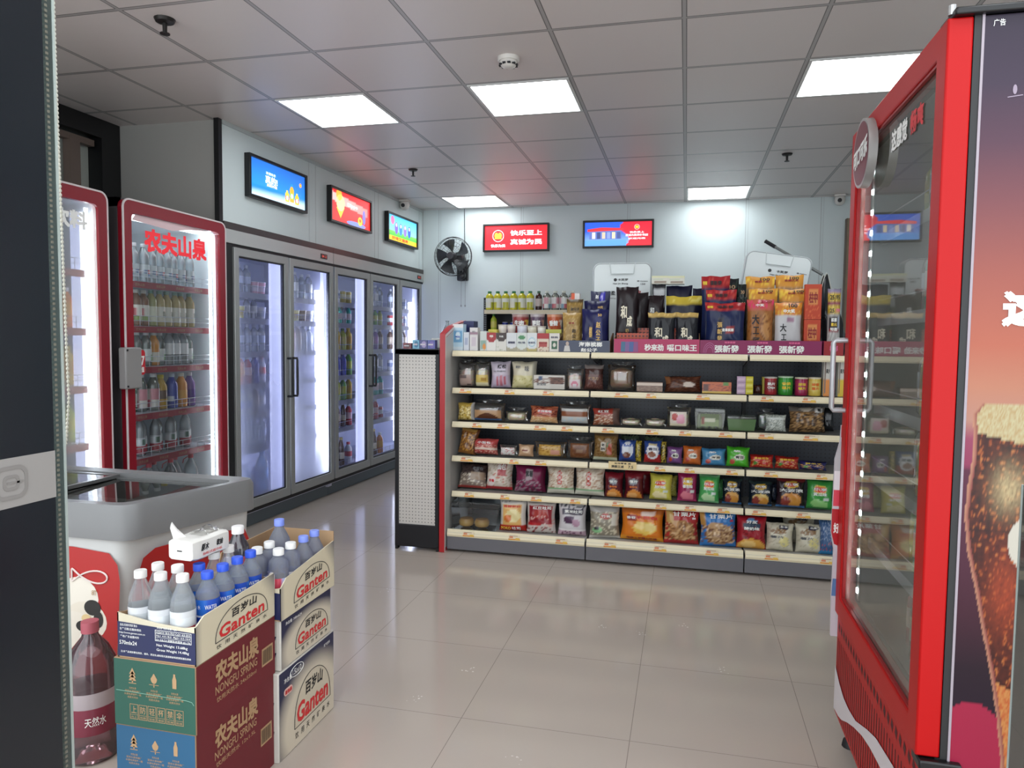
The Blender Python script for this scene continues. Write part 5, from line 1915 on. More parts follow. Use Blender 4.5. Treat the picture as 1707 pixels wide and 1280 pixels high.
def tin(nums, z, y, c1, c2, lid, lb, words=None, wc='yellow', group='tins'):
    x, w, h = nums
    r = w/2
    q = MB()
    q.lathe([(0, 0), (r*.96, 0), (r, .004), (r, h*.25), (r, h*.26), (r, h*.8), (r, h*.81), (r, h-.006)], 24, cols=[c1, c1, c1, c1, c2, c2, c1, c1])
    o = link('snack_tin', q.mesh('tin', FILM, True), None, (x, y+r, z+.001))
    tag(o, lb, 'tin', group)
    part('lid', MB().lathe([(r*1.02, h-.008), (r*1.02, h), (r*.9, h), (r*.88, h-.002), (0, h-.002)], 24), mat('tin_lid_'+lid, lid, .35), o, True)
    if words:
        lettering(o, [(wd, 0, h*(.62-.22*k), w*.6, h*.16) for k, wd in enumerate(words)], INK[wc], lambda u, v: ((r+.0008)*math.sin(u/r), -(r+.0008)*math.cos(u/r), v), .03)
    return o


def bucket(nums, z, y, c1, c2, c3, lb, words, group, ink='white', name='noodle_cup'):
    x, w, h = nums
    r1, r0 = w/2, w*.40
    rg = random.Random(hash_(lb))
    q = MB()

    def cf(u, v):
        a = (u*2*PI)
        if v > .9:
            return lin(c3)[:3]
        if math.sin(a*2+v*3) > .55 and .1 < v < .75:
            return lin(c2)[:3]
        return mix(c1, c3, rg.random()*.25)
    q.grid(lambda u, v: ((r0+(r1-r0)*v)*math.cos(2*PI*u), (r0+(r1-r0)*v)*math.sin(2*PI*u), h*.96*v), 28, 12, cf)
    o = link(name, q.mesh('cup_body', FILM, True), None, (x, y+r1, z+.001))
    tag(o, lb, 'noodle cup', group)
    part('lid', MB().lathe([(0, h*.97), (r1*1.05, h*.97), (r1*1.05, h), (0, h*1.0)], 24), mat('cup_lid', 'd8d0c4', .35), o, True)
    if words:
        rr_ = (r0+r1)/2
        lettering(o, [(words, 0, h*.52, w*.55, h*.26)], INK[ink], lambda u, v: ((r0+(r1-r0)*v/h+.001)*math.sin(u/rr_), -(r0+(r1-r0)*v/h+.001)*math.cos(u/rr_), v), .04)
    return o


ZMAX = {1.05: 1.255, .83: 1.018, .607: .798, .375: .572, .13: .338}
P2, P0 = 4.53, 4.44
G2, G3, G4, G5, G0 = ('breads and tins on the second shelf', 'cakes and trays on the third shelf', 'snacks on the fourth shelf', 'bags on the fifth shelf', 'large bags on the bottom deck')
# second shelf
loaf((-1.4275, 0.1269, 0.1613), 1.05, P2, 'b59a86', 'bread loaf in clear bag, first on the shelf under the cartons', 'bread', G2, spec=(('bg', 'b39a90'), ('rect', -.9, .2, .7, .95, '6a5a58'), ('rect', .2, .9, .05, .2, '5a4a48')), lab=(.15, .8, .05, .5))
loaf((-1.2927, 0.1053, 0.1636), 1.05, P2, 'd8c49a', 'bread loaf in clear bag with yellow label, second on the shelf under the cartons', 'bread', G2, spec=(('bg', 'd9be6a'), ('band', 0, .3, 'e0d6b0'), ('rect', -.1, .8, .5, .75, 'b08a3a')), lab=(.1, .92, .05, .5))
bag((-1.1690, 0.1332, 0.1718), 1.05, P2, (('bg', 'cbbfce'), ('band', .0, .48, 'bfb0c6'), ('rect', -.35, -.2, .05, .45, 'b86a78'), ('rect', .1, .3, .05, .48, 'b86a78'), ('rect', -.1, .05, .05, .42, 'c0808a'), ('rect', .42, .58, .1, .45, 'b86a78')), 'lilac toast bag with pink stripes and black characters', 'bread', G2, .085, .02, (('缓松', .2, .80, .42, .15, 'black'), ('吐司面包', .0, .62, .6, .06, 'grey')), 'toast_bag', FILM)
bag((-1.0133, 0.1655, 0.1744), 1.05, P2, (('bg', 'd6cdb4'), ('band', 0, .46, 'd8cf9c'), ('spk', 'b8b06a', .12, 0, .46), ('band', .46, .475, '5a523a'), ('rect', .7, 1, 0, 1, 'b9b4a4')), 'cream toast bag with pale yellow lower half', 'bread', G2, .095, .02, (('味', .25, .72, .16, .2, 'grey'), ('鲜奶', -.45, .78, .2, .1, 'grey')), 'toast_bag', FILM)
carton((-0.8427, 0.1996, 0.0885), 1.05, P2, (('bg', 'd8d3cb'), ('rect', .05, .95, .35, .85, '4a2e26'), ('spk', '7a5242', .4, .35, .85), ('rect', -.7, -.5, .65, .9, '4f5f80'), ('rect', .05, 1, 0, .33, 'cfc8be')), 'long white cake box with dark chocolate picture', 'cake box', G2, .10, (('蒸蛋糕', -.5, .35, .3, .2, 'grey'),), name='cake_box')
loaf((-0.6818, 0.1105, 0.1320), 1.05, P2, 'd8b8a0', 'small clear bag with pink and white label before the chocolate bread', 'bread', G2, .07, (('bg', 'e0d4d4'), ('ell', 0, .5, .6, .35, 'd88aa0'), ('rect', -.3, .3, 0, .5, 'e8dce0')), (.2, .85, .03, .5), name='sandwich_bag')
bag((-0.5630, 0.1223, 0.1611), 1.05, P2, (('bg', '4a2e2a'), ('band', .05, .62, '5f3a34'), ('spk', '7a5048', .25, .05, .62), ('band', .85, 1, '8a807c')), 'dark brown chocolate bread bag by the bay joint', 'bread', G2, .08, .05, (('巧克力', .0, .45, .5, .12, 'tan'),), 'bread_bag')
loaf((-0.3896, 0.1746, 0.1612), 1.05, P2, '8a6238', 'round brown bread in a shiny clear bag with twisted ends', 'bread', G2, .12, None, fill=.86, name='round_bread')
carton((-0.2125, 0.1566, 0.0590), 1.05, P2, (('bg', '7a5a48'), ('band', .65, .9, 'd8c4b4'), ('spk', '9a7a62', .3, 0, .6)), 'low brown cake pack beside the round bread', 'cake', G2, .08, name='cake_pack', m=FILM)
bag((-0.0138, 0.2209, 0.1014), 1.05, P2, (('bg', '4f2c20'), ('spk', '6f4430', .3, 0, 1), ('ell', .35, .4, .35, .16, 'd8c8bc'), ('rect', -1, -.75, .5, 1, '8a5a3a')), 'shiny dark brown bag lying slanted on the second shelf', 'snack bag', G2, .08, .25, (), 'bread_bag', SHINY)
carton((0.1863, 0.1694, 0.0684), 1.05, P2, (('bg', 'c8622e'), ('band', .0, .2, 'd8b24a'), ('spk', '8a2e20', .3, .2, .8), ('rect', -.9, -.55, .2, .8, '5a2418'), ('rect', .4, .8, .7, 1, '5a8a3a')), 'orange and brown cake pack with yellow base', 'cake', G2, .09, name='cake_pack', m=FILM)
zz = 1.05
for k in range(3):
    carton((0.3275, 0.0489, 0.0346), zz, P2, (('bg', 'c0a0bc'), ('rect', -.8, .8, .3, .7, 'd8bcd0')), 'little pink cake cube, %s of a stack of three' % ('bottom', 'middle', 'top')[k], 'snack cube', 'pink cubes stacked on the second shelf', .035, name='snack_cube', m=FILM, nu=5, nv=5)
    zz += 0.0346+.0012
zz = 1.05
for k in range(3):
    carton((0.3744, 0.0417, 0.0347), zz, P2, (('bg', 'd2c42e'), ('rect', -.7, .7, .3, .7, 'e0d86a')), 'little yellow cake cube, %s of a stack of three' % ('bottom', 'middle', 'top')[k], 'snack cube', 'yellow cubes stacked on the second shelf', .035, name='snack_cube', m=FILM, nu=5, nv=5)
    zz += 0.0347+.0012
bag((0.4276, 0.0490, 0.0541), 1.05, 4.58, (('bg', '3f221c'), ('spk', '5a3228', .4, 0, 1)), 'small dark brown bag behind the yellow cubes', 'snack bag', G2, .04, .1)
carton((0.4620, 0.0152, 0.1014), 1.05, 4.60, (('bg', 'b8a83a'),), 'thin yellow-green card box beside the red tin', 'box', G2, .06, name='card_box', nu=3, nv=6)
tin((0.4981, 0.0710, 0.1055), 1.05, P2, 'a02830', '8f3038', 'c8c0b8', 'red snack tin with silver emblem, first of the four tins', ('脆片', 'Chips'), 'white', 'tins on the second shelf')
tin((0.5827, 0.0846, 0.1107), 1.05, P2, '2f8a2e', '3a9a32', 'b8d0b0', 'green snack tin, second of the four tins', ('香脆', '薯片'), 'yellow', 'tins on the second shelf')
tin((0.6702, 0.0722, 0.1059), 1.05, P2, '9a1f4a', 'a62a54', 'd8cfb8', 'magenta snack tin, third of the four tins', ('原味', '薯片'), 'yellow', 'tins on the second shelf')
tin((0.7440, 0.0701, 0.1076), 1.05, P2, 'dcc056', 'e0c868', 'd8cfb8', 'yellow snack tin, fourth of the four tins', ('蜂蜜', '薯片'), 'orange', 'tins on the second shelf')
for k, (xx, c) in enumerate((((0.8068, 0.0412, 0.2102), 'e8944a'), ((0.8826, 0.0332, 0.2115), 'e2c23a'))):
    carton(xx, 1.05, P2, (('bg', 'd8d4cc'), ('band', 0, .45, c), ('rect', -.8, -.4, .1, .95, '8a7a70')), ('tall white and orange box behind the silver fridge handle', 'tall white and yellow box at the red fridge door edge')[k], 'box', G2, .07, (('麦片', .2, .7, .6, .12, 'black'),), name='cereal_box')

# third shelf
bag((-1.4381, 0.1189, 0.1160), .83, P2, (('bg', 'cfae52'), ('spk', '8a6a2a', .25, 0, .9), ('spk', 'f0e0a0', .25, 0, .8), ('rect', .75, 1, 0, 1, 'b8b4b0')), 'yellow nut snack bag at the red-edged end of the third shelf', 'snack bag', G3, .07, .1)
loaf((-1.2511, 0.2226, 0.1154), .83, P2, '9a6a3e', 'brown cake in clear bag with blue base', 'cake', G3, .10, (('bg', 'b8906a'), ('band', 0, .18, '3f6fa8'), ('arc', .75, -.7, '5a3422'), ('band', .0, .16, '3f6fa8')), (.08, .92, .03, .62), name='cake_bag', fill=.65)
loaf((-1.0605, 0.1479, 0.0689), .83, P2, 'd8c8a0', 'small pale sandwich in clear wrap', 'sandwich', G3, .08, None, name='sandwich', fill=.9)
bag((-0.8805, 0.1836, 0.1083), .83, P2, (('bg', 'b86a4a'), ('band', 0, .35, 'd0a070'), ('spk', 'e8d0a8', .25, 0, .4), ('spk', '7a2a24', .35, .4, 1), ('rect', -.4, .6, .55, .8, 'c8484a')), 'red and tan bread roll pack in the middle of the first bay', 'bread', G3, .08, .1, (('手撕面包', .1, .68, .5, .14, 'white'),), 'bread_pack')
loaf((-0.6796, 0.2059, 0.1237), .83, P2, '7a4a2e', 'clear bag with long brown roll and pale blue print', 'bread', G3, .10, (('bg', 'c9c8c4'), ('band', .45, .85, '8a5236'), ('spk', 'b8c8d0', .3, 0, .4)), (.08, .92, .05, .8), name='bread_roll_bag')
bag((-0.4771, 0.1720, 0.1060), .83, P2, (('bg', '9a5a40'), ('band', .6, 1, 'a03a2e'), ('spk', 'e0c8b0', .22, 0, .6), ('rect', .5, 1, 0, 1, '6a5048')), 'reddish brown bun pack at the start of the middle bay', 'bread', G3, .08, .12, (('红豆', -.2, .8, .4, .14, 'white'),), 'bun_pack')
loaf((-0.3238, 0.1332, 0.0475), .83, P2, 'e0d2b0', 'low cream cake in film, nearer the bun pack', 'cake', G3, .08, None, name='flat_cake', tuft=False, fill=.95)
loaf((-0.1754, 0.1323, 0.0510), .83, P2, 'e0d2b4', 'low cream cake in film, nearer the white sandwich bag', 'cake', G3, .08, None, name='flat_cake', tuft=False, fill=.95)
loaf((-0.0315, 0.1455, 0.1261), .83, P2, 'dccaa8', 'clear sandwich bag with red and pink label', 'sandwich', G3, .09, (('bg', 'e4d8cc'), ('ell', -.4, .65, .4, .25, 'b8403a'), ('ell', .3, .45, .5, .4, 'e8a8bc'), ('band', 0, .2, 'e8dcc0')), (.12, .82, .1, .8), name='sandwich_bag')


def tray(nums, z, y, c, lid, food, lb, cat, group, d=.09, clearbox=False, cookies=None):
    x, w, h = nums
    x = max(x, -1.460+w/2)
    t = thing('plastic_tray' if not clearbox else 'cookie_box', lb, cat, (x, y+d/2, z+.001), 0, group)
    o = [(-w/2*.9, -d/2*.9), (w/2*.9, -d/2*.9), (w/2*.9, d/2*.9), (-w/2*.9, d/2*.9)]
    m = MB()
    lo = [m.vert((a, b, 0)) for a, b in o]
    hi = [m.vert((a/.9, b/.9, h*.8)) for a, b in o]
    for i in range(4):
        j = (i+1) % 4
        m.face((lo[i], lo[j], hi[j], hi[i]))
    m.face(lo[::-1])
    part('tray', m, c, t)
    part('lid', MB().box(-w/2, w/2, -d/2, d/2, h*.8, h), lid, t, bevel=.004)
    if food:
        q = MB()
        rg = random.Random(5)
        for i in range(4):
            for j in range(2):
                q.lathe([(0, .003), (w*.085, .006), (w*.10, h*.4), (w*.06, h*.7), (0, h*.75)], 10, -w*.33+w*.22*i, -d*.2+d*.4*j, 0, cols=[food]*5)
        part('food', q, PRINT, t, True)
    return t


GREENT = glass('green_tray', 'cdeabc', haze=.6, hazec='b4dca0')
GREYT = glass('tray_clear', 'e2e6e2', haze=.22, hazec='d0d4cc', sheen=.03)
tt = tray((0.1511, 0.1788, 0.1261), .83, P2, GREYT, GREYT, 'a8b88a', 'clear lidded tray of green rice cakes', 'tray', G3)
q = MB()
w_, h_ = 0.1788, 0.1261
q.grid(lambda u, v: (-w_*.3+w_*.6*u, -.0465, h_*.15+h_*.6*v), 12, 10, lambda u, v: paint((('bg', '8a9a6a'), ('band', .6, 1, '5a6a3a'), ('rect', -.5, .6, .35, .65, 'cfd0b8'), ('rect', -.9, -.6, .2, .7, '8a4a3a')), 2*u-1, v, RNG))
part('label', q, FILM, tt)
tray((0.3361, 0.1650, 0.0863), .83, P2, GREENT, GREYT, None, 'pale green ribbed plastic tray across the bay joint', 'tray', G3, .08)
loaf((0.4803, 0.0981, 0.1073), .83, 4.60, '8f968f', 'grey clear bag behind the speckled white pack', 'snack bag', G3, .05, None, name='clear_bag', fill=.9)
bag((0.5332, 0.1173, 0.1016), .83, P2, (('bg', 'b4b9b0'), ('spk', 'd8dcd4', .3, 0, 1), ('spk', '7a807a', .2, 0, 1), ('band', .72, .82, 'd8dcd8')), 'speckled white and grey pack in clear film', 'snack bag', G3, .06, .08)
bag((0.7125, 0.2075, 0.1536), .83, P2, (('bg', '7a5a3a'), ('spk', 'b08a5a', .4, 0, .75), ('spk', '3f2c1e', .3, 0, .75), ('band', .78, 1, '6a6460'), ('ell', -.1, .9, .35, .09, 'c8bcae'), ('ell', .6, .85, .25, .12, 'e0dcd8')), 'large clear bag of brown walnut pieces', 'snack bag', G3, .10, .15, (('脆', .6, .85, .1, .12, 'black'),), 'nut_bag')
bag((0.8418, 0.0684, 0.1430), .83, 4.64, (('bg', '17181c'), ('rect', -.2, .6, .5, .7, '6a6a6c')), 'black snack bag behind the walnut bag', 'snack bag', G3, .05, .1)

# fourth shelf
bag((-1.3938, 0.1239, 0.1700), .607, P2, (('bg', '8a5a2a'), ('spk', 'c08a3a', .35, .1, .85), ('spk', '5a3218', .25, .1, .85), ('band', .88, 1, 'b08a4a'), ('rect', .7, 1, 0, 1, '5a3218')), 'tall brown biscuit bag leaning at the end of the fourth shelf', 'snack bag', G4, .05, .15, (), roll=.13)
bag((-1.2721, 0.1773, 0.1042), .607, P2, (('bg', 'a8443e'), ('spk', 'd8a090', .3, 0, .6), ('band', .3, .45, 'd8c0b0'), ('band', .65, 1, 'b84a48')), 'red patterned bun pack on the fourth shelf', 'bread', G4, .08, .1, (('小面包', 0, .75, .5, .14, 'white'),), 'bun_pack')
loaf((-1.1118, 0.1174, 0.0693), .607, P2, 'd0c8c0', 'small clear pack with white and red print', 'cake', G4, .07, (('bg', 'dcd8d4'), ('spk', 'b8484a', .18, 0, 1)), (.1, .9, .05, .8), name='cake_pack', tuft=False)
bag((-0.9941, 0.1016, 0.0788), .607, P2, (('bg', 'c09a78'), ('ell', 0, .55, .6, .3, 'd8b898'), ('rect', -.5, .3, .4, .5, '8a4a3a')), 'small tan square pack with pale centre', 'cake', G4, .05, .25, (), 'cake_pack')
loaf((-0.8337, 0.2067, 0.0999), .607, P2, 'b8863a', 'long golden roll in clear bag', 'bread', G4, .09, (('bg', 'c8a050'), ('spk', 'a0702a', .3, 0, 1), ('rect', .1, .9, .1, .5, 'c8907a')), (.15, .85, .15, .85), name='bread_roll_bag', tuft=False)
loaf((-0.6411, 0.1724, 0.1185), .607, P2, '6a4028', 'round dark brown cake in clear bag at the bay joint', 'cake', G4, .09, (('bg', '6f452b'), ('ell', 0, .5, .95, .48, '7f5232'), ('ell', 0, .5, .75, .36, '6a3f26'), ('rect', -.35, .35, .42, .58, '8a6a50')), (.14, .86, .06, .86), name='cake_bag')
bag((-0.4814, 0.1547, 0.1733), .607, P2, (('bg', '8a6a3c'), ('band', 0, .1, 'c8ccb0'), ('spk', '6a4a24', .3, .1, .85), ('rect', -.35, .05, .35, .68, 'd8d0c0'), ('rect', .15, .6, .2, .62, 'a8482e'), ('rect', .15, .3, .5, .65, '3f7a4a'), ('band', .88, 1, '6a5440')), 'tan biscuit stick bag with white name plate', 'snack bag', G4, .07, .08, (('老', -.15, .56, .13, .11, 'black'), ('面包', -.15, .42, .16, .1, 'black')))
for k, (nn, y_) in enumerate((((-0.3339, 0.1165, 0.1559), 4.66), ((-0.1871, 0.1177, 0.1528), 4.66))):
    bag(nn, .607, y_, (('bg', '2a2c30'), ('band', .8, .95, '4a5a4a'), ('spk', '6a6a5a', .2, .5, 1)), ('dark crisp bag standing behind the blue and white bag', 'dark crisp bag standing behind the red and white bag')[k], 'snack bag', G4, .05, .05)
bag((-0.3430, 0.1056, 0.1341), .607, P2, (('bg', '2f4a90'), ('ell', 0, .55, .75, .38, 'd8dce4'), ('rect', -.6, .6, .0, .12, '2a3a7a'), ('ell', -.1, .3, .5, .14, '7a4a3a'), ('rect', -.5, .5, .72, .86, '3a5aa8')), 'blue and white snack bag with round picture', 'snack bag', G4, .06, .1, (('豆', 0, .8, .3, .1, 'white'),))
bag((-0.2768, 0.0385, 0.1297), .607, 4.56, (('bg', 'c0a83a'), ('spk', '5a4a1a', .35, 0, 1)), 'narrow yellow pack tucked beside the blue and white bag', 'snack bag', G4, .03, .1, nu=8)
bag((-0.1872, 0.1068, 0.1348), .607, P2, (('bg', '2f4a90'), ('band', 0, .4, 'a8282a'), ('ell', 0, .52, .78, .36, 'e0dee0'), ('ell', -.1, .38, .5, .13, '8a4a2a'), ('rect', -.5, .5, .78, .9, 'c8b890')), 'blue and red snack bag with white oval', 'snack bag', G4, .06, .1, (('香豆', 0, .62, .5, .12, 'navy'),))
bag((-0.1209, 0.0345, 0.1304), .607, 4.56, (('bg', 'b8a03a'), ('spk', '4a3a1a', .35, 0, 1)), 'narrow yellow pack tucked beside the red and blue bag', 'snack bag', G4, .03, .1, nu=8)
for nn, c, c2, wd, lb in (((-0.0534, 0.0945, 0.1041), '7a4f86', '6a4074', '蚕豆', 'purple cracker pack, first of the bright row'), ((0.0513, 0.1104, 0.1129), 'c86a2e', 'b85a20', '小米', 'orange cracker pack, second of the bright row'), ((0.1806, 0.1433, 0.1041), '4a8ab4', '3a7aa8', '海苔', 'light blue cracker pack, third of the bright row'), ((0.3207, 0.1340, 0.1208), '4fae2e', '3f9e22', '青豆', 'green cracker pack, fourth of the bright row')):
    bag(nn, .607, P2, (('bg', c), ('band', .88, 1, c2), ('ell', .15, .48, .5, .16, 'e6e2d4'), ('ell', -.5, .25, .22, .12, 'b84a3a'), ('band', 0, .1, c2)), lb, 'snack bag', G4, .06, .08, ((wd, .15, .48, .36, .13, 'black'), ('脆', -.1, .78, .3, .1, 'white')))
for nn, c, c2, wd, lb in (((0.4594, 0.1345, 0.0790), 'b82a22', '8a1a18', '多味花生', 'red peanut bag, nearer the green pack'), ((0.6022, 0.1355, 0.0752), 'a8281e', '8a1a18', '香辣花生', 'red peanut bag, nearer the dark blue pack'), ((0.7493, 0.1528, 0.0535), '23245a', '1a1a48', '葵瓜子', 'low dark blue seed bag beside the bottle-shaped board')):
    bag(nn, .607, P2, (('bg', c), ('band', .85, 1, c2), ('spk', 'd8a060', .22, .1, .6), ('ell', -.6, .35, .18, .14, '4f8a3a')), lb, 'snack bag', G4, .06, .12, ((wd, 0, .72, .6, .16, 'yellow'),))

# fifth shelf
bag((-1.3785, 0.1940, 0.1662), .375, P2, (('bg', '8a7a70'), ('band', .55, 1, '4a3c3a'), ('spk', '2e2426', .25, .5, 1), ('spk', 'd8ccb8', .2, 0, .5), ('rect', 0, .95, .28, .6, 'a08a76'), ('band', 0, .08, 'a83a34')), 'dark grey and beige bread bag by the red-edged end', 'bread', G5, .10, .35, (('老面包', .4, .75, .35, .14, 'grey'),), 'bread_bag')
bag((-1.1790, 0.1831, 0.1949), .375, P2, (('bg', 'd8ccc0'), ('spk', 'b8a890', .2, .1, .9), ('rect', -.1, .6, .5, .95, 'a82a30'), ('spk', 'c86a60', .12, .1, .6), ('band', 0, .1, 'b02a30'), ('ell', -.5, .3, .3, .18, 'e8dcd8')), 'white bread bag with red name panel', 'bread', G5, .11, .12, (('面包', .25, .78, .3, .2, 'white'), ('早餐', -.45, .3, .2, .1, 'red')), 'bread_bag')
bag((-0.9666, 0.2069, 0.1732), .375, P2, (('bg', '7a1f48'), ('rect', -.25, .15, .45, .85, 'a89aa0'), ('spk', '4a3a44', .3, 0, .42), ('spk', '9a7a88', .25, 0, .42), ('rect', .7, 1, 0, 1, '5a1434')), 'purple bread bag with grey label square', 'bread', G5, .09, .2, (('紫薯', -.05, .65, .22, .22, 'black'),), 'bread_bag', SHINY)
for k, nn in enumerate(((-0.7653, 0.1794, 0.1785), (-0.5786, 0.1911, 0.1820))):
    bag(nn, .375, P2, (('bg', 'd0c0ac'), ('spk', 'e6dccc', .3, 0, 1), ('spk', 'b08a70', .15, .2, .9), ('ell', 0, .74, .16, .08, 'c02a2a'), ('ell', 0, .58, .18, .08, 'c02a2a'), ('ell', 0, .42, .18, .08, 'c02a2a'), ('band', .14, .22, '6fae7a'), ('band', .0, .14, 'd8d4c4')), ('cream bread bag with three red dots, beside the purple bag', 'cream bread bag with three red dots, across the bay joint')[k], 'bread', G5, .09, .12, (('红', 0, .74, .1, .08, 'white'), ('豆', 0, .58, .1, .08, 'white'), ('包', 0, .42, .1, .08, 'white')), 'bread_bag')
for k, nn in enumerate(((-0.4233, 0.1187, 0.1569), (-0.2972, 0.1218, 0.1666))):
    bag(nn, .375, P2, (('bg', '5a1420'), ('band', .75, 1, '7a1c28'), ('ell', 0, .62, .45, .12, '8f969e'), ('ell', .05, .05, .8, .28, 'd88a3a'), ('ell', -.1, .12, .5, .1, 'e8ac6a')), ('dark red crisp bag with orange base, nearer the red-dotted bread', 'dark red crisp bag with orange base, nearer the yellow crisps')[k], 'crisps', G5, .07, .12, (('薯片', 0, .62, .4, .1, 'white'), ('香辣味', 0, .42, .4, .07, 'orange')), 'crisp_bag', SHINY)
bag((-0.2800, 0.1585, 0.1590), .375, 4.67, (('bg', '6a1420'), ('band', .85, 1, '9a2430'), ('ell', .1, .75, .4, .12, '7a3a3e')), 'dark red crisp bag standing in the second row', 'crisps', G5, .06, .05, (), 'crisp_bag', SHINY)


def wave(nn, zs, yy, c, c2, words, lb, chips='e6c27a', logo='d8402a', ink='white', big=False, m=None):
    sp = [('bg', c), ('band', .93, 1, c2), ('ell', 0, .66, .52, .15, 'e8c23e'), ('ell', 0, .66, .46, .11, logo), ('ell', -.25, .2, .45, .14, chips), ('ell', .25, .16, .4, .12, chips), ('rect', .3, .75, .28, .38, 'd0d8d4'), ('band', 0, .05, c2)]
    if big:
        sp = [('bg', c), ('band', .9, 1, c2), ('ell', 0, .78, .5, .12, 'd8b23e'), ('ell', 0, .78, .44, .08, logo), ('ell', 0, .3, .75, .2, chips), ('ell', .2, .2, .5, .16, 'c88a3a'), ('ell', -.4, .2, .3, .2, '8a3a30'), ('band', 0, .06, '3a6a9a')]
    L = [(w_, 0, (.66 if i == 0 else .5) if not big else (.78 if i == 0 else .58), .5 if not big else (.45 if i == 0 else .8), .09 if i == 0 else .11, ink) for i, w_ in enumerate(words)]
    return bag(nn, zs, yy, sp, lb, 'crisps', G5, .07, .10, L, 'crisp_bag', m or FILM)


bag((-0.0702, 0.0700, 0.1325), .375, 4.66, (('bg', 'b8b04a'), ('spk', 'd8d07a', .2, 0, 1)), 'second-row yellow crisp bag behind the front yellow one', 'crisps', G5, .06, .05, (), 'crisp_bag')
wave((-0.1332, 0.1382, 0.1604), .375, P2, 'cfc552', 'b8ae3e', ('乐享', '原味'), 'yellow potato crisp bag in front on the fifth shelf', 'e8dca8')
wave((0.0277, 0.1189, 0.1867), .375, P2, '9a1f54', 'b0386a', ('大薯片', '番茄味'), 'magenta potato crisp bag on the fifth shelf', 'd8788a', 'e0b23a')
wave((0.1568, 0.1239, 0.1730), .375, P2, '4aa85a', '7fbf8a', ('乐享', '黄瓜味'), 'light green potato crisp bag in the middle bay', 'b8dca8')
bag((0.2262, 0.0509, 0.1249), .375, 4.66, (('bg', '3f8a4a'), ('spk', '6fae7a', .2, 0, 1)), 'green crisp bag in the second row behind the dark bag', 'crisps', G5, .05, .05, (), 'crisp_bag')
wave((0.2941, 0.1145, 0.1561), .375, P2, '17202e', '2a3a3a', ('乐享', '大波浪'), 'black wavy crisp bag just before the bay joint', 'd8a45a', '8a5a1e', 'white', True)
wave((0.4580, 0.1368, 0.1497), .375, P2, '18222f', '2a3a3a', ('乐享', '大波浪'), 'black wavy crisp bag just after the bay joint', 'd8b86a', '8a5a1e', 'white', True)
bag((0.5503, 0.0414, 0.1149), .375, 4.67, (('bg', '1a2236'), ('spk', '3a4a6a', .2, 0, 1)), 'dark blue crisp bag glimpsed in the second row', 'crisps', G5, .05, .05, (), 'crisp_bag')
wave((0.6293, 0.1663, 0.1791), .375, P2, '2a1820', '7a2428', ('乐享', '大波浪'), 'black and red wavy crisp bag with bacon picture', 'd8944a', 'c83a2a', 'white', True)
wave((0.7923, 0.1470, 0.1795), .375, P2, '3f9a44', '2e7a3a', ('乐享', '黄瓜味'), 'deep green potato crisp bag beside the red fridge', '8fc87a')

# bottom deck
tt = tray((-1.3212, 0.3131, 0.1773), .13, 4.43, PLASTIC, PLASTIC, None, 'clear plastic box holding two round cookies', 'box', G0, .16, True)
w_ = 0.3131
for k in range(2):
    ck = MB().lathe([(0, 0), (.028, 0), (.045, .012), (.05, .035), (.04, .055), (0, .062)], 18, cols=['a8803e', 'a8803e', 'c89a52', 'd0a65e', 'b8884a', 'a87a3e'])
    tag(link('cookie', ck.mesh('cookie', PRINT, True), None, (-1.3212-.055+.105*k, 4.50, .136)), ('round cookie in the clear box, nearer the red-edged panel', 'round cookie in the clear box, nearer the orange bread bag')[k], 'cookie', 'cookies in the clear box')
TOAST = lambda c, c2, c3, base: (('bg', 'dcd6ce'), ('band', .88, 1, 'c8c4be'), ('spk', '8a8680', .15, .88, 1), ('rect', -.75, .75, .2, .84, c), ('ell', .1, .5, .6, .2, c2), ('ell', -.3, .42, .3, .12, c3), ('band', 0, .19, base))
bag((-1.0600, 0.1804, 0.2273), .13, P0, TOAST('e0b06a', 'e8d8a0', 'd0702e', 'b82a22'), 'white toast bag with orange picture and red base', 'bread', G0, .11, .08, (('POKO', -.45, .1, .35, .1, 'yellow'), ('吐司', .3, .1, .3, .1, 'white'), ('香醇鲜奶', 0, .78, .6, .07, 'red')), 'toast_bag')
bag((-0.8739, 0.1911, 0.2023), .13, P0, (('bg', 'cfc6c0'), ('rect', -.85, .85, .28, .9, '8f1f2a'), ('ell', .0, .62, .55, .14, 'a83a34'), ('spk', 'd8a8a0', .15, .2, .6), ('rect', -.95, .1, .24, .34, 'b02028'), ('spk', '8a2a30', .3, 0, .2)), 'red bean toast bag with white tear marks', 'bread', G0, .10, .12, (('红豆吐司', .1, .8, .6, .09, 'white'),), 'toast_bag')
bag((-0.6747, 0.1806, 0.2251), .13, P0, (('bg', 'd0ccd0'), ('spk', '4a4a52', .3, .85, 1), ('rect', -.7, .8, .68, .82, '4a4452'), ('ell', -.2, .5, .45, .13, '4a2a4a'), ('ell', .3, .42, .3, .12, 'b08aa0'), ('band', .18, .22, 'f0ecee'), ('band', 0, .17, 'c8a8b8'), ('spk', '6a3a5a', .2, 0, .18)), 'white and purple toast bag before the bay joint', 'bread', G0, .10, .06, (('紫米吐司', .1, .75, .6, .09, 'white'),), 'toast_bag')
bag((-0.4673, 0.1920, 0.2238), .13, P0, (('bg', '8a8272'), ('band', .8, 1, 'a8a4a0'), ('spk', 'd0c8b0', .22, .1, .8), ('rect', .55, .95, .4, .75, 'd0ccc0'), ('ell', -.5, .24, .3, .1, '8ac08a'), ('ell', -.55, .3, .18, .06, '26262a'), ('ell', .1, .66, .4, .08, 'b04a40'), ('band', 0, .06, 'd8d4cc')), 'clear and green biscuit bag after the bay joint', 'snack bag', G0, .09, .12, (('竹炭', .1, .66, .3, .07, 'white'),))
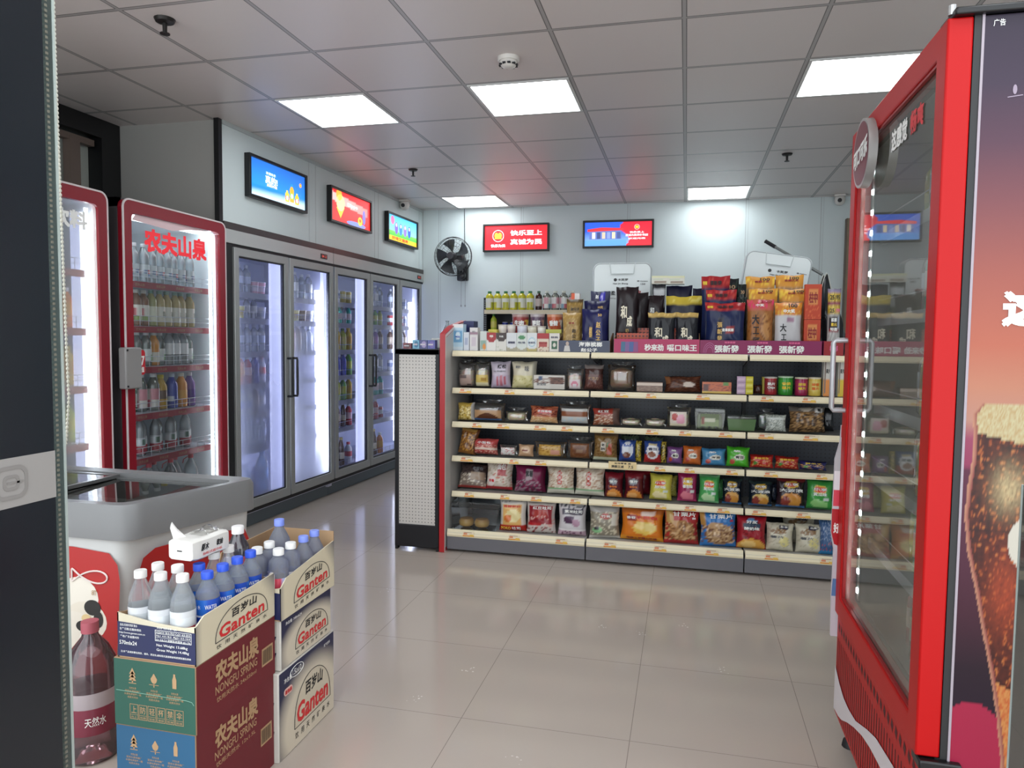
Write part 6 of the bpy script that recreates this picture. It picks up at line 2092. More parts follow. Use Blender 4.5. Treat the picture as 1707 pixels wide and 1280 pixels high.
bag((-0.2392, 0.2669, 0.2130), .13, P0, (('bg', 'd8781e'), ('band', .8, 1, 'b8642a'), ('rect', -.75, -.3, .55, .75, '8a2428'), ('ell', .15, .38, .6, .2, 'e8c25a'), ('ell', -.05, .45, .3, .13, 'e8c878'), ('ell', .4, .4, .3, .13, 'ecd48a'), ('rect', -.1, .6, .75, .9, 'd8c0b4'), ('band', 0, .1, 'e0962a')), 'big orange cake bag with golden cakes picture', 'snack bag', G0, .10, .15, (('手撕包', .2, .68, .5, .09, 'red'), ('香软', -.5, .66, .2, .08, 'white'), ('传统工艺精心烘焙', 0, .07, .7, .06, 'darkred')), 'cake_bag')
bag((-0.0014, 0.2083, 0.2243), .13, P0, (('bg', 'a8282a'), ('ell', .0, .40, .8, .3, 'a8784a'), ('spk', 'd0a878', .3, .12, .68), ('spk', '7a4f2e', .25, .12, .68), ('ell', -.35, .62, .22, .1, 'b88a5a'), ('rect', -.9, -.5, .6, 1, 'c09a5a')), 'red snack bag with twisted brown biscuits', 'snack bag', G0, .08, .10, (('甘栗片', .15, .87, .65, .12, 'white'), ('酥', .7, .76, .1, .06, 'white')))
bag((0.2164, 0.2155, 0.2270), .13, P0, (('bg', '2f74b8'), ('ell', .05, .38, .82, .32, 'a8845c'), ('spk', 'd8b890', .28, .1, .68), ('spk', '6f4630', .25, .1, .68), ('ell', -.35, .62, .22, .1, 'c09a72'), ('rect', -1, -.7, .6, 1, 'b88a4a')), 'blue snack bag with brown biscuits at the bay end', 'snack bag', G0, .08, .10, (('甘栗片', .15, .87, .65, .12, 'white'), ('脆', .7, .76, .1, .06, 'red')))
bag((0.4053, 0.1720, 0.1954), .13, P0, (('bg', '9a1c28'), ('ell', 0, .82, .42, .11, '5a8ab8'), ('ell', 0, .72, .6, .14, '20344a'), ('ell', .0, .1, .95, .22, 'd8a04a'), ('ell', -.2, .14, .5, .12, 'e8c27a'), ('spk', '6a1018', .1, .3, .95)), 'glossy red crisp bag on the bottom deck', 'crisps', G0, .09, .12, (('好友', 0, .82, .35, .09, 'white'), ('酸奶味', 0, .62, .5, .09, 'white')), 'crisp_bag', SHINY)
for k, (nn, y_) in enumerate((((0.5666, 0.1550, 0.1640), P0), ((0.7304, 0.1504, 0.1690), P0), ((0.6969, 0.1946, 0.1874), 4.66))):
    bag(nn, .13, y_, (('bg', 'cfc8b4'), ('ell', .35, .35, .4, .2, 'd8cc8a'), ('ell', -.1, .72, .65, .1, '8a6a4a'), ('ell', .3, .86, .4, .08, '2a2c44'), ('spk', 'b8b09a', .15, 0, 1)), ('cream crisp bag with dark emblem, beside the red crisps', 'cream crisp bag with dark emblem, beside the hidden blue bag', 'cream crisp bag standing behind the other two')[k], 'crisps', G0, .09 if k < 2 else .06, .14 if k < 2 else .03, (('乐享', .3, .86, .25, .06, 'white'), ('薯片', -.2, .5, .5, .09, 'grey')), 'crisp_bag')
bag((0.8229, 0.0827, 0.2012), .13, P0, (('bg', '3a5a86'), ('spk', '8a9ab8', .2, .4, 1), ('spk', 'b04a50', .15, 0, .4), ('band', 0, .12, '2a7ab0')), 'blue crisp bag half hidden by the red fridge', 'crisps', G0, .07, .12, (), 'crisp_bag')

# ------------------------------------------------------------------ on the end unit
Z1 = 1.289
ZE = 1.298
for nn, c, c2, lb in (((-1.738, .052, .037), '7a2430', '4a1a24', 'small dark red pack on the black end gondola'), ((-1.679, .046, .056), '6aa8c4', '2a6a90', 'light blue cylinder pack on the black end gondola'), ((-1.628, .052, .056), '3a3f7a', '9a8ab8', 'blue and violet pack on the black end gondola, nearer the blue cylinder'), ((-1.575, .050, .056), '4a4f98', '6a5aa8', 'violet pack against the red-edged panel')):
    carton(nn, ZE, 4.36, (('bg', c), ('ell', .1, .5, .6, .38, c2), ('rect', -.8, .4, .42, .58, 'c8c0c8')), lb, 'pack', 'packs on the black end gondola', .045, name='gum_pack', m=FILM)
t = thing('glass_cloche', 'clear cone-shaped plastic cover on a white tray over the black end gondola', 'cover', (-1.60, 4.75, ZE))
part('tray', MB().box(-.075, .09, -.12, .12, 0, .07), mat('white_tray', 'c9cac8', .4), t, bevel=.006)
part('cone', MB().lathe([(.055, .071), (.05, .085), (.03, .13), (.012, .165), (.009, .18), (.014, .19), (0, .192)], 20), glass('cone_plastic', 'e8eef0', haze=.22, hazec='e0e6e6', sheen=.06), t, True)

# ------------------------------------------------------------------ on top of the snack gondola
GT = 'drink cartons along the front of the gondola top'
r1 = 4.50
carton((-1.4430, 0.0703, 0.1707), Z1, r1, (('bg', 'b8d4e4'), ('band', .85, 1, 'e4e4e4'), ('rect', -.8, .8, .3, .75, '6aa0c8'), ('ell', 0, .55, .5, .14, 'd8e8f0'), ('band', 0, .15, 'd0dce4')), 'tall light blue carton with white top beside the red peak', 'carton', GT, .07, (('Milk', 0, .52, .5, .07, 'blue'),))
carton((-1.3863, 0.0371, 0.1185), Z1, r1, (('bg', 'd0d4dc'), ('rect', -.6, .6, .3, .7, 'a8b0c8')), 'narrow pale carton second from the red-edged panel', 'carton', GT, .06)
carton((-1.4082, 0.0707, 0.1941), Z1, 4.62, (('bg', '23285a'), ('band', .3, .45, '3a4a8a')), 'dark blue box behind the pale cartons', 'box', GT, .10, name='dark_box')
carton((-1.3362, 0.0533, 0.1488), Z1, r1, (('bg', 'd8d4d2'), ('band', .7, .78, '9a7a8a'), ('rect', -.6, .6, .2, .6, 'c8bcc4')), 'tall white carton with mauve print', 'carton', GT, .06, (('奶', 0, .82, .4, .08, 'grey'),))
carton((-1.2717, 0.0431, 0.1262), Z1, r1, (('bg', 'c9cfca'), ('rect', -.8, .8, .1, .5, '8aa89a'), ('ell', .3, .2, .5, .15, 'd88a3a')), 'white carton with orange and green corner print', 'carton', GT, .06)
for nn, sp, wd, lb in (((-1.2178, 0.0618, 0.1177), (('bg', 'e0dcd6'), ('band', .5, 1, 'a02028'), ('arc', .45, .2, 'e0dcd6'), ('ell', 0, .8, .35, .08, 'd8b0a0')), None, 'white and red milk carton with curved top band'), ((-1.1520, 0.0669, 0.1162), (('bg', 'd8d4cc'), ('band', .55, 1, '3a2a26'), ('arc', .5, .2, 'd8d4cc'), ('spk', '8a9a6a', .1, 0, .25)), None, 'white and dark brown milk carton'), ((-1.0846, 0.0651, 0.1167), (('bg', 'd4d6d8'), ('arc', .15, .12, 'a8a08a'), ('rect', -.7, .7, .4, .55, '6a6a70')), '谷物奶', 'white grain milk carton with dark characters'), ((-1.0176, 0.0660, 0.1172), (('bg', 'd0d6d0'), ('ell', 0, .75, .7, .1, '4a8a5a'), ('arc', .1, .15, 'b0a890')), '牧场', 'white carton with green hill print'), ((-0.9511, 0.0642, 0.1177), (('bg', 'd6d8d8'), ('ell', 0, .5, .75, .24, '9ac0d0'), ('ell', 0, .5, .65, .19, 'dde4e4'), ('arc', .12, .1, 'b8a86a')), '核桃乳', 'white carton with blue ring and brown base'), ((-0.8793, 0.0753, 0.1156), (('bg', 'd8c8b4'), ('band', .68, 1, 'a8262a'), ('rect', -.7, .7, .25, .5, 'b04a44'), ('spk', '8a4a30', .15, 0, .25)), '花生牛奶', 'red and cream peanut milk carton'), ((-0.8066, 0.0646, 0.1161), (('bg', 'dcd6ce'), ('rect', -.55, .6, .15, .6, '1f5a3c'), ('ell', 0, .35, .3, .12, 'd8d4c8')), '核桃', 'white carton with dark green square')):
    carton(nn, Z1, r1, sp, lb, 'carton', GT, .055, ((wd, 0, .47 if wd != '核桃' else .78, .7, .11, 'navy' if wd != '花生牛奶' else 'darkred'),) if wd else (('牛奶', 0, .8, .4, .1, 'white'),))
for nn, c, lb in (((-1.2331, 0.0585, 0.1392), 'd0c04a', 'yellow low pack behind the red milk carton'), ((-0.8287, 0.1001, 0.1418), 'b8b84a', 'yellow-green low pack behind the peanut milk carton')):
    carton(nn, Z1, 4.585, (('bg', c), ('rect', -.6, .6, .3, .6, 'e8e0b8')), lb, 'pack', GT, .05, name='tea_pack')
GS = 'small noodle cups in the second row of the gondola top'
for k, (nn, c, c2, c3, wd, lb) in enumerate((((-1.1808, 0.0587, 0.1713), 'd0c8c0', 'b02a2a', 'e0d8d0', '合味', 'small red and white noodle cup, first in the second row'), ((-1.1209, 0.0555, 0.1716), 'c8b8b0', 'b83028', 'e0d8d0', '合味', 'small red and white noodle cup, second in the second row'), ((-1.0493, 0.0678, 0.1706), 'd0d0dc', '4a4aa0', 'dcdce4', '海鲜', 'small blue and white noodle cup'), ((-0.9810, 0.0632, 0.1641), 'd8d0b8', '6a8a4a', 'e0dcc8', '五香', 'small yellow and white noodle cup'), ((-0.9187, 0.0558, 0.1624), 'd8d4cc', '3a8a6a', 'e4e0d8', '猪骨', 'small green and white noodle cup'))):
    bucket(nn, Z1, 4.62, c, c2, c3, lb, wd, GS, 'navy' if k > 1 else 'darkred')
GBK = 'large noodle buckets stacked at the back of the gondola top'
ZB = 1.4045
for k, (nn, c, c2, c3, wd, lb) in enumerate((((-1.1023, 0.1175, 0.2222), '8a1f24', 'd85a4a', 'b89a94', '牛肉', 'red noodle bucket, lower of its pair'), ((-0.9847, 0.1031, 0.2225), '4a3048', '9a6a8a', 'b8aeb0', '酸菜', 'purple noodle bucket, lower of its pair'), ((-0.8655, 0.1092, 0.2249), 'b04a34', 'e8d0b8', 'd89a7a', '香辣', 'orange-red noodle bucket, lower of its pair'))):
    nn = (nn[0], nn[1], .115)
    bucket(nn, Z1, 4.78, c, c2, c3, lb, wd, GBK, 'white', 'noodle_bucket')
for k, (nn, c, c2, c3, wd, lb) in enumerate((((-1.1034, 0.1174, 0.1916), '8f2226', 'e0c04a', 'b89a94', '牛肉', 'red and yellow noodle bucket, upper of its pair'), ((-0.9844, 0.1001, 0.1893), '4f3550', 'b08a7a', 'b8aeb0', '酸菜', 'purple noodle bucket with dish picture, upper of its pair'), ((-0.8662, 0.1076, 0.1913), 'b8502e', 'e8d8c0', 'd89a7a', '香辣', 'orange-red noodle bucket, upper of its pair'))):
    nn = (nn[0], nn[1], min(nn[2], .135))
    bucket(nn, ZB, 4.78, c, c2, c3, lb, wd, GBK, 'white', 'noodle_bucket')


def display_box(nums, z, y, h, d, front, side, lb, rows, ink, back=None, bh=.0, pic=None):
    x, w, _ = nums
    t = thing('display_box', lb, 'display box', (x, y, z+.001), 0, 'card display boxes on the gondola top')
    part('front_card', MB().box(-w/2, w/2, -.003, .0, 0, h), front, t)
    part('base', MB().box(-w/2, w/2, .001, d, 0, .003), side, t)
    for s in (-1, 1):
        m = MB()
        m.prism([(.001, 0), (d, 0), (d, h+bh), (d*.7, h+bh), (.001, h)], s*w/2-.0015, s*w/2+.0015, 0)
        part('side_card', m, side, t)
    fn = lambda u, v: (u, -.0042, v)
    for ik, rr in rows:
        lettering(t, [(b, u*w/2, v*h, ww*w, hh*h) for b, u, v, ww, hh in rr], INK[ik], fn, .03, apart=True)
    if pic:
        q = MB()
        pic(q, w, h)
        part('printed_picture', q, PRINT, t)
    return t


def pic_man(q, w, h):
    q.col('b8a498')
    q.poly([(-.33*w+.010*math.cos(2*PI*k/14), -.0038, h*.72+.014*math.sin(2*PI*k/14)) for k in range(14)])
    q.col('c8c4c0')
    q.poly([(-.40*w, -.0038, .004), (-.27*w, -.0038, .004), (-.29*w, -.0038, h*.55), (-.38*w, -.0038, h*.55)])


def pic_bags(q, w, h):
    for k, c in enumerate(('3f6a8a', '7a5a90', '4a5f9a', '8a4a80')):
        a = -.42*w+.05*w*k
        q.col(c)
        q.poly([(a, -.0038-.0001*k, .006), (a+.06*w, -.0038-.0001*k, .006), (a+.055*w, -.0038-.0001*k, h*.8), (a+.005*w, -.0038-.0001*k, h*.8)])


def pic_ring(q, w, h):
    q.col('c070a0')
    for a in range(3):
        q.ring([(-.42*w+(.055-.012*a)*w*math.cos(PI*k/12), .006+(h*.75-.012*a)*math.sin(PI*k/12)) for k in range(13)], [(-.42*w+(.052-.012*a)*w*math.cos(PI*k/12), .006+(h*.75-.003-.012*a)*math.sin(PI*k/12)) for k in range(13)], -.0038, -.0034, 1)


slate = mat('card_slate', '4c5266', .5)
kraft2 = mat('card_brown', '8a6a4e', .6)
pinkc = mat('card_pink', 'b5305f', .45)
magc = mat('card_magenta', '8a1f56', .45)
orange_t = dots_mat('orange_perforated', (0, 2), .022, .0066, 'b8482a', '5a1c12', .4)
display_box((-0.6146, 0.3181, 0.0905), Z1, 4.475, .072, .22, slate, kraft2, 'slate blue display box of gold and navy pouches', [('white', [('海南槟榔', .25, .68, .45, .40), ('赵公子', .2, .2, .32, .30)])], None, bh=.05, pic=pic_man)
display_box((-0.1759, 0.5081, 0.0944), Z1, 4.475, .085, .24, pinkc, kraft2, 'bright pink display box of black pouches', [('white', [('秒来劲', -.05, .40, .22, .46), ('嚼口味王', .60, .40, .34, .46)])], None, bh=.04, pic=pic_bags)
display_box((0.4214, 0.6777, 0.0993), Z1, 4.475, .082, .24, magc, magc, 'magenta display box repeating three white characters', [('white', [('張新發', -.55, .38, .20, .52), ('張新發', 0.0, .38, .20, .52), ('張新發', .52, .38, .20, .52)]), ('pink', [('湖南槟榔', -.5, .84, .09, .14), ('湖南槟榔', .04, .84, .09, .14), ('湖南槟榔', .56, .84, .09, .14)])], None, bh=.0, pic=pic_ring)
display_box((0.8240, 0.1039, 0.0990), Z1, 4.475, .082, .24, mat('card_red', '9a1820', .45), magc, 'plain red display box beside the silver fridge handle', [('pink', [('槟榔', .0, .5, .4, .4)])], None)
# perforated orange trays inside the pink box
t = thing('perforated_tray', 'orange-red perforated tray standing in the pink display box', 'tray', (-0.1809, 4.548, Z1+.005))
w_ = 0.5049
part('front_panel', MB().box(-w_/2+.012, w_/2-.012, 0, .004, 0, .118), orange_t, t)
part('tier', MB().box(-w_/2+.012, w_/2-.012, .075, .079, 0, .150), orange_t, t)
part('tray_base', MB().box(-w_/2+.012, w_/2-.012, .004, .075, 0, .004), mat('orange_plain', 'a84028', .4), t)

GPO = 'betel pouches standing in the card boxes'


def pouch(nums, z, y, c, lb, letters=(), head=None, d=.045, lean=.05, spec=(), m=None, yaw=0):
    sp = [('bg', c)]+list(spec)
    if head:
        sp += [('band', head[0], 1, head[1])]+([('spk', head[2], .3, head[0]+.02, .97)] if len(head) > 2 else [])
    return bag(nums, z, y, sp, lb, 'pouch', GPO, d, lean, letters, 'snack_pouch', m or SHINY, yaw)


pouch((-0.7021, 0.1166, 0.2440), Z1+.004, 4.50, 'a08048', 'gold pouch with black upright characters in the slate box, front row', (('赵', .3, .52, .2, .10, 'black'), ('公', .3, .38, .2, .10, 'black'), ('子', .3, .24, .2, .10, 'black'), ('青果', .0, .72, .3, .05, 'darkred')), spec=(('spk', 'b89a60', .25, 0, 1),))
pouch((-0.7011, 0.1082, 0.3349), Z1+.004, 4.60, '8a6e3a', 'gold pouch in the slate box, back row', (('赵公子', .1, .80, .5, .06, 'black'),), (.93, '4a3a20'), spec=(('spk', 'a88a50', .2, 0, 1),))
pouch((-0.5556, 0.1684, 0.2661), Z1+.004, 4.50, '181a4a', 'navy pouch with gold characters in the slate box, front row', (('赵', .25, .62, .16, .14, 'gold'), ('公', .25, .44, .16, .14, 'gold'), ('子', .25, .27, .16, .14, 'gold'), ('槟榔', -.3, .45, .1, .25, 'gold'), ('50', .35, .85, .14, .06, 'gold')), spec=(('ell', .25, .5, .35, .4, '23265e'),))
pouch((-0.5604, 0.1645, 0.3255), Z1+.004, 4.61, '171940', 'navy pouch in the slate box, second row', (('50克', .3, .86, .2, .05, 'gold'),))
pouch((-0.5505, 0.1289, 0.3919), Z1+.004, 4.71, '40425a', 'grey-blue glinting pouch in the slate box, back row', (('赵', -.3, .9, .16, .06, 'white'),), spec=(('ell', .25, .85, .3, .14, '3a34a8'), ('ell', .2, .9, .1, .05, 'b8b4e8')))
carton((-0.7255, 0.0552, 0.3858), Z1+.001, 4.82, (('bg', 'd8d0cc'), ('rect', -1, -.2, .0, 1, 'd8582a')), 'orange and white box peeking over the gold pouches', 'box', GT, .05, name='card_box')
HC = (('和', -.22, .50, .26, .24, 'cream'), ('成', .28, .32, .22, .20, 'cream'), ('天下', .1, .14, .14, .06, 'gold'))
pouch((-0.1468, 0.1668, 0.2443), Z1+.004, 4.482, '101018', 'black pouch with white script and gold header, nearer the perforated tray', HC, (.90, 'b89a5a', 'd8b878'), .036, .02)
pouch((0.0019, 0.1363, 0.2444), Z1+.004, 4.482, '12121a', 'black pouch with white script and gold header, nearer the magenta box', HC, (.90, 'b89a5a', 'd8b878'), .036, .02)
pouch((-0.3658, 0.1405, 0.3222), Z1+.09, 4.557, '1d1216', 'dark brown pouch with white script in the pink box, front', HC)
pouch((-0.3333, 0.1870, 0.3726), Z1+.012, 4.66, '1a1014', 'dark brown pouch with small white script, tallest in the pink box', (('和成', .0, .82, .22, .08, 'white'),))
pouch((-0.2040, 0.1251, 0.3551), Z1+.012, 4.71, '1d1216', 'dark brown pouch with script half behind the gold headers', (('和', -.2, .72, .2, .1, 'white'), ('成', .2, .66, .16, .08, 'gold')))
pouch((-0.0216, 0.2339, 0.3544), Z1+.012, 4.755, '14152a', 'black pouch with yellow header tag in the pink box, middle row', (('槟榔', .3, .62, .3, .05, 'black'),), (.86, 'c0a83a', 'd8c86a'))
pouch((-0.0521, 0.1669, 0.4261), Z1+.012, 4.835, '15162e', 'navy-black pouch at the back of the pink box', ())
pouch((-0.1795, 0.0875, 0.4331), Z1+.012, 4.815, '2a2b30', 'dark grey pouch with white label under the tissue packs', (('舒适柔', 0, .80, .6, .06, 'black'),), spec=(('rect', -.8, .9, .68, .92, 'c0c2c4'),))
pouch((0.0675, 0.0695, 0.4041), Z1+.012, 4.80, '15162a', 'navy-black narrow pouch before the red-headed pouches', ())
for k, nn in enumerate(((-0.1765, 0.1035, 1.7216, 0.0666), (-0.0719, 0.1055, 1.7196, 0.0645))):
    x_, w_, zb_, h_ = nn
    carton((x_, w_, .052), zb_+.014, 4.845, (('bg', 'd6d4c8'), ('band', .75, 1, 'd8d8b0'), ('rect', -.7, .8, .1, .35, '9a8a7a'), ('rect', -.8, .4, .45, .65, 'c8ceb8')), ('small pale tissue packet on the dark pouches, nearer the quilt bag', 'small pale tissue packet on the dark pouches, second from the quilt bag')[k], 'tissues', 'tissue packets on the dark pouches', .075, name='tissue_packet')
TG = (('bg', '8f1f24'),)
ZR = Z1+.004
for k, (nn, y_, d_) in enumerate((((0.2235, 0.2331, 0.3071), 4.50, .06), ((0.2029, 0.1834, 0.3892), 4.585, .05), ((0.1714, 0.1742, 0.4804), 4.66, .05))):
    pouch(nn, ZR, y_, '17224a', 'navy pouch with scalloped red header in the magenta box, %s row' % ('front', 'middle', 'back')[k], (('張', -.25, .55, .12, .10, 'gold'), ('新', -.25, .42, .12, .10, 'gold'), ('發', -.25, .29, .12, .10, 'gold'), ('青果槟榔', .15, .45, .28, .06, 'white'), ('特制', -.75, .9, .14, .05, 'yellow'), ('張新發', .0, .9, .4, .06, 'black')), (.82, '9a2228', 'b8423a'), d_, spec=(('rect', -.38, -.1, .1, .72, '2a2a3c'), ('rect', .02, .45, .38, .5, 'a03a34')))
for k, (nn, y_) in enumerate((((0.3255, 0.0541, 0.3396), 4.56), ((0.3242, 0.0524, 0.4240), 4.64), ((0.2572, 0.1141, 0.4689), 4.74))):
    pouch(nn, ZR, y_, '15181c', 'black-green pouch edge beside the red headers, %s row' % ('front', 'middle', 'back')[k], (('30', .2, .88, .4, .05, 'tan'),), spec=(('spk', '2a3a2e', .2, .6, 1),), d=.035)
OH = (('100', .3, .94, .3, .035, 'black'), ('扫码赢', -.05, .90, .35, .03, 'orange'), ('30', .42, .895, .2, .03, 'darkred'))
pouch((0.4238, 0.1546, 0.3252), ZR, 4.50, '9a6232', 'tan pouch with large black brush characters and pink header', (('大', -.35, .62, .26, .17, 'black'), ('工', -.3, .42, .22, .13, 'black'), ('匠', -.25, .22, .22, .14, 'black'), ('200', .4, .95, .4, .05, 'darkred'), ('中奖', -.05, .88, .3, .05, 'white')), (.80, 'b85a4a', 'd83a6a'), .06, spec=(('ell', .4, .45, .3, .3, 'b8824a'), ('spk', '7a4a24', .15, 0, .75)))
pouch((0.5813, 0.1575, 0.3063), ZR, 4.50, 'c4c2c4', 'white pouch with large black brush characters and orange header', (('大', -.4, .50, .22, .15, 'black'), ('工', -.35, .32, .18, .11, 'black'), ('匠', -.38, .14, .18, .13, 'black'), ('100', .3, .93, .3, .08, 'black'), ('中大奖', .0, .82, .4, .07, 'white')), (.74, 'd0803a', 'e0b04a'), .06, spec=(('rect', -.2, .4, .63, .69, 'a07a90'),))
for k, (a, b, t0, y_) in enumerate((((590, 890, 560, 4.58)), ((895, 1212, 560, 4.60)), ((560, 862, 432, 4.68)), ((870, 1162, 415, 4.70)))):
    nn = ((0.4467, 0.1695, 0.3934), (0.6221, 0.1757, 0.3923), (0.4366, 0.1738, 0.4759), (0.6104, 0.1650, 0.4842))[k]
    pouch(nn, ZR, y_, '9a7a5a', 'pouch with orange and yellow prize header, %s' % ('middle row behind the tan pouch', 'middle row behind the white pouch', 'back row before the tilted quilt bag', 'back row nearest the black plastic bag')[k], (('100', .3, .955, .32, .035, 'black'), ('槟榔大奖', .1, .925, .5, .03, 'darkred')), (.80 if k < 2 else .86, 'cf8f3a', 'e8c04a'), .045, spec=(('spk', 'b89a7a', .2, 0, 1),))
for k in range(2):
    carton((0.7131, 0.0896, 0.2029), (ZR, ZR+0.2029+.002)[k], 4.52, (('bg', 'c0401e'), ('rect', -.55, .6, .4, .85, 'd88a4a'), ('spk', 'd86a3a', .15, 0, .4)), ('orange box of the upright pair, lower', 'orange box of the upright pair, upper')[k], 'box', 'orange boxes in the magenta display', .05, (('柱中', 0, .62, .5, .3, 'darkred'),), name='orange_box')
pouch((0.8300, 0.0734, 0.3853), ZR, 4.50, 'a8a4a2', 'silver pouch with yellow striped header beside the red fridge', (('25', -.4, .86, .3, .07, 'black'), ('195', .4, .86, .3, .07, 'black'), ('25', -.4, .66, .3, .06, 'black'), ('199', .45, .66, .3, .06, 'pink'), ('槟榔', -.1, .52, .4, .06, 'white'), ('赠2元', -.1, .45, .4, .05, 'yellow'), ('特惠', -.1, .38, .5, .05, 'white')), (.98, '6a6a70'), .05, spec=(('spk', 'c4c2c0', .3, 0, .33), ('band', .6, .97, 'b89a3a'), ('spk', 'e0c86a', .3, .6, .97), ('band', .76, .80, '8a3a5a'), ('band', .92, .96, '8a7a9a'), ('rect', -.8, .7, .33, .57, '26181c'), ('rect', -.8, .6, .33, .39, '8f1f28'), ('rect', .5, .75, .38, .55, 'a8b4c8')))


def quilt(nums, z, y, lb, roll, rows, d=.11, yaw=0):
    x, w, h = nums
    t = thing('quilt_bag', lb, 'bag', (x, y+d/2, z+.002), 0, 'white quilt bags on the gondola top')
    t.rotation_euler = (0, roll, yaw)
    wm = mat('quilt_white', 'd4dada', .3)
    m = MB()
    m.prism(rrect(-w/2, w/2, 0, h, .05, 6), -d/2, d/2, 1)
    b = part('bag', m, wm, t, bevel=.012)
    part('piping', MB().tube([(x_, -d/2+.003, z_) for x_, z_ in rrect(-w/2+.008, w/2-.008, .008, h-.008, .045, 6)]+[(w/2-.008, -d/2+.003, h-.053)], .004, 6), mat('quilt_piping', '9fa6a8', .4), t, True)
    hm = MB()
    hm.tube([(-.085, -d/2+.002, h-.004), (-.075, -d/2-.006, h-.075), (.075, -d/2-.006, h-.075), (.085, -d/2+.002, h-.004)], .0035, 6)
    part('handle', hm, mat('quilt_strap', 'c4caca', .4), t, True)
    fn = lambda u, v: (u, -d/2-.0012, v)
    q = MB()
    q.poly([(-.045+.011*math.cos(2*PI*k/16), -d/2-.001, h-.115+.011*math.sin(2*PI*k/16)) for k in range(16)])
    part('logo', q, INK['black'], t)
    for ik, rr in rows:
        lettering(t, rr, INK[ik], fn, .02)
    return t


qn = (-0.4303, 0.3966, 0.6102)
h_ = qn[2]
quilt(qn, Z1-.012+.0, 4.95, 'upright white quilt bag with red and black characters under the shop picture sign', 0, [('black', [('卡芙罗', .005, h_-.115, .07, .016), ('Nan Jin Sheng', -.01, h_-.142, .10, .012), ('超柔', -.075, h_-.205, .065, .030), ('舒适 保暖 透气', .04, h_-.265, .12, .012), ('棉 Cotton', .135, h_-.125, .07, .010), ('150', .14, h_-.145, .03, .012)]), ('darkred', [('暖肤被', .055, h_-.205, .145, .040)]), ('grey', [('Soft Warm Skin Quilt', -.02, h_-.240, .2, .010)])])
qn = (0.5048, 0.4188, 0.6617)
quilt((qn[0]-.02, qn[1]*.98, qn[2]*.90), Z1+.052, 4.95, 'tilted white quilt bag leaning under the mop pole', .15, [('black', [('卡芙罗', .03, qn[2]*.90-.115, .07, .016), ('Nan Jin Sheng', .01, qn[2]*.90-.14, .10, .010), ('超柔', -.09, qn[2]*.90-.185, .07, .03), ('棉 Cotton', .15, qn[2]*.90-.11, .06, .01), ('150', .15, qn[2]*.90-.13, .03, .012)]), ('darkred', [('暖肤被', .05, qn[2]*.90-.185, .13, .035)])])
t = thing('mop', 'mop pole with black grip slanting over the tilted quilt bag', 'mop', (0, 0, 0))
pa = Vector((0.5101, 5.2400, 2.0487))
pb = Vector((0.8420, 5.0300, 1.8019))
mid = pa.lerp(pb, .18)
part('pole', MB().tube([mid, pb], .0095, 8), mat('pole_grey', '8a8d8c', .3, .5), t, True)
part('grip', MB().tube([pa, mid], .0125, 8), soft_black, t, True)
part('grip_tip', MB().tube([pa+(pa-mid)*.02, pa], .014, 8), mat('tip_grey', '3a3c3e', .5), t, True)
t = thing('plastic_bag', 'crumpled black plastic bag with white rim at the foot of the mop pole', 'bag', (0.8482, 4.90, Z1+.001))
w_, h_ = 0.2314, 0.5050
rg = random.Random(11)
m = MB()


def crum(u, v):
    a = 2*PI*u
    top = h_*(.62+.38*math.exp(-((math.cos(a)+.15)/.5)**2))
    r = .5*(1-.45*v**2)*(1+.10*math.sin(5*a+6*v)+.06*math.sin(11*a+3*v))
    return (w_*r*math.cos(a), .10*r*math.sin(a)*2, top*v)


m.grid(crum, 36, 10)
m.poly([crum(k/36, 1) for k in range(36)])
part('sack', m, mat('black_film', '1a1b1f', .22), t, True)
part('white_rim', MB().tube([Vector(crum(k/36, .99))*1.01 for k in range(37)], .0035, 6), mat('rim_white', 'b8b8b0', .4), t, True)

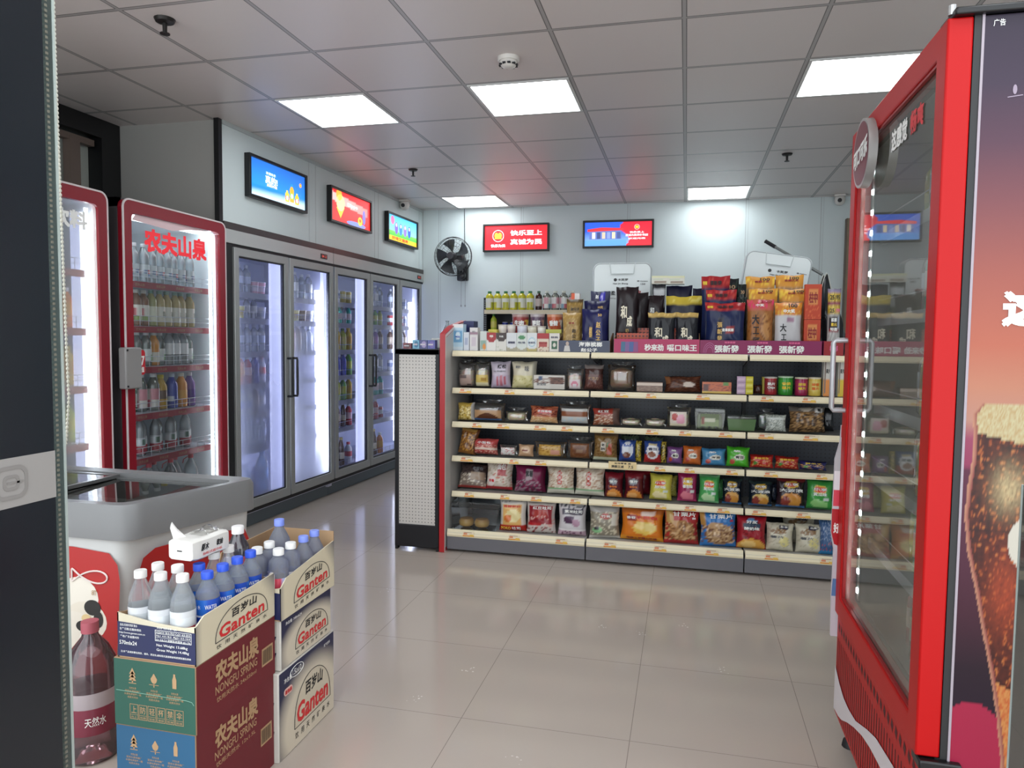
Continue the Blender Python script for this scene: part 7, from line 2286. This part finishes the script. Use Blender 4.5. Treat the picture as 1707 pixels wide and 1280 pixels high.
# ------------------------------------------------------------------ drinks rack against the back wall
t = thing('wall_rack', 'black rack with cream shelf of tea bottles against the back wall', 'shelf unit', (-1.60, 7.35, 0))
m = MB()
m.box(-.47, -.44, -.02, .25, .0, 1.80)
part('upright', m, upright_m, t)
m = MB()
for k in range(22):
    m.box(-.472, -.438, -.0215, -.02, 1.30+k*.022, 1.308+k*.022)
part('slot', m, mat('slot_grey', '7a7c80', .5), t)
part('upright', MB().box(.74, .77, -.02, .25, 0, 1.80), upright_m, t)
part('back_panel', MB().box(-.44, .74, .24, .26, .1, 1.66), mat('rack_back', '1c1d22', .5), t)
for z in (1.67, 1.43, 1.0, .5):
    p = part('shelf', MB().box(-.44, .74, -.09, .24, z-.018, z-.002), shelf_top, t)
    part('price_rail', MB().box(-.44, .74, -.105, -.09, z-.04, z), shelf_cream, p)
part('foot', MB().box(-.47, .77, -.10, .25, 0, .08), plinth_m, t)
bottle_kind('lemon_juice', .195, .041, 'c8c02e', '2f7a4a', 'dfe0c0', (.12, .62), False, .72, .42, .02, 16, [(0, .6, ('c8c44a', 'e8e8d4', 'e8e4d0', 'b8b83a')), (.6, 1, 'e6e8d8')])
bottle_kind('dark_tea', .195, .034, '3a1c18', '3f6a50', 'c8b8b0', (.2, .6), False, .72, .42, .02, 16)
bottle_kind('white_tea', .195, .041, 'd0d4c8', 'd8dcd0', 'e4e2dc', (.1, .66), True, .72, .42, .02, 16, [(0, .4, ('c86a70', 'e4e2dc', '7aa0b0')), (.4, 1, ('e8e6e0', 'd8a0a8', 'e8e6e0'))])
GW = 'bottles on the wall rack'
for k in range(6):
    bottle('lemon_juice', (-2.005+.0865*k, 7.33, 1.6705), 'yellow-green juice bottle with dark green cap, %s from the rack upright' % ORD[k], 'bottle', GW, 'juice_bottle', k)
bottle('dark_tea', (-1.482, 7.33, 1.6705), 'dark brown tea bottle between the yellow and the white bottles on the wall rack', 'bottle', GW, 'juice_bottle')
for k in range(4):
    bottle('white_tea', (-1.398+.088*k, 7.33, 1.6705), 'pale bottle with white label on the wall rack, %s after the dark bottle' % ORD[k], 'bottle', GW, 'juice_bottle', k)
bottle('lime', (-1.965, 7.35, 1.4305), 'small olive bottle on the lower level of the wall rack', 'bottle', GW, 'juice_bottle')
for k in range(2):
    tag(link('drink_can', BOT['can_navyc'], None, (-1.845+.085*k, 7.36, 1.4305)), 'dark can on the lower level of the wall rack, %s' % ('nearer the olive bottle', 'nearer the noodle buckets')[k], 'can', GW)
